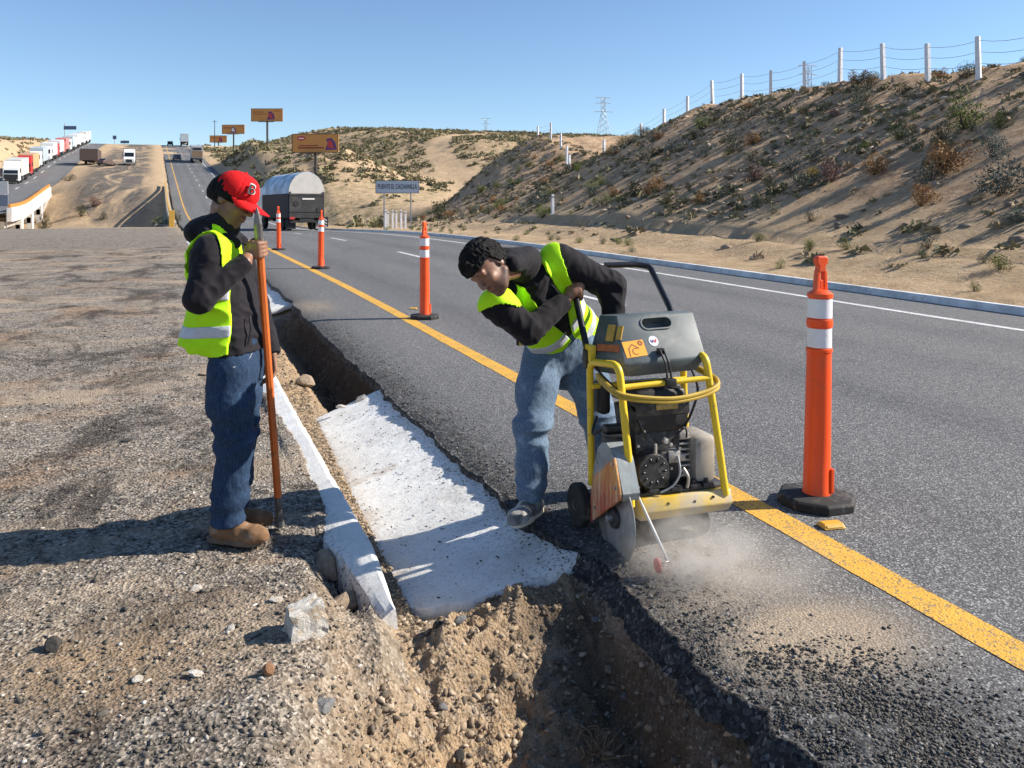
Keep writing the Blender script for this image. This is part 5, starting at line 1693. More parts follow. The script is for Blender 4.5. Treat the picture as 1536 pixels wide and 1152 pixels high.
# ---- cloth, skin
def mat_cloth(name, c, rough=0.85, var=0.25, scale=5, weave=420, bump=0.25, sheen=0.15):
    m, nt, b = new_mat(name)
    n = N(nt)
    cc = n.ramp(n.noise(scale, 6, 0.65), [(0.3, tuple(q * (1 - var) for q in c)), (0.7, tuple(min(1, q * (1 + var)) for q in c))])
    nt.links.new(cc, b.inputs["Base Color"])
    b.inputs["Roughness"].default_value = rough
    b.inputs["Sheen Weight"].default_value = sheen
    b.inputs["Sheen Roughness"].default_value = 0.5
    b.inputs["Specular IOR Level"].default_value = 0.25
    h = n.math('ADD', n.noise(weave, 2, 0.5), n.math('MULTIPLY', n.noise(26, 5, 0.6, 0.4), 1.6))
    nt.links.new(n.bump(h, bump, 0.006), b.inputs["Normal"])
    return m


def mat_denim(name, c, fade):
    m, nt, b = new_mat(name)
    n = N(nt)
    f = n.noise(5.0, 7, 0.7, 0.5)
    cc = n.ramp(f, [(0.28, tuple(q * 0.6 for q in c)), (0.55, c), (0.78, fade)])
    st = n.noise(240.0, 2, 0.6, vec=n.scale((1, 1, 0.12)))
    cc = n.mix(n.mapr(st, 0.35, 0.65, 0, 0.35), cc, fade)
    nt.links.new(cc, b.inputs["Base Color"])
    b.inputs["Roughness"].default_value = 0.85
    b.inputs["Specular IOR Level"].default_value = 0.2
    h = n.math('ADD', n.noise(320, 2, 0.5), n.math('MULTIPLY', n.noise(30, 6, 0.65, 0.5), 2.0))
    nt.links.new(n.bump(h, 0.35, 0.007), b.inputs["Normal"])
    return m


def mat_skin(name, c):
    m, nt, b = new_mat(name)
    n = N(nt)
    cc = n.ramp(n.noise(16, 6, 0.6), [(0.3, tuple(q * 0.78 for q in c)), (0.7, c)])
    st = n.math('MULTIPLY', n.attr("beard"), n.mapr(n.noise(420, 3, 0.7), 0.25, 0.6), True)
    cc = n.mix(st, cc, (0.035, 0.024, 0.02))
    cc = n.mix(n.attr("lips"), cc, (0.24, 0.085, 0.065))
    nt.links.new(cc, b.inputs["Base Color"])
    b.inputs["Roughness"].default_value = 0.5
    b.inputs["Subsurface Weight"].default_value = 0.08
    b.inputs["Subsurface Radius"].default_value = (0.012, 0.005, 0.003)
    nt.links.new(n.bump(n.noise(180, 4, 0.6), 0.15, 0.003), b.inputs["Normal"])
    return m


M_SKIN1 = mat_skin("tan_skin", (0.29, 0.145, 0.088))
M_SKIN2 = mat_skin("warm_tan_skin", (0.31, 0.155, 0.094))
M_HOOD1 = mat_cloth("charcoal_fleece", (0.013, 0.011, 0.015), sheen=0.05)
M_HOOD2 = mat_cloth("black_fleece", (0.009, 0.0075, 0.0105), sheen=0.04)
M_VEST = mat_cloth("fluorescent_yellow_mesh", (0.50, 0.93, 0.012), 0.7, var=0.08, bump=0.15, sheen=0.0)
M_STRIPE = plain("silver_reflective_tape", (0.52, 0.54, 0.58), 0.4, var=0.08, scale=30)
M_JEAN1 = mat_denim("dark_blue_denim", (0.014, 0.031, 0.070), (0.075, 0.135, 0.235))
M_JEAN2 = mat_denim("mid_blue_denim", (0.085, 0.135, 0.21), (0.32, 0.42, 0.54))
M_BOOT = plain("brown_suede", (0.20, 0.105, 0.05), 0.85, var=0.25, scale=20, bump=0.25, bscale=90, dirt=(0.30, 0.22, 0.15), dirt_amt=0.2)
M_SOLE = plain("tan_rubber_sole", (0.16, 0.11, 0.075), 0.8, var=0.2, scale=20)
M_SNEAK = plain("charcoal_canvas", (0.09, 0.092, 0.096), 0.8, var=0.3, scale=14, dirt=(0.48, 0.47, 0.46), dirt_amt=0.55)
M_WSOLE = plain("cream_rubber_sole", (0.66, 0.60, 0.47), 0.7, var=0.12, scale=20)
M_HAIR = plain("black_hair", (0.006, 0.005, 0.005), 0.6, var=0.4, scale=60, bump=0.8, bscale=170, bdist=0.01, spec=0.2)
M_CAP = mat_cloth("red_cap_cotton", (0.62, 0.010, 0.012), 0.9, var=0.10, bump=0.25, sheen=0.0)


def head(S, c, R, beard=False):
    """R columns: forward, left, up"""
    R = np.array(R); c = np.array(c, float)
    P = lambda x, y, z: c + R @ np.array([x, y, z])
    S.ell(P(-0.012, 0, 0.032), (0.099, 0.078, 0.097), R, 0.0)
    S.ell(P(0.030, 0, -0.030), (0.066, 0.064, 0.082), R, 0.02)
    S.ell(P(0.036, 0, -0.072), (0.056, 0.052, 0.044), R, 0.02)
    S.cone(P(0.072, -0.012, -0.107), P(0.072, 0.012, -0.107), 0.017, 0.017, 0.02)
    for sgn in (-1, 1):
        S.cone(P(-0.005, 0.056 * sgn, -0.055), P(0.05, 0.035 * sgn, -0.098), 0.018, 0.016, 0.025)       # jaw line
        S.ell(P(0.068, 0.040 * sgn, -0.022), (0.022, 0.022, 0.018), R, 0.02)                           # cheek
        S.ell(P(0.0985, 0.032 * sgn, 0.014), (0.017, 0.018, 0.012), R, 0.012, 'sub')                     # eye socket
        S.ell(P(0.0745, 0.032 * sgn, 0.013), (0.0125, 0.0135, 0.0115), R, 0.005)                         # eyeball and lid
        S.cone(P(0.082, 0.046 * sgn, 0.031), P(0.090, 0.014 * sgn, 0.034), 0.0065, 0.0085, 0.02)        # brow
        S.ell(P(0.103, 0.011 * sgn, -0.031), (0.010, 0.008, 0.008), R, 0.006)                           # nostril wing
        S.ell(P(-0.012, 0.079 * sgn, -0.006), (0.019, 0.008, 0.031), R, 0.006)                          # ear
        S.ell(P(-0.006, 0.086 * sgn, 0.002), (0.008, 0.006, 0.014), R, 0.004, 'sub')
    S.cone(P(0.094, 0, 0.022), P(0.117, 0, -0.020), 0.008, 0.0105, 0.012)
    S.ell(P(0.114, 0, -0.026), (0.012, 0.011, 0.009), R, 0.006)
    S.ell(P(0.096, 0, -0.056), (0.010, 0.023, 0.0065), R, 0.006)
    S.ell(P(0.094, 0, -0.069), (0.010, 0.020, 0.0075), R, 0.006)
    S.ell(P(0.106, 0, -0.0625), (0.008, 0.022, 0.0016), R, 0.002, 'sub')


def face_masks(hc, HR, amount):
    def fn(pts):
        q = (pts - hc) @ HR
        x, y, z = q[:, 0], q[:, 1], q[:, 2]
        near = (np.abs(x) < 0.16) & (np.abs(y) < 0.1) & (np.abs(z) < 0.14)
        jaw = sstep(-0.035, -0.062, z) * sstep(-0.03, 0.02, x) + 0.8 * np.exp(-((z + 0.045) / 0.006) ** 2) * (x > 0.09)
        side = np.exp(-((x + 0.0) / 0.022) ** 2) * (np.abs(y) > 0.05) * sstep(0.03, -0.02, z)
        lips = np.exp(-((z + 0.0625) / 0.0085) ** 2 - (y / 0.021) ** 4) * (x > 0.085)
        return {"beard": np.clip(amount * (jaw + side), 0, 1) * near * (1 - lips), "lips": lips * near * 0.8}
    return fn


def grip_hand(S, G, axis, back, rb, wrist, thumb_side=1, rf=0.0098):
    """closed hand round a bar of radius rb; axis runs from little finger to index finger, back points from the bar to the palm"""
    G = np.array(G, float); u = unit(axis); n = unit(np.array(back) - u * (np.array(back) @ u)); c = np.cross(u, n) * thumb_side
    q = lambda th, off, r: G + u * off + (math.cos(th) * n + math.sin(th) * c) * r
    for i, (off, ln) in enumerate(zip((-0.030, -0.010, 0.0105, 0.031), (0.86, 0.97, 1.0, 0.93))):
        rr = rb + rf * 0.95
        th = [0.75, 1.25, 2.0, 2.75, 2.75 + 0.9 * ln]
        kn = [1.45, 1.30, 1.0, 1.0, 0.98]
        pts = [q(t, off * (1 - 0.06 * j), rr * k_) for j, (t, k_) in enumerate(zip(th, kn))]
        S.chain(pts, [rf * 1.12, rf * 1.12, rf, rf * 0.95, rf * 0.82], 0.003)
    # palm
    for off in (-0.027, -0.009, 0.009, 0.027):
        S.chain([q(0.75, off, (rb + rf) * 1.42), q(0.0, off, rb + 0.017), q(-0.75, off * 0.8, rb + 0.021)], [0.0125, 0.0145, 0.016], 0.014)
    heel = q(-0.95, -0.004, rb + 0.026)
    S.cone(heel, wrist, 0.026, 0.0265, 0.02)
    # thumb
    S.chain([q(-0.9, 0.022, rb + 0.020), q(-1.3, 0.036, rb + 0.014), q(-2.0, 0.043, rb + 0.010), q(-2.7, 0.040, rb + 0.010)], [0.0165, 0.0135, 0.0115, 0.0095], 0.006)


def loose_hand(S, wrist, d, palm, side=1):
    """relaxed hanging hand; d down the fingers, palm the way the palm faces"""
    w = np.array(wrist, float); d = unit(d); p = unit(np.array(palm) - d * (np.array(palm) @ d)); s_ = np.cross(d, p) * side
    for off in (-0.026, -0.009, 0.009, 0.026):
        S.cone(w + d * 0.01 + s_ * off * 0.7, w + d * 0.085 + s_ * off, 0.014, 0.0115, 0.012)
        L = 0.078 - abs(off - 0.006) * 0.7
        a = w + d * 0.085 + s_ * off
        b = a + (d * 0.9 + p * 0.42) * L * 0.5
        e = b + (d * 0.62 + p * 0.78) * L * 0.32
        g = e + (d * 0.25 + p * 0.97) * L * 0.26
        S.chain([a, b, e, g], [0.0108, 0.0098, 0.009, 0.0078], 0.003)
    S.chain([w + d * 0.03 + s_ * 0.026, w + d * 0.062 + s_ * 0.046 + p * 0.014, w + d * 0.10 + s_ * 0.050 + p * 0.026], [0.0165, 0.0125, 0.009], 0.006)


def shoe(root, name, ankle, toe_dir, L, mat_u, mat_s, shaft=0.0, tilt=0.0, hsole=0.028):
    """one shoe; ankle is the point on the ground below the ankle"""
    d = unit([toe_dir[0], toe_dir[1], 0]); s_ = np.array([-d[1], d[0], 0]); up = np.array([0, 0, 1.0])
    o = np.array(ankle, float)
    P = lambda a, b, z: o + d * a + s_ * b + up * z
    lo = o - 0.32; hi = o + 0.32
    S = SDF((lo[0], lo[1], o[2] - 0.02), (hi[0], hi[1], o[2] + 0.26), 0.005)
    S.cone(P(-0.055, 0, 0.052), P(0.05, 0, 0.052), 0.038, 0.044, 0.02)
    S.cone(P(0.05, 0, 0.050), P(L - 0.115, 0.004, 0.045), 0.044, 0.036, 0.02)
    S.cone(P(L - 0.15, -0.018, 0.044), P(L - 0.15, 0.018, 0.044), 0.034, 0.034, 0.03)
    S.cone(P(-0.01, 0, 0.06), P(-0.015, 0, 0.10 + shaft), 0.042, 0.048, 0.03)
    S.cone(P(0.02, 0, 0.085), P(0.09, 0, 0.062), 0.034, 0.028, 0.02)
    S.wrinkle(0.0025, 70, 5, 6)
    S.clip(lambda x, y, z: (o[2] + 0.02) - z + 0 * x + 0 * y)
    sh = S.mesh(name, mat_u, root)
    out = []
    for k in range(36):
        a = 2 * math.pi * k / 36
        cx_, sx_ = math.cos(a), math.sin(a)
        hw = 0.046 if cx_ > 0 else 0.040
        hw *= 1.0 - 0.16 * math.exp(-((cx_ + 0.15) / 0.3) ** 2)
        half = (L - 0.01) / 2
        e = 2.6
        r = (abs(cx_) ** e + abs(sx_) ** e) ** (-1 / e)
        out.append(P(half - 0.105 + half * cx_ * r, hw * sx_ * r, 0))
    mb = MB()
    n = len(out)
    mb.add([tuple(p) for p in out] + [tuple(p + up * hsole) for p in out], [(i, (i + 1) % n, n + (i + 1) % n, n + i) for i in range(n)] + [tuple(range(n - 1, -1, -1)), tuple(range(n, 2 * n))])
    mb.build("sole", mat_s, sh, bevel=0.004)
    lc = MB()
    for k in range(4):
        a = 0.035 + 0.018 * k; z = 0.122 - 0.011 * k
        lc.tube([P(a, -0.026, z - 0.012), P(a + 0.008, 0, z + 0.001), P(a, 0.026, z - 0.012)], 0.0035, 6)
    prop(lc.build("laces", M_BLACKT if mat_u is M_SNEAK else M_SOLE, sh), kind="stuff")
    return sh


# ================================================================== standing worker with the bar
p1 = empty("person", W(370, 803, 3.98), -PHI,
           "worker in red cap, charcoal hoodie and yellow-green vest standing with a tall orange bar", "person")
p1.location.z = 0.0
TF = frame((-0.05, 0, 0.90), (1, -0.06, 0.1), (-0.17, 0.0, 1.0))
tab = [(-0.02, 0.168, 0.122, 0.005), (0.10, 0.165, 0.122, 0.005), (0.28, 0.180, 0.122, 0.0), (0.40, 0.188, 0.118, -0.01), (0.48, 0.165, 0.104, -0.01), (0.55, 0.10, 0.085, 0.0), (0.60, 0.070, 0.070, 0.012)]
shR, shL = (-0.112, -0.175, 1.365), (-0.125, 0.180, 1.360)
elR, elL = (-0.128, -0.255, 1.160), (-0.030, 0.235, 1.085)
wrR, wrL = (0.040, -0.150, 1.312), (0.075, 0.150, 0.845)
bar_top, bar_bot = np.array([0.074, -0.085, 1.565]), np.array([0.138, 0.080, 0.006])
gR = bar_top + (bar_bot - bar_top) * ((1.572 - 1.378) / 1.56)
# body (one surface: head, neck, trunk, arms, hands, legs)
hf = unit((0.86, -0.20, -0.47)); hu = np.array([0.47, 0.0, 0.88]); hu = unit(hu - hf * (hu @ hf)); hl = np.cross(hu, hf)
HR = np.stack([hf, hl, hu], 1)
hc = np.array([-0.062, -0.005, 1.605])
S = SDF((-0.36, -0.40, 0.02), (0.32, 0.36, 1.78), 0.0048)
S.torso(TF, [(r[0], r[1] - 0.035, r[2] - 0.03, r[3]) for r in tab])
S.cone((-0.125, 0, 1.42), hc + HR @ np.array([-0.03, 0, -0.06]), 0.056, 0.054, 0.03)
head(S, hc, HR)
S.chain([shR, elR, wrR], [0.045, 0.038, 0.028], 0.02)
S.chain([shL, elL, wrL], [0.045, 0.038, 0.028], 0.02)
grip_hand(S, gR, bar_top - bar_bot, (-0.55, -0.80, 0.0), 0.019, np.array(wrR))
loose_hand(S, wrL, (0.12, -0.15, -1.0), (-0.6, -0.6, 0.0), 1)
S.chain([(-0.05, -0.09, 0.86), (-0.040, -0.082, 0.47), (-0.058, -0.085, 0.09)], [0.075, 0.05, 0.04], 0.02)
S.chain([(-0.05, 0.09, 0.86), (-0.07, 0.085, 0.47), (-0.105, 0.095, 0.09)], [0.075, 0.05, 0.04], 0.02)
S.mesh("body", M_SKIN1, p1, face_masks(hc, HR, 0.35))
# hair under the cap
S = SDF(hc - 0.17, hc + 0.17, 0.005)
S.ell(hc + HR @ np.array([-0.020, 0, 0.022]), (0.104, 0.087, 0.100), HR, 0)
S.ell(hc + HR @ np.array([-0.085, 0, 0.000]), (0.040, 0.070, 0.055), HR, 0.03)
S.wrinkle(0.005, 130, 3, 8)
g = S.coords()
lx = sum((g[i] - hc[i]) * hf[i] for i in range(3)); lz = sum((g[i] - hc[i]) * hu[i] for i in range(3))
S.f = np.maximum(S.f, np.minimum(lx + 0.012, np.maximum(lx - 0.045, 0.0 - (lz + 0.01)) + 0 * lz)).astype(np.float32)
S.f = np.maximum(S.f, -0.045 - lz).astype(np.float32)
S.mesh("hair", M_HAIR, p1)
# cap
S = SDF(hc - 0.2, hc + 0.22, 0.005)
S.ell(hc + HR @ np.array([-0.006, 0, 0.048]), (0.107, 0.089, 0.088), HR, 0)
S.cone(hc + HR @ np.array([0.056, 0, 0.045]), hc + HR @ np.array([0.044, 0, 0.086]), 0.048, 0.038, 0.03)
g = S.coords()
lx = sum((g[i] - hc[i]) * hf[i] for i in range(3)); ly = sum((g[i] - hc[i]) * hl[i] for i in range(3)); lz = sum((g[i] - hc[i]) * hu[i] for i in range(3))
ang = np.arctan2(ly, lx)
S.f = (S.f + 0.0045 * np.exp(-(np.abs(np.sin(ang * 3 + 0.0)) / 0.07) ** 2) * np.clip((0.15 - lz) / 0.05, 0, 1)).astype(np.float32)
S.clip(lambda *a: (0.022 + 0.10 * np.clip(-lx, 0, 1) * 0.25) - lz)
cap = S.mesh("cap", M_CAP, p1)
MB().lathe([(0, -0.004), (0.009, -0.003), (0.009, 0.002), (0.005, 0.006), (0, 0.006)], 12, tuple(hc + HR @ np.array([-0.006, 0, 0.136]))).build('button', M_CAP, cap)
nu_, nr_ = 25, 8
V = []
for k, th in ((0.002, 0), (-0.003, 1)):
    for i in range(nu_):
        a = math.radians(-72 + 144 * i / (nu_ - 1))
        for j in range(nr_):
            t = j / (nr_ - 1)
            x0, y0 = 0.100 * math.cos(a) , 0.090 * math.sin(a)
            reach = 0.102 * math.cos(a * 1.05) ** 0.7 if abs(a * 1.05) < math.pi / 2 else 0
            x = x0 + reach * t; yv = y0 * (1 - 0.04 * t)
            z = 0.030 - 0.016 * t - 0.024 * (yv / 0.09) ** 2 * (0.4 + 0.6 * t)
            V.append(hc + HR @ np.array([x, yv, z + k]))
fa = grid_faces(nu_, nr_)
nn_ = nu_ * nr_
ids = np.arange(nn_).reshape(nu_, nr_)
rim = np.concatenate([ids[:, -1]])
fs = [tuple(q) for q in fa[:, ::-1]] + [tuple(q + nn_) for q in fa] + [(rim[i], rim[i + 1], rim[i + 1] + nn_, rim[i] + nn_) for i in range(len(rim) - 1)]
mesh_obj("brim", V, fs, M_CAP, cap, smooth=True)


def on_ell(c, r, R, dirv, off):
    """point on an ellipsoid in direction dirv (head frame) with its normal"""
    dirv = unit(dirv)
    k = 1 / math.sqrt(sum((dirv[i] / r[i]) ** 2 for i in range(3)))
    p = dirv * k
    n = unit([p[i] / r[i] ** 2 for i in range(3)])
    return c + R @ (p + n * off), R @ n


def glyph(name, ch, pos, nrm_, up_, size, mat, parent, depth=0.0015):
    cu = bpy.data.curves.new(name, 'FONT')
    cu.body = ch; cu.size = size; cu.extrude = depth; cu.align_x = 'CENTER'; cu.align_y = 'CENTER'; cu.offset = 0.0
    t = bpy.data.objects.new(name, cu)
    z = Vector(nrm_).normalized(); y_ = Vector(up_); y_ = (y_ - z * y_.dot(z)).normalized(); x_ = y_.cross(z)
    M = Matrix((x_, y_, z)).transposed().to_4x4(); M.translation = Vector(pos)
    col.objects.link(t)
    bpy.context.view_layer.update()
    me = bpy.data.meshes.new_from_object(t.evaluated_get(bpy.context.evaluated_depsgraph_get()))
    bpy.data.objects.remove(t)
    o = bpy.data.objects.new(name, me)
    col.objects.link(o)
    me.materials.append(mat)
    me.transform(M)
    o.parent = parent
    return o


M_INK = plain("black_thread", (0.012, 0.012, 0.016), 0.7, var=0.1)
M_WTHREAD = plain("white_thread", (0.72, 0.72, 0.72), 0.7, var=0.05)
ec, er = hc + HR @ np.array([0.0, 0, 0.056]), np.array((0.109, 0.090, 0.088))
pB, nB = on_ell(ec, er, HR, (0.93, -0.52, 0.36), 0.004)
glyph("cap_letter_outline", "B", pB, nB, hu, 0.074, M_WTHREAD, cap, 0.002)
glyph("cap_letter", "B", pB + nB * 0.0022 - HR @ np.array([0.0, 0.001, 0.001]), nB, hu, 0.062, M_INK, cap, 0.0022)
stc = hc + HR @ np.array([0.155, -0.018, 0.0155])
mbk = MB()
sn = HR @ unit([0.26, -0.1, 1.0])
sx1 = unit(np.cross(sn, hf)); sy1 = np.cross(sn, sx1)
ringp = [stc + sx1 * 0.021 * math.cos(2 * math.pi * k / 20) + sy1 * 0.021 * math.sin(2 * math.pi * k / 20) for k in range(20)]
mbk.add([tuple(p + sn * 0.003) for p in ringp] + [tuple(p - sn * 0.001) for p in ringp], [tuple(range(20))] + [(i, 20 + i, 20 + (i + 1) % 20, (i + 1) % 20) for i in range(20)])
mbk.build("brim_sticker", plain("silver_sticker", (0.62, 0.55, 0.52), 0.3, var=0.15, scale=90), cap)
# hoodie
S = SDF((-0.42, -0.42, 0.80), (0.34, 0.40, 1.56), 0.0052)
S.torso(TF, tab)
S.cone(shR, np.array(shR) * 0.75 + np.array(elR) * 0.25, 0.078, 0.075, 0.035)
S.cone(shL, np.array(shL) * 0.75 + np.array(elL) * 0.25, 0.075, 0.073, 0.035)
S.wrinkle(0.0060, 26, 12, 9, (1.0, 1.0, 1.5))
V0 = S.copy()
S.chain([np.array(shR) * 0.75 + np.array(elR) * 0.25, elR, wrR], [0.073, 0.064, 0.046], 0.02)
S.chain([np.array(shL) * 0.75 + np.array(elL) * 0.25, elL, wrL], [0.071, 0.062, 0.046], 0.02)
hoodback = np.array([-0.225, 0.0, 1.450])
S.ell(hoodback, (0.060, 0.115, 0.062), None, 0.03)
S.ell((-0.175, 0, 1.480), (0.070, 0.105, 0.050), None, 0.025)
S.cone((-0.13, 0, 1.44), (-0.10, 0, 1.50), 0.082, 0.074, 0.02)
S.cone((-0.15, -0.095, 1.445), (-0.035, -0.055, 1.40), 0.034, 0.026, 0.025)
S.cone((-0.15, 0.095, 1.445), (-0.035, 0.055, 1.40), 0.034, 0.026, 0.025)
S.ell((-0.085, 0.0, 1.575), (0.072, 0.064, 0.075), None, 0.012, 'sub')
S.wrinkle(0.0022, 75, 14, 9)
S.wrinkle(0.0045, 46, 13, 8, (1.3, 1.3, 0.8), lambda x, y, z: np.exp(-(((x + 0.17) / 0.10) ** 2 + ((y + 0.24) / 0.09) ** 2 + ((z - 1.15) / 0.10) ** 2)) * 1.6 + 0.2)
a_ = unit(np.array(wrR) - np.array(elR)); b_ = unit(np.array(wrL) - np.array(elL))
S.clip(lambda x, y, z: np.where((x > -0.05) & (y < -0.08) & (z > 1.2), (x - wrR[0]) * a_[0] + (y - wrR[1]) * a_[1] + (z - wrR[2]) * a_[2] - 0.012, -1))
S.clip(lambda x, y, z: np.where((x > 0.02) & (y > 0.06) & (z < 1.0), (x - wrL[0]) * b_[0] + (y - wrL[1]) * b_[1] + (z - wrL[2]) * b_[2] - 0.01, -1))
hoodie = S.mesh("hoodie", M_HOOD1, p1)
# pocket seam and draw cord
MB().tube(spline([(0.045, -0.125, 0.93), (0.055, -0.115, 1.00), (0.045, -0.10, 1.06)]), 0.004, 6).build("pocket_seam", M_BLACKT, hoodie)
MB().tube(spline([(-0.01, -0.05, 1.40), (0.03, -0.045, 1.37), (0.035, -0.045, 1.29)]), 0.0035, 6).build("draw_cord", M_HOOD1, hoodie)
# vest: thin shell round the trunk, open in front, flaring behind
V0.cone((-0.15, 0.0, 1.16), (-0.205, -0.02, 0.92), 0.07, 0.085, 0.06)
V0.cone((-0.145, -0.10, 1.15), (-0.185, -0.10, 0.93), 0.05, 0.07, 0.05)
V0.wrinkle(0.006, 42, 33, 6, (1.0, 1.6, 0.25), lambda x, y, z: np.clip((-0.17 - x) / 0.05, 0, 1.5))
hem = lambda x, y: 0.885 + 0.10 * (x < -0.21) * np.clip((-0.21 - x) / 0.05, 0, 0.4) + 0.008 * np.sin(40 * x + 20 * y)


def p1_cuts(T):
    T.clip(lambda x, y, z: hem(x, y) - z)
    T.clip(lambda x, y, z: x + 0.020 + 0.06 * (y > 0.0) + 0.004 * np.clip(1.2 - z, 0, 0.3) / 0.3 + 0.5 * np.clip(z - 1.40, 0, 1) + 0.006 * np.sin(z * 23))
    for sh, el in ((shR, elR), (shL, elL)):
        c_ = np.array(sh) + (np.array(el) - np.array(sh)) * 0.18
        T.ell(c_ + np.array([-0.016, 0.085 * np.sign(sh[1]), -0.01]), (0.095, 0.166, 0.180), None, 0.0, 'sub')
    T.ell((-0.070, 0, 1.600), (0.16, 0.122, 0.190), None, 0, 'sub')
    return T


T = V0.copy(); T.f = np.maximum(V0.f - 0.0125, -(V0.f + 0.002)).astype(np.float32)
vest = p1_cuts(T).mesh("vest", M_VEST, p1)
for zc, slope_ in ((0.995, 0.05), (1.165, 0.02)):
    T = V0.copy()
    T.f = np.maximum(V0.f - 0.0160, -(V0.f - 0.006)).astype(np.float32)
    T.clip(lambda x, y, z: np.abs(z - zc - slope_ * (x + 0.1)) - 0.0265)
    p1_cuts(T).mesh("reflective_stripe", M_STRIPE, vest)
# pale binding along the front edge
# jeans
S = SDF((-0.28, -0.28, 0.04), (0.20, 0.28, 0.98), 0.0055)
S.torso(frame((-0.045, 0, 0.80), (1, 0, 0), (0, 0, 1)), [(-0.06, 0.15, 0.115, -0.01), (0.05, 0.160, 0.118, 0.0), (0.15, 0.152, 0.110, 0.0)], 0.02)
S.chain([(-0.045, -0.085, 0.80), (-0.045, -0.095, 0.66), (-0.030, -0.082, 0.47), (-0.060, -0.085, 0.115)], [0.108, 0.102, 0.082, 0.076], 0.035)
S.chain([(-0.055, 0.085, 0.80), (-0.065, 0.10, 0.66), (-0.062, 0.085, 0.47), (-0.105, 0.095, 0.115)], [0.105, 0.098, 0.082, 0.075], 0.035)
S.wrinkle(0.0035, 17, 41, 7, (0.8, 0.8, 1.3))
S.wrinkle(0.0012, 90, 45, 8)
S.wrinkle(0.0145, 30, 43, 5, (0.45, 0.45, 1.6), lambda x, y, z: np.exp(-((z - 0.50) / 0.10) ** 2) * 0.75 + np.exp(-((z - 0.19) / 0.09) ** 2) * 1.05)
S.clip(lambda x, y, z: 0.093 + 0.02 * (x + 0.06) + 0.008 * np.sin(25 * x) - z + 0 * y)
jeans = S.mesh("jeans", M_JEAN1, p1)
pk = MB().tube(spline([(0.055, -0.095, 0.885), (0.040, -0.135, 0.85), (-0.005, -0.182, 0.835)]), 0.0028, 6)
prop(pk.build("pocket_stitching", plain("pale_denim_thread", (0.25, 0.27, 0.30), 0.8), jeans), kind="stuff")
shoe(p1, "boot", (-0.060, -0.085, 0.0), (1.0, -0.22), 0.285, M_BOOT, M_SOLE, 0.05)
shoe(p1, "boot", (-0.105, 0.095, 0.0), (1.0, -0.05), 0.285, M_BOOT, M_SOLE, 0.05)

# ---- the digging bar he holds
rod = empty("digging_bar", p1.location, -PHI, "tall orange digging bar with a bare pointed steel tip, held upright by the standing worker", "bar")
bd = bar_bot - bar_top
bp = lambda t: tuple(bar_top + bd * t)
M_BARO = plain("worn_orange_paint", (0.62, 0.13, 0.02), 0.5, var=0.2, scale=6, dirt=(0.22, 0.08, 0.03), dirt_amt=0.25)
MB().tube([bp(t) for t in np.linspace(0.115, 0.90, 12)], 0.0185, 8).build("shaft", M_BARO, rod)
M_BARE = plain("bare_dark_steel", (0.16, 0.15, 0.145), 0.4, metal=0.7, var=0.3, scale=15, dirt=(0.20, 0.10, 0.05), dirt_amt=0.2)
MB().tube([bp(0.0), bp(0.02), bp(0.05), bp(0.12)], [0.003, 0.012, 0.021, 0.0195], 8).build("pointed_tip", M_BARE, rod)
MB().tube([bp(0.90), bp(0.95), bp(0.975), bp(0.992), bp(1.0)], [0.0185, 0.017, 0.019, 0.026, 0.010], 8).build("chisel_end", M_BARE, rod)

# ================================================================== worker bent over the saw
CO = np.array([0.2, 4.4, 0.0])


def L2(x, d, z): return np.array([x, d, z]) - CO


def CF(px, py, D): return np.array([(px - 768) / 1250 * D, D, CAMH - (py - 316) / 1250 * D]) - CO


o_w = (CO[0] * CP + CO[1] * SP, -CO[0] * SP + CO[1] * CP, 0.0)
p2 = empty("person", o_w, -PHI, "bareheaded worker in black hoodie and yellow-green vest bent over the floor saw", "person")
pel = L2(0.296, 4.64, 0.82); nek = L2(0.050, 4.22, 1.275)
shR, shL = L2(-0.075, 4.13, 1.085), L2(0.240, 4.33, 1.290)
TF = frame(pel, np.cross(unit(shL - shR), unit(nek - pel)), nek - pel)
_, tf_, tl_, ta_ = TF
elR, elL = L2(0.085, 4.13, 0.955), L2(0.520, 4.38, 1.155)
gW = np.array([1.7035, 3.985, 1.130])                      # grip point on the handlebar
gP = np.array([gW[0] * CP - gW[1] * SP, gW[0] * SP + gW[1] * CP, gW[2]]) - CO
hb0 = np.array([1.664, 3.73, 0.86]); hb1 = np.array([1.700, 3.96, 1.105])
dW = hb1 - hb0
dP = unit([dW[0] * CP - dW[1] * SP, dW[0] * SP + dW[1] * CP, dW[2]])
wrR = gP + np.array([-0.062, -0.045, -0.050]); wrL = L2(0.530, 4.34, 0.985)
hpR, hpL = L2(0.180, 4.57, 0.775), L2(0.385, 4.62, 0.775)
knR, knL = L2(0.108, 4.36, 0.43), L2(0.465, 4.50, 0.43)
anR, anL = L2(0.098, 4.27, 0.085), L2(0.520, 4.56, 0.085)
hf = unit((-0.36, -0.68, -0.64)); hu = np.array([-0.78, -0.22, 0.58]); hu = unit(hu - hf * (hu @ hf)); hl = np.cross(hu, hf)
HR = np.stack([hf, hl, hu], 1)
hc = CF(733, 402, 3.98)
tab2 = [(-0.05, 0.172, 0.128, 0.0), (0.10, 0.170, 0.128, 0.005), (0.28, 0.182, 0.128, 0.0), (0.40, 0.190, 0.125, -0.005), (0.48, 0.170, 0.110, 0.0), (0.55, 0.105, 0.088, 0.02), (0.60, 0.075, 0.072, 0.04)]
S = SDF((-0.55, -0.62, 0.02), (0.42, 0.28, 1.46), 0.0048)
S.torso(TF, [(r[0], r[1] - 0.035, r[2] - 0.03, r[3]) for r in tab2])
S.cone(nek, hc + HR @ np.array([-0.03, 0, -0.06]), 0.058, 0.055, 0.03)
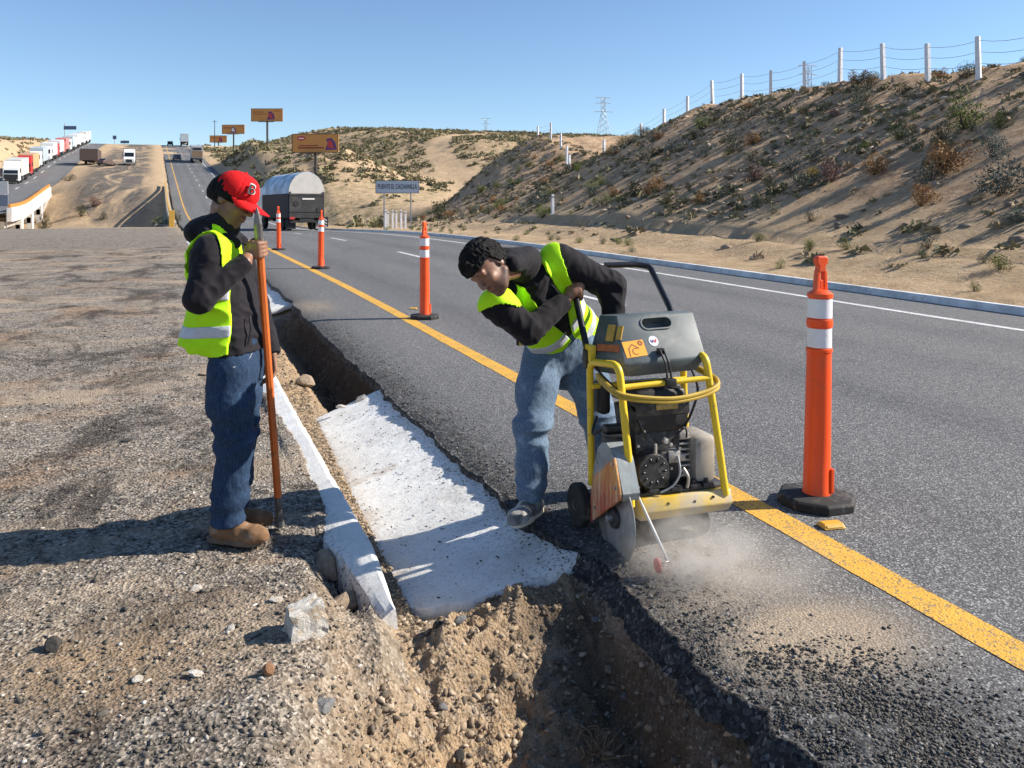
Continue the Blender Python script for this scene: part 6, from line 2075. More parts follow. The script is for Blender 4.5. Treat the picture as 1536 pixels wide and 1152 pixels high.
head(S, hc, HR)
S.chain([shR, elR, wrR], [0.045, 0.038, 0.028], 0.02)
S.chain([shL, elL, wrL], [0.045, 0.038, 0.028], 0.02)
grip_hand(S, gP, -dP, (-0.25, -0.75, 0.60), 0.0165, wrR, 1, 0.0105)
loose_hand(S, wrL, (0.02, -0.25, -0.95), (-0.9, 0, 0), 1)
S.chain([hpR, knR, anR], [0.075, 0.05, 0.04], 0.02)
S.chain([hpL, knL, anL], [0.075, 0.05, 0.04], 0.02)
S.mesh("body", M_SKIN2, p2, face_masks(hc, HR, 0.75))
# hair: short, curly on top
S = SDF(hc - 0.18, hc + 0.18, 0.0048)
S.ell(hc + HR @ np.array([-0.016, 0, 0.036]), (0.112, 0.089, 0.108), HR, 0)
S.ell(hc + HR @ np.array([0.02, 0, 0.078]), (0.078, 0.072, 0.060), HR, 0.02)
S.wrinkle(0.009, 95, 3, 10)
S.wrinkle(0.006, 210, 4, 10)
g = S.coords()
lx = sum((g[i] - hc[i]) * hf[i] for i in range(3)); ly = sum((g[i] - hc[i]) * hl[i] for i in range(3)); lz = sum((g[i] - hc[i]) * hu[i] for i in range(3))
hairline = np.minimum(np.maximum(lx - 0.100, 0.048 - lz + 0.10 * np.clip(np.abs(ly) - 0.05, 0, 1)), np.maximum(lx + 0.004 - 0.35 * np.clip(lz, -0.02, 0.1), -0.055 - lz))
S.f = np.maximum(S.f, hairline).astype(np.float32)
S.mesh("hair", M_HAIR, p2)
# beard shadow and brows
S = SDF(hc - 0.17, hc + 0.17, 0.0048)
for sgn in (-1, 1):
    S.cone(hc + HR @ np.array([0.0835, 0.045 * sgn, 0.031]), hc + HR @ np.array([0.0945, 0.015 * sgn, 0.034]), 0.0050, 0.0058, 0.002)
S.mesh("eyebrows", M_HAIR, p2)
# hoodie
S = SDF((-0.52, -0.60, 0.68), (0.46, 0.34, 1.50), 0.0052)
S.torso(TF, tab2)
S.cone(shR, shR * 0.75 + elR * 0.25, 0.080, 0.077, 0.035)
S.cone(shL, shL * 0.75 + elL * 0.25, 0.086, 0.084, 0.04)
S.wrinkle(0.0065, 26, 52, 9, (1.0, 1.0, 1.2))
V0 = S.copy()
S.chain([shR * 0.75 + elR * 0.25, elR, wrR], [0.075, 0.066, 0.050], 0.02)
S.chain([shL * 0.75 + elL * 0.25, elL, wrL], [0.082, 0.074, 0.056], 0.02)
tp = lambda f, l, t: pel + tf_ * f + tl_ * l + ta_ * t
S.ell(tp(-0.085, 0.02, 0.585), (0.060, 0.115, 0.050), np.stack([tf_, tl_, ta_], 1), 0.03)
S.cone(tp(-0.06, 0.10, 0.575), tp(0.075, 0.06, 0.545), 0.040, 0.028, 0.03)
S.cone(tp(-0.06, -0.10, 0.575), tp(0.075, -0.06, 0.545), 0.040, 0.028, 0.03)
S.cone(nek, nek * 0.45 + hc * 0.55 - hf * 0.03, 0.086, 0.074, 0.03)
S.cone(nek + tl_ * 0.05, hc + HR @ np.array([-0.065, 0.055, -0.085]), 0.062, 0.036, 0.03)
S.cone(tp(-0.09, 0.06, 0.62), hc + HR @ np.array([-0.075, 0.045, -0.060]), 0.045, 0.028, 0.03)
S.wrinkle(0.0022, 75, 54, 9)
S.wrinkle(0.005, 46, 53, 8, (1.2, 1.2, 1.0), lambda x, y, z: np.exp(-(((x - elL[0]) / 0.13) ** 2 + ((y - elL[1]) / 0.13) ** 2 + ((z - elL[2]) / 0.13) ** 2)) * 1.4 + np.exp(-(((x - elR[0]) / 0.1) ** 2 + ((y - elR[1]) / 0.1) ** 2 + ((z - elR[2]) / 0.1) ** 2)) * 1.4 + 0.2)
aR = unit(wrR - elR); aL = unit(wrL - elL)
near_wr = lambda x, y, z, w: np.sqrt((x - w[0]) ** 2 + (y - w[1]) ** 2 + (z - w[2]) ** 2) < 0.12
S.clip(lambda x, y, z: np.where(near_wr(x, y, z, wrR), (x - wrR[0]) * aR[0] + (y - wrR[1]) * aR[1] + (z - wrR[2]) * aR[2] - 0.008, -1))
S.clip(lambda x, y, z: np.where(near_wr(x, y, z, wrL), (x - wrL[0]) * aL[0] + (y - wrL[1]) * aL[1] + (z - wrL[2]) * aL[2] - 0.008, -1))
hoodie2 = S.mesh("hoodie", M_HOOD2, p2)
MB().tube(spline([tp(0.085, 0.045, 0.54), tp(0.125, 0.045, 0.50), tp(0.135, 0.05, 0.42)]), 0.003, 6).build("draw_cord", plain("grey_cord", (0.25, 0.24, 0.25), 0.7), hoodie2)
# vest
V0.cone(tp(0.0, 0.10, 0.12), tp(0.01, 0.12, -0.05), 0.09, 0.10, 0.05)


def tc(x, y, z):
    p = (x - pel[0], y - pel[1], z - pel[2])
    return tuple(p[0] * v[0] + p[1] * v[1] + p[2] * v[2] for v in (tf_, tl_, ta_))


def p2_cuts(T):
    g = T.coords()
    f, l, t = tc(*g)
    T.f = np.maximum(T.f, -0.045 - 0.02 * np.sin(l * 9) - t).astype(np.float32)
    # V opening in front, closing at the belly
    half = np.interp(t, [-0.2, 0.10, 0.18, 0.40, 0.56, 0.8], [0.004, 0.004, 0.02, 0.075, 0.07, 0.07]).astype(np.float32)
    T.f = np.where(f > 0.0, np.maximum(T.f, half - np.abs(l + 0.012)), T.f).astype(np.float32)
    for sh, el in ((shR, elR), (shL, elL)):
        sg = 1 if sh is shL else -1
        cc_ = sh + (el - sh) * (0.16 if sg > 0 else 0.34) + tl_ * (0.045 if sg > 0 else -0.045) - ta_ * 0.02
        T.ell(cc_, (0.17, 0.122, 0.150) if sg > 0 else (0.125, 0.115, 0.135), np.stack([tf_, tl_, ta_], 1), 0.0, 'sub')
    T.ell(tp(0.02, 0, 0.66), (0.11, 0.088, 0.15), np.stack([tf_, tl_, ta_], 1), 0, 'sub')
    return T


T = V0.copy(); T.f = np.maximum(V0.f - 0.0125, -(V0.f + 0.002)).astype(np.float32)
vest2 = p2_cuts(T).mesh("vest", M_VEST, p2)
for kind_, tcen in (("h", 0.045), ("h", 0.20)):
    T = V0.copy(); T.f = np.maximum(V0.f - 0.0160, -(V0.f - 0.006)).astype(np.float32)
    f, l, t = tc(*T.coords())
    T.f = np.maximum(T.f, np.abs(t - tcen - 0.10 * l) - 0.026).astype(np.float32)
    p2_cuts(T).mesh("reflective_stripe", M_STRIPE, vest2)
T = V0.copy(); T.f = np.maximum(V0.f - 0.0140, -(V0.f - 0.006)).astype(np.float32)
f, l, t = tc(*T.coords())
T.f = np.maximum(T.f, np.maximum(np.abs(l - 0.150 + 0.02 * t) - 0.022, 0.22 - t)).astype(np.float32)
p2_cuts(T)
# jeans
S = SDF((-0.26, -0.40, 0.0), (0.46, 0.32, 0.98), 0.0056)
S.torso(frame((hpR + hpL) / 2 + np.array([0, 0, 0.0]), (tf_[0], tf_[1], 0), (-0.10, -0.16, 1.0)), [(-0.08, 0.165, 0.12, 0.0), (0.02, 0.182, 0.135, 0.0), (0.14, 0.176, 0.132, 0.0)], 0.02)
S.ell((hpR + hpL) / 2 + np.array([0, 0, -0.12]), (0.11, 0.09, 0.09), None, 0.06)
S.chain([hpR, (hpR + knR) / 2 + np.array([-0.01, -0.01, 0]), knR, knR * 0.45 + anR * 0.55, anR + np.array([0, 0, 0.02])], [0.115, 0.108, 0.088, 0.078, 0.072], 0.035)
S.chain([hpL, (hpL + knL) / 2, knL, anL + np.array([0, 0, 0.02])], [0.112, 0.105, 0.088, 0.074], 0.035)
S.wrinkle(0.0035, 17, 71, 7, (0.8, 0.8, 1.3))
S.wrinkle(0.0012, 90, 75, 8)
S.wrinkle(0.0145, 30, 73, 5, (0.4, 0.4, 1.6), lambda x, y, z: np.exp(-((z - 0.43) / 0.09) ** 2) * 0.9 + np.exp(-((z - 0.13) / 0.06) ** 2) * 0.9)
S.clip(lambda x, y, z: 0.070 + 0.02 * np.sin(14 * x + 1) - z + 0 * y)
jeans2 = S.mesh("jeans", M_JEAN2, p2)
q = hpR + np.array([-0.135, -0.01, 0.075])
MB().box(tuple(q), (0.045, 0.03, 0.075)).build("belt_pouch", M_BLACKP, jeans2, bevel=0.008)
MB().box(tuple(q + np.array([0.004, -0.018, -0.01])), (0.022, 0.004, 0.05)).build("pouch_label", M_AMBERST, jeans2)
shoe(p2, "sneaker", (anR[0], anR[1], -0.022), (-0.62, -1.0), 0.285, M_SNEAK, M_WSOLE, -0.01, hsole=0.032)
shoe(p2, "sneaker", (anL[0], anL[1], 0.0), (0.0, -1.0), 0.285, M_SNEAK, M_WSOLE, -0.01, hsole=0.032)
# ------------------------------------------------------------------ stones, loose gravel, crumbs, weeds close by
def rock_mesh(name, seed, rough=0.25, sub=2, flat=0.7):
    bm = bmesh.new()
    bmesh.ops.create_icosphere(bm, subdivisions=sub, radius=0.5)
    r = random.Random(seed)
    # chip the ball with random planes so that it breaks into facets
    planes = []
    for _ in range(9):
        n = Vector((r.gauss(0, 1), r.gauss(0, 1), r.gauss(0, 1))).normalized()
        planes.append((n, r.uniform(0.26, 0.42)))
    for v in bm.verts:
        p = v.co.copy()
        for n, d in planes:
            e = p.dot(n) - d
            if e > 0: p -= n * e * 0.92
        p *= 1 + rough * 0.25 * (r.random() - 0.5)
        v.co = Vector((p.x, p.y, p.z * flat))
    me = bpy.data.meshes.new(name)
    bm.to_mesh(me)
    bm.free()
    return me


ROCKS = [rock_mesh("rock_form", 100 + k, 0.25, 3 if k < 4 else 2, (0.75, 0.6, 0.9, 0.65)[k % 4]) for k in range(10)]


def mat_stone(name, lo, hi, patch=None):
    m, nt, b = new_mat(name)
    n = N(nt)
    c = n.ramp(n.noise(6, 8, 0.7), [(0.3, lo), (0.7, hi)])
    if patch: c = n.mix(n.mapr(n.noise(2.6, 5, 0.65), 0.5, 0.62), c, patch)
    nt.links.new(c, b.inputs["Base Color"])
    b.inputs["Roughness"].default_value = 0.92
    nt.links.new(n.bump(n.noise(16, 8, 0.75), 0.6, 0.06), b.inputs["Normal"])
    return m


MS_GREY = mat_stone("grey_stone", (0.13, 0.13, 0.13), (0.34, 0.33, 0.32))
MS_TAN = mat_stone("tan_stone", (0.24, 0.17, 0.11), (0.50, 0.39, 0.28))
MS_DARK = mat_stone("dark_stone", (0.03, 0.028, 0.026), (0.10, 0.09, 0.08))
MS_WHITE = mat_stone("broken_concrete", (0.46, 0.42, 0.37), (0.78, 0.75, 0.70), (0.50, 0.38, 0.26))
MS_RUST = mat_stone("rusty_stone", (0.22, 0.10, 0.05), (0.44, 0.24, 0.13))


def ground_z(x, y):
    z, _, _ = shoulder_z(np.array([float(x)]), np.array([float(y)]))
    return float(z[0])


def rock(form, mat, x, y, size, label, cat="rock", name="rock", z=None, rot=None, sink=0.12, group=None):
    me = ROCKS[form].copy()
    me.materials.append(mat)
    o = bpy.data.objects.new(name, me)
    col.objects.link(o)
    s = size if isinstance(size, tuple) else (size, size, size)
    o.scale = s
    o.rotation_euler = rot or (random.uniform(-0.3, 0.3), random.uniform(-0.3, 0.3), random.uniform(0, 6.28))
    zz = ground_z(x, y) if z is None else z
    o.location = (x, y, zz + s[2] * (0.30 - sink))
    return prop(o, label, cat, group)


def gpt(px, py, z=0.0):
    D = 1250.0 * (CAMH - z) / (py - 316.0)
    p = W(px, py, D)
    return p[0], p[1]


# white lump of broken concrete at the rim
def lump(name, x, y, size, rz, mat, label, seed):
    r = random.Random(seed)
    bm = bmesh.new()
    bmesh.ops.create_cube(bm, size=1.0)
    bmesh.ops.subdivide_edges(bm, edges=bm.edges, cuts=5, use_grid_fill=True)
    for v in bm.verts:
        p = v.co
        k = np.array([p.x * 3.1 + seed, p.y * 3.1, p.z * 3.1])
        nz_ = float(fbm(np.array(k[0] + k[2]), np.array(k[1] - k[2]), 3, seed))
        taper = 1.0 - 0.22 * (p.z + 0.5)
        v.co = Vector((p.x * taper, p.y * taper, p.z)) * (1 + 0.30 * nz_)
        v.co += Vector((r.gauss(0, 0.018), r.gauss(0, 0.018), r.gauss(0, 0.018)))
    me = bpy.data.meshes.new(name)
    bm.to_mesh(me)
    bm.free()
    me.materials.append(mat)
    o = bpy.data.objects.new(name, me)
    col.objects.link(o)
    o.scale = size
    o.rotation_euler = (0.05, -0.12, rz)
    o.location = (x, y, ground_z(x, y) + size[2] * 0.36)
    return prop(o, label, "rubble")


x, y = gpt(458, 945)
lump("concrete_chunk", x, y, (0.15, 0.11, 0.125), 0.25, MS_WHITE, "squarish white lump of broken concrete at the trench rim", 5)
x, y = gpt(487, 1022)
rock(1, MS_GREY, x, y, (0.095, 0.07, 0.07), "smooth grey stone below the white concrete lump")
x, y = gpt(80, 972)
rock(2, MS_DARK, x, y, (0.075, 0.06, 0.07), "dark upright stone alone on the sandy shoulder patch")
x, y = gpt(403, 1016)
rock(4, MS_RUST, x, y, (0.045, 0.04, 0.07), "small rust-coloured stone left of the smooth grey stone")
x, y = gpt(570, 1092, -0.08)
rock(5, MS_GREY, x, y, (0.055, 0.045, 0.05), "small grey stone low on the sandy trench bank")
x, y = gpt(582, 1050, -0.06)
rock(6, MS_RUST, x, y, (0.10, 0.04, 0.05), "long reddish stone stuck in the sandy trench bank", rot=(0.3, 0.5, -0.9))
x, y = gpt(458, 560)
rock(0, MS_TAN, x, y, (0.26, 0.20, 0.16), "pointed brown rock lying on the gravel beside the far hole", z=-0.1)
x, y = gpt(511, 590)
rock(7, MS_WHITE, x, y, (0.10, 0.07, 0.06), "small white rubble piece at the far corner of the slab", z=-0.12)
x, y = gpt(540, 580)
rock(3, MS_GREY, x, y, (0.17, 0.09, 0.08), "grey rubble piece against the far edge of the slab", z=-0.12)
x, y = gpt(955, 1150, -0.32)
rock(1, MS_TAN, x, y, (0.16, 0.12, 0.09), "pale rock on the trench floor at the bottom edge")
x, y = gpt(30, 1148)
x, y = gpt(68, 1102)
rock(8, MS_TAN, x, y, (0.04, 0.035, 0.03), "small cream pebble near the lower corner of the shoulder")
x, y = gpt(497, 842)
# stones bedded under the broken kerb end
rock(2, MS_TAN, float(ditch_crest(3.95)) - 0.20, 3.90, (0.14, 0.20, 0.16), "brown stone bedded under the broken kerb end, upper of two", z=-0.12)
rock(4, MS_TAN, float(ditch_crest(3.6)) - 0.17, 3.60, (0.11, 0.22, 0.14), "brown stone bedded under the broken kerb end, lower of two", z=-0.17)
for k, (px, py, z0, sz, mt, fm) in enumerate([(690, 960, -0.2, 0.055, MS_GREY, 5), (658, 960, -0.2, 0.06, MS_DARK, 6), (640, 945, -0.18, 0.045, MS_TAN, 7), (1045, 960, 0.0, 0.03, MS_GREY, 8), (893, 965, -0.3, 0.035, MS_GREY, 9), (993, 1018, -0.3, 0.04, MS_GREY, 5), (937, 1035, -0.33, 0.035, MS_GREY, 4), (912, 1005, -0.33, 0.04, MS_TAN, 6), (1040, 1060, -0.3, 0.035, MS_GREY, 7), (665, 1065, -0.3, 0.04, MS_GREY, 8), (690, 1110, -0.33, 0.045, MS_DARK, 9), (1140, 1120, -0.25, 0.05, MS_GREY, 5)]):
    x, y = gpt(px, py, z0)
    rock(fm, mt, x, y, (sz * 1.2, sz, sz), "loose fist-sized stone in the dug-out soil of the near trench", group="loose stones in the near trench")

for px, py, sz, lab in [(414, 896, 0.05, 'flat white stone chip on the shoulder left of the smooth grey stone'), (592, 0, 0, ''), (295, 878, 0.045, 'flat pale stone chip in the middle of the sandy shoulder'), (345, 942, 0.04, 'pale chip near the dark stone side of the white concrete lump'), (292, 1014, 0.05, 'pale wedge of stone low on the shoulder'), (205, 1023, 0.04, 'thin white chip low on the shoulder'), (305, 562, 0.10, 'brown broken rock on the shoulder behind the standing worker'), (190, 660, 0.07, 'dark lump of asphalt on the shoulder left of the standing worker')]:
    if sz:
        x, y = gpt(px, py)
        rock(random.choice((5, 6, 7)), MS_WHITE if 'white' in lab or 'pale' in lab else (MS_DARK if 'dark' in lab else MS_TAN), x, y, (sz * 1.3, sz, sz * 0.6), lab)

# loose gravel: everything too small and too many to pick apart
PEB = []
for k in range(12):
    bm = bmesh.new()
    bmesh.ops.create_icosphere(bm, subdivisions=1, radius=0.5)
    r = random.Random(300 + k)
    pl = [(Vector((r.gauss(0, 1), r.gauss(0, 1), r.gauss(0, 1))).normalized(), r.uniform(0.18, 0.34)) for _ in range(5)]
    ax_ = Vector((r.uniform(0.8, 1.3), r.uniform(0.6, 1.0), r.uniform(0.45, 0.75)))
    for v in bm.verts:
        p = v.co * r.uniform(0.7, 1.15)
        for n_p, d_p in pl:
            e_p = p.dot(n_p) - d_p
            if e_p > 0: p -= n_p * e_p
        v.co = Vector((p.x * ax_.x, p.y * ax_.y, p.z * ax_.z)) * 1.25
    bm.faces.ensure_lookup_table(); bm.verts.ensure_lookup_table()
    PEB.append((np.array([v.co[:] for v in bm.verts]), np.array([[v.index for v in f.verts] for f in bm.faces])))
    bm.free()


def scatter(name, xs, ys, zs, sizes, mat, tones, forms=PEB):
    V, Fc, T, b = [], [], [], 0
    n = len(xs)
    yaw = rng.uniform(0, 6.28, n); til = rng.normal(0, 0.4, n)
    which = rng.integers(0, len(forms), n)
    for k in range(len(forms)):
        sel = np.nonzero(which == k)[0]
        if not len(sel): continue
        v, f = forms[k]
        c, s_ = np.cos(yaw[sel])[:, None], np.sin(yaw[sel])[:, None]
        x_ = v[None, :, 0] * rng.uniform(0.8, 1.5, (len(sel), 1)); y_ = v[None, :, 1]; z_ = v[None, :, 2]
        ct, st_ = np.cos(til[sel])[:, None], np.sin(til[sel])[:, None]
        y2 = y_ * ct - z_ * st_; z2 = y_ * st_ + z_ * ct
        X = (x_ * c - y2 * s_) * sizes[sel][:, None] + xs[sel][:, None]
        Y = (x_ * s_ + y2 * c) * sizes[sel][:, None] + ys[sel][:, None]
        Z = z2 * sizes[sel][:, None] + zs[sel][:, None]
        V.append(np.stack([X, Y, Z], 2).reshape(-1, 3))
        m = v.shape[0]
        Fc.append((f[None] + (np.arange(len(sel)) * m)[:, None, None] + b).reshape(-1, 3))
        T.append(np.repeat(tones[sel], m))
        b += len(sel) * m
    o = mesh_obj(name, np.concatenate(V), np.concatenate(Fc), mat, attrs={"tone": np.concatenate(T)})
    return prop(o, kind="stuff")


def mat_tone(name, stops):
    m, nt, b = new_mat(name)
    n = N(nt)
    c = n.ramp(n.attr("tone"), stops)
    c = n.mix(0.25, c, n.ramp(n.noise(60, 4, 0.7), [(0.3, (0.05, 0.045, 0.04)), (0.7, (0.5, 0.45, 0.38))]))
    nt.links.new(c, b.inputs["Base Color"])
    b.inputs["Roughness"].default_value = 0.9
    b.inputs["Specular IOR Level"].default_value = 0.2
    return m


M_PEB = mat_tone("mixed_gravel", [(0.0, (0.015, 0.014, 0.013)), (0.45, (0.07, 0.06, 0.05)), (0.7, (0.22, 0.18, 0.135)), (0.88, (0.42, 0.36, 0.29)), (1.0, (0.72, 0.69, 0.64))])
M_CRUMB = mat_tone("asphalt_crumbs", [(0.0, (0.008, 0.008, 0.008)), (0.7, (0.035, 0.034, 0.033)), (0.92, (0.11, 0.105, 0.1)), (1.0, (0.35, 0.33, 0.3))])
M_CLOD = mat_tone("soil_clods", [(0.0, (0.06, 0.042, 0.028)), (0.4, (0.20, 0.14, 0.085)), (0.75, (0.38, 0.27, 0.165)), (1.0, (0.56, 0.45, 0.33))])


def pick(n, fx, fy, dens):
    x = fx(n); y = fy(n)
    keep = rng.random(n) < dens(x, y)
    return x[keep], y[keep]


# on the shoulder, thicker in drifts
n = 30000
d = 1.7 + 9.5 * rng.random(n) ** 1.7
a = rng.uniform(-0.66, 0.02, n)
x = (a * CP + SP) * d; y = (CP - a * SP) * d
ok = (x < ditch_crest(y) - 0.12) & (rng.random(n) < 0.25 + 1.2 * np.clip(fbm(x * 1.1, y * 1.1, 4, 121) + 0.25, 0, 1))
x, y = x[ok], y[ok]
sz = 0.006 + 0.016 * rng.random(len(x)) ** 3.2 + 0.012 * (rng.random(len(x)) < 0.02)
z, _, _ = shoulder_z(x, y)
scatter("gravel", x, y, z + sz * 0.12, sz, M_PEB, np.clip(rng.beta(1.3, 1.6, len(x)), 0, 1))
# crumbs of asphalt along the broken edge and on the slab
n = 26000
y = np.where(rng.random(n) < 0.45, rng.normal(1.95, 0.32, n), 1.4 + 13.0 * rng.random(n) ** 1.5)
y = np.clip(y, 1.2, 15)
e = road_edge(y)
x = e + np.where(y < 2.5, rng.normal(0.22, 0.22, n), rng.normal(0.08, 0.13, n))
ok = (x > e + 0.005) & (x < e + 0.85)
x, y, e = x[ok], y[ok], e[ok]
sz = 0.004 + 0.013 * rng.random(len(x)) ** 3
z = zg(x, y) - 0.035 * np.exp(-(x - e) / 0.16) + 0.0
scatter("asphalt_crumbs", x, y, z + sz * 0.10, sz, M_CRUMB, rng.random(len(x)))
n = 1100
y = rng.uniform(3.5, 7.2, n)
t = 1 - rng.random(n) ** 2.2 * 0.95
cr_, sr_ = ditch_crest(y) + slab_gap(y), slab_right(y)
x = cr_ + (sr_ - cr_) * t
sz = 0.004 + 0.011 * rng.random(n) ** 3
z = -0.25 + 0.205 * np.clip((x - cr_) / (sr_ + 0.1 - cr_), 0, 1) ** 0.95 + zg(x * 0 + 1.0, y)
scatter("slab_crumbs", x, y, z + sz * 0.35 + 0.004, sz, M_CRUMB, rng.random(n) * 0.9)
# gravel at the foot of the kerb
n = 3500
y = rng.uniform(3.4, 8.2, n)
x = ditch_crest(y) + 0.04 + rng.random(n) * (slab_gap(y) - 0.02)
sz = 0.006 + 0.018 * rng.random(n) ** 2.5
z, _, _ = shoulder_z(x, y)
scatter("kerb_gravel", x, y, z + sz * 0.2, sz, M_CLOD, rng.random(n))
# clods in the trenches
n = 14000
y = np.concatenate([rng.uniform(1.5, 3.6, n), rng.uniform(7.4, 13.8, n // 2)])
x = np.concatenate([rng.uniform(0.25, 1.6, n), rng.uniform(0.1, 1.2, n // 2)])
z, sd, dp = shoulder_z(x, y)
ok = (sd > 0.45) & (x < 1.58)
x, y, z = x[ok], y[ok], z[ok]
sz = 0.005 + 0.034 * rng.random(len(x)) ** 7.0
scatter("soil_clods", x, y, z + sz * 0.02, sz, M_CLOD, rng.random(len(x)) ** 1.3)

# dry weed tangle on the trench floor
x0, y0 = gpt(893, 1095, -0.34)
wz = ground_z(x0, y0)
mb = MB()
for k in range(26):
    a = random.uniform(0, 6.28); L = random.uniform(0.05, 0.13)
    c0 = Vector((x0 + random.uniform(-0.03, 0.03), y0 + random.uniform(-0.03, 0.03), wz + 0.005))
    m1 = c0 + Vector((math.cos(a) * L * 0.5, math.sin(a) * L * 0.5, random.uniform(0.02, 0.09)))
    e1 = c0 + Vector((math.cos(a + 0.7) * L, math.sin(a + 0.7) * L, random.uniform(0.0, 0.10)))
    mb.tube(spline([c0, m1, e1], 4), 0.0016, 4)
wd = mb.build("dry_weed", plain("dry_straw", (0.22, 0.16, 0.09), 0.8, var=0.2))
prop(wd, "tangle of dry weed stalks on the shaded trench floor", "weed")
# ------------------------------------------------------------------ desert shrubs
def mat_leaf(name, lo, hi):
    m, nt, b = new_mat(name)
    n = N(nt)
    oi = nt.nodes.new("ShaderNodeObjectInfo")
    c = n.ramp(n.noise(9, 3, 0.6), [(0.3, lo), (0.7, hi)])
    v = n.mapr(oi.outputs["Random"], 0, 1, 0.7, 1.25)
    mul = nt.nodes.new("ShaderNodeMix"); mul.data_type = 'RGBA'; mul.blend_type = 'MULTIPLY'; mul.inputs[0].default_value = 1.0
    nt.links.new(c, mul.inputs[6])
    comb = nt.nodes.new("ShaderNodeCombineColor")
    for k in range(3): nt.links.new(v, comb.inputs[k])
    nt.links.new(comb.outputs[0], mul.inputs[7])
    nt.links.new(mul.outputs[2], b.inputs["Base Color"])
    b.inputs["Roughness"].default_value = 0.8
    b.inputs["Specular IOR Level"].default_value = 0.2
    return m


LEAF = {"grey": mat_leaf("grey_green_leaf", (0.10, 0.105, 0.065), (0.24, 0.235, 0.165)),
        "green": mat_leaf("fresh_green_leaf", (0.075, 0.10, 0.02), (0.19, 0.22, 0.05)),
        "dry": mat_leaf("dry_orange_twig", (0.22, 0.11, 0.045), (0.46, 0.27, 0.12)),
        "blue": mat_leaf("blue_grey_leaf", (0.055, 0.075, 0.065), (0.16, 0.19, 0.165)),
        "pink": mat_leaf("dull_pink_twig", (0.16, 0.085, 0.075), (0.32, 0.19, 0.16)),
        "yellow": mat_leaf("yellow_flower_leaf", (0.22, 0.17, 0.02), (0.50, 0.36, 0.04)),
        "dark": mat_leaf("dark_scrub_leaf", (0.03, 0.035, 0.018), (0.10, 0.10, 0.05))}
M_STEM = plain("woody_stem", (0.10, 0.075, 0.05), 0.9)


def shrub_arrays(seed, n=420, leaf=0.055, flat=0.75, twig=26):
    r = np.random.default_rng(seed)
    # sub-clumps give the dome an uneven outline
    nc = 9
    cc = r.normal(size=(nc, 3)); cc /= np.linalg.norm(cc, axis=1)[:, None]
    cc = cc * r.uniform(0.15, 0.36, (nc, 1)); cc[:, 2] = np.abs(cc[:, 2]) + 0.08
    k = r.integers(0, nc, n)
    d = r.normal(size=(n, 3)); d /= np.linalg.norm(d, axis=1)[:, None]
    p = cc[k] + d * (r.uniform(0.3, 1.0, (n, 1)) ** 0.5) * 0.20
    p[:, 2] = np.abs(p[:, 2]) * flat * 1.35
    a = r.normal(size=(n, 3)) + np.array([0, 0, 0.6]); a /= np.linalg.norm(a, axis=1)[:, None]
    b = np.cross(a, r.normal(size=(n, 3))); b /= np.linalg.norm(b, axis=1)[:, None]
    L = leaf * r.uniform(0.6, 1.5, (n, 1)); wd = L * 0.36
    v = np.stack([p - b * wd * 0.5, p + a * L * 0.5 + b * wd, p + a * L, p + a * L * 0.4 - b * wd], 1).reshape(-1, 3)
    f = np.arange(4 * n).reshape(n, 4)
    # twigs from the root outward
    tv, tf = [], []
    for j in range(twig):
        e = p[r.integers(0, n)]
        s0 = np.array([r.normal() * 0.03, r.normal() * 0.03, -0.03])
        w_ = 0.008
        o_ = np.array([w_, 0, 0]); q_ = np.array([0, w_, 0])
        b0 = 4 * n + len(tv)
        tv += [s0 - o_, s0 + o_, e + o_ * 0.4, e - o_ * 0.4, s0 - q_, s0 + q_, e + q_ * 0.4, e - q_ * 0.4]
        tf += [[b0, b0 + 1, b0 + 2, b0 + 3], [b0 + 4, b0 + 5, b0 + 6, b0 + 7]]
    return np.concatenate([v, np.array(tv)]), np.concatenate([f, np.array(tf)]), n


SHRUB = {}
for kind_ in LEAF:
    SHRUB[kind_] = []
    for q in range(4):
        lf, tw = (0.034, 24) if kind_ not in ("dry", "pink") else (0.046, 50)
        v, f, nl = shrub_arrays(hash((kind_, q)) % 1000 if False else (sum(map(ord, kind_)) * 7 + q), 1000, lf, 1.0, tw)
        o = mesh_obj("shrub_form", v, f, LEAF[kind_])
        me = o.data
        me.materials.append(M_STEM)
        mi = np.zeros(len(me.polygons), dtype=np.int32); mi[nl:] = 1
        me.polygons.foreach_set("material_index", mi)
        bpy.data.objects.remove(o)
        SHRUB[kind_].append(me)


def seen(x, y, z):
    D = x * SP + y * CP
    X = x * CP - y * SP
    return 768 + 1250 * X / D, 316 + 1250 * (CAMH - z) / D, D


def put_shrub(kind_, x, y, size, label, group=None, name="desert_shrub", z=None):
    o = bpy.data.objects.new(name, random.choice(SHRUB[kind_]))
    col.objects.link(o)
    o.location = (x, y, (tz(x, y) if z is None else z) - 0.02)
    o.scale = (size * random.uniform(0.9, 1.25), size * random.uniform(0.9, 1.25), size * random.uniform(0.75, 1.1))
    o.rotation_euler = (random.uniform(-0.1, 0.1), random.uniform(-0.1, 0.1), random.uniform(0, 6.28))
    return prop(o, label, "shrub", group)


def hill_point(px, py):
    """first place where the sight line through (px, py) meets the land on the right"""
    D = np.arange(11, 120, 0.15)
    X = (px - 768.0) / 1250.0 * D
    x, y, z = X * CP + D * SP, -X * SP + D * CP, CAMH - (py - 316.0) / 1250.0 * D
    hit = np.nonzero(z < terrain(x, y)[0])[0]
    return (float(x[hit[0]]), float(y[hit[0]])) if len(hit) else None


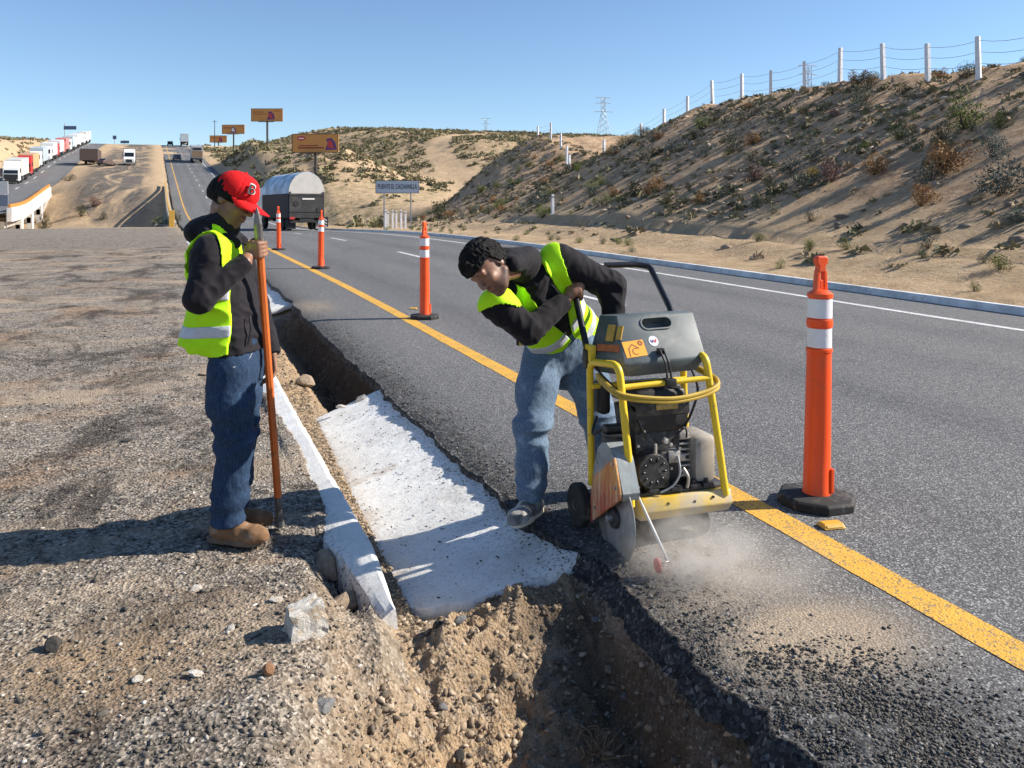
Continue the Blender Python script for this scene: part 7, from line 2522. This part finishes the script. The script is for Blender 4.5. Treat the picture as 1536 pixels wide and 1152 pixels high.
for px, py, kind_, s_, lab in [
        (1447, 188, "green", 1.7, "big bright green shrub high on the slope near the picture edge"),
        (1412, 255, "dry", 1.55, "large orange-brown dry bush in the middle of the slope"),
        (1505, 285, "blue", 1.7, "large blue-grey shrub low on the slope at the picture edge"),
        (1203, 278, "blue", 1.2, "blue-green shrub with yellow flowers low on the slope"),
        (1214, 262, "yellow", 0.7, "yellow flowering tuft on top of the blue-green shrub"),
        (1243, 268, "pink", 1.0, "dull pink bush right of the yellow flowering tuft"),
        (1222, 237, "blue", 1.1, "round blue-grey shrub in mid slope under the middle fence posts"),
        (1297, 152, "grey", 1.3, "pale round shrub just under the crest fence"),
        (1303, 128, "dark", 1.2, "dark shrub on the crest between two fence posts"),
        (1383, 302, "dry", 0.8, "small dry orange tuft below the large dry bush"),
        (820, 298, "blue", 1.5, "dark blue-green shrub with pale flowers at the foot of the hill"),
        (826, 288, "yellow", 0.9, "yellow flowering tuft above the dark shrub at the hill foot"),
        (750, 306, "green", 1.3, "lone bright green shrub left of the dark flowering one"),
        (815, 322, "green", 1.1, "bright green shrub on the sand behind the single marker post"),
        (1348, 205, "green", 0.9, "small bright green shrub in mid slope below the fence"),
        (660, 322, "dark", 2.4, "dark bushy thicket at the foot of the hill right of the name sign"),
        (1300, 222, "green", 0.7, "small yellow-green tuft left of the mid-slope green shrub"),
        (900, 272, "green", 1.0, "yellow-green shrub below the lower fence posts")]:
    q = hill_point(px, py + 6)
    if q: put_shrub(kind_, q[0], q[1], s_, lab)

cnt = 0
tries = 0
GR_LAB = {"grey": "small grey-green shrub among many on the roadside slope", "green": "small fresh green shrub among many on the roadside slope", "dry": "small dry orange shrub among many on the roadside slope",
          "blue": "small blue-grey shrub among many on the roadside slope", "pink": "small pinkish dry shrub among many on the roadside slope", "dark": "small dark shrub among many on the roadside slope"}
kinds_ = ["grey"] * 8 + ["green"] * 4 + ["dry"] * 4 + ["blue"] * 5 + ["pink"] * 2 + ["dark"] * 4
cand_y = rng.uniform(9, 82, 3000); cand_x = rng.uniform(13.2, 28, 3000)
cand_z = terrain(cand_x, cand_y)[0]
while cnt < 215 and tries < 3000:
    x, y, z = float(cand_x[tries]), float(cand_y[tries]), float(cand_z[tries])
    tries += 1
    if random.random() > (0.45 if x < 15.5 else 1.0): continue
    if float(fbm(np.array(x * 0.22), np.array(y * 0.22), 3, 141)) < -0.03 + random.uniform(-0.1, 0.1): continue
    px, py, D = seen(x, y, z)
    if not (560 < px < 1560 and py > 90): continue
    k_ = random.choice(kinds_)
    s_ = random.choice((0.35, 0.45, 0.55, 0.7, 0.85, 1.0)) * (0.55 if x < 15 else 1.0)
    put_shrub(k_, x, y, s_ * 1.1, GR_LAB[k_], "shrubs on the roadside slope", z=z)
    cnt += 1
# tufts on the verge sand
for i in range(34):
    y = random.uniform(10, 60); x = random.uniform(11.7, 14.6) + float(cx(y))
    put_shrub(random.choice(("green", "grey", "green")), x, y, random.uniform(0.2, 0.5), "low green tuft on the sandy verge behind the kerb", "tufts on the sandy verge", name="grass_tuft")

# farther scrub: past counting
CL = []
for q in range(6):
    r = np.random.default_rng(900 + q)
    n = 26
    d = r.normal(size=(n, 3)); d /= np.linalg.norm(d, axis=1)[:, None]
    p = d * r.uniform(0.15, 0.5, (n, 1)); p[:, 2] = np.abs(p[:, 2]) * 0.8
    a = r.normal(size=(n, 3)) * 0.22; b = r.normal(size=(n, 3)) * 0.22
    CL.append((np.stack([p, p + a, p + b], 1).reshape(-1, 3), np.arange(3 * n).reshape(n, 3)))
xs_, ys_ = [], []
N_ = 26000
x = rng.uniform(-75, 150, N_); y = rng.uniform(60, 330, N_)
xx = x - cx(y)
g1 = (xx > 13.5) & ((y > 86) | (x < 13 + 0.16 * (y - 60))) & (fbm(x * 0.05, y * 0.05, 4, 131) + rng.random(N_) * 0.35 > 0.14)
g2 = (xx < -30) & (rng.random(N_) < 0.20)
D_ = x * SP + y * CP; X_ = x * CP - y * SP
fr_ = (np.abs(X_ / D_) < 0.66)
ok = (g1 | g2) & fr_
# keep a dirt road clear through the saddle
trk = np.abs(x - (20 + 0.35 * (y - 100) + 6 * np.sin((y - 100) / 22.0)))
ok &= trk > 3.2
x, y = x[ok], y[ok]
z, _, _, _ = terrain(x, y)
sz = rng.uniform(0.5, 1.7, len(x))
tone = np.clip(rng.normal(0.46, 0.22, len(x)) - 0.12 * (y < 130) + 0.3 * fbm(x * 0.03, y * 0.03, 3, 133), 0, 1)
M_SCRUB = mat_tone("far_scrub", [(0.0, (0.06, 0.065, 0.03)), (0.35, (0.16, 0.155, 0.06)), (0.6, (0.20, 0.18, 0.085)), (0.85, (0.26, 0.19, 0.11)), (1.0, (0.36, 0.27, 0.16))])
scatter("scrub", x, y, z - 0.05, sz, M_SCRUB, tone, CL)
# dense low litter, twigs and stones on the near slope
N_ = 11000
y = rng.uniform(8, 84, N_); x = rng.uniform(12.5, 29, N_)
D_ = x * SP + y * CP; X_ = x * CP - y * SP
ok = (X_ / D_ < 0.66) & (rng.random(N_) < np.where(x < 15, 0.22, 1.0)) & (fbm(x * 0.3, y * 0.3, 4, 143) + rng.normal(0, 0.08, N_) > -0.02)
x, y = x[ok], y[ok]
z, _, _, _ = terrain(x, y)
half = len(x) // 2
scatter("slope_scrub", x[:half], y[:half], z[:half] - 0.02, rng.uniform(0.12, 0.45, half), M_SCRUB, rng.random(half), CL)
M_SLOPES = mat_tone("slope_stones", [(0.0, (0.07, 0.05, 0.035)), (0.5, (0.22, 0.15, 0.10)), (0.8, (0.40, 0.29, 0.20)), (1.0, (0.58, 0.46, 0.35))])
scatter("slope_stones", x[half:], y[half:], z[half:], 0.06 + 0.32 * rng.random(len(x) - half) ** 3, M_SLOPES, rng.random(len(x) - half))
# bushes by the far bridges
for px, py, D, k_, s_, lab in [(66, 312, 118, "dark", 3.0, "dark bush in the wash under the white bridge"), (122, 308, 122, "dark", 3.2, "round dark bush in the wash right of the white bridge"), (140, 306, 126, "pink", 2.6, "reddish bush beside the round dark bush in the wash"), (155, 310, 120, "dark", 2.0, "small dark bush on the far bank of the wash"), (104, 262, 150, "dark", 2.6, "small bush at the end of the white bridge rail"), (248, 318, 88, "green", 2.6, "green bush below the near bridge rail"), (232, 326, 86, "grey", 2.2, "grey scrub bush on the near bank of the wash"), (262, 326, 84, "dark", 2.0, "dark scrub against the yellow rail end")]:
    x, y, _ = W(px, py, D)
    put_shrub(k_, x, y, s_, lab)

# ------------------------------------------------------------------ dust thrown up by the saw
def dust(name, loc, size, dens, label=None):
    bm = bmesh.new()
    bmesh.ops.create_icosphere(bm, subdivisions=3, radius=1.0)
    me = bpy.data.meshes.new(name)
    bm.to_mesh(me); bm.free()
    o = bpy.data.objects.new(name, me)
    col.objects.link(o)
    o.location = loc; o.scale = size
    m = bpy.data.materials.new(name + "_air")
    m.use_nodes = True
    nt = m.node_tree
    nt.nodes.clear()
    out = nt.nodes.new("ShaderNodeOutputMaterial")
    vol = nt.nodes.new("ShaderNodeVolumePrincipled")
    n = N(nt)
    ln = nt.nodes.new("ShaderNodeVectorMath"); ln.operation = 'LENGTH'
    nt.links.new(n.tc.outputs["Object"], ln.inputs[0])
    fall = n.mapr(ln.outputs["Value"], 0.15, 0.98, 1.0, 0.0)
    fall = n.math('POWER', fall, 1.5)
    puff = n.mapr(n.noise(1.9, 4, 0.6, 0.6), 0.38, 0.68)
    nt.links.new(n.math('MULTIPLY', n.math('MULTIPLY', fall, puff), dens), vol.inputs["Density"])
    vol.inputs["Color"].default_value = (0.94, 0.915, 0.88, 1)
    vol.inputs["Anisotropy"].default_value = 0.2
    nt.links.new(vol.outputs[0], out.inputs["Volume"])
    me.materials.append(m)
    return prop(o, kind="stuff")


dust("dust", (1.90, 3.14, 0.07), (0.36, 0.34, 0.24), 9.0)
dust("dust", (2.05, 2.95, 0.06), (0.46, 0.42, 0.20), 2.5)
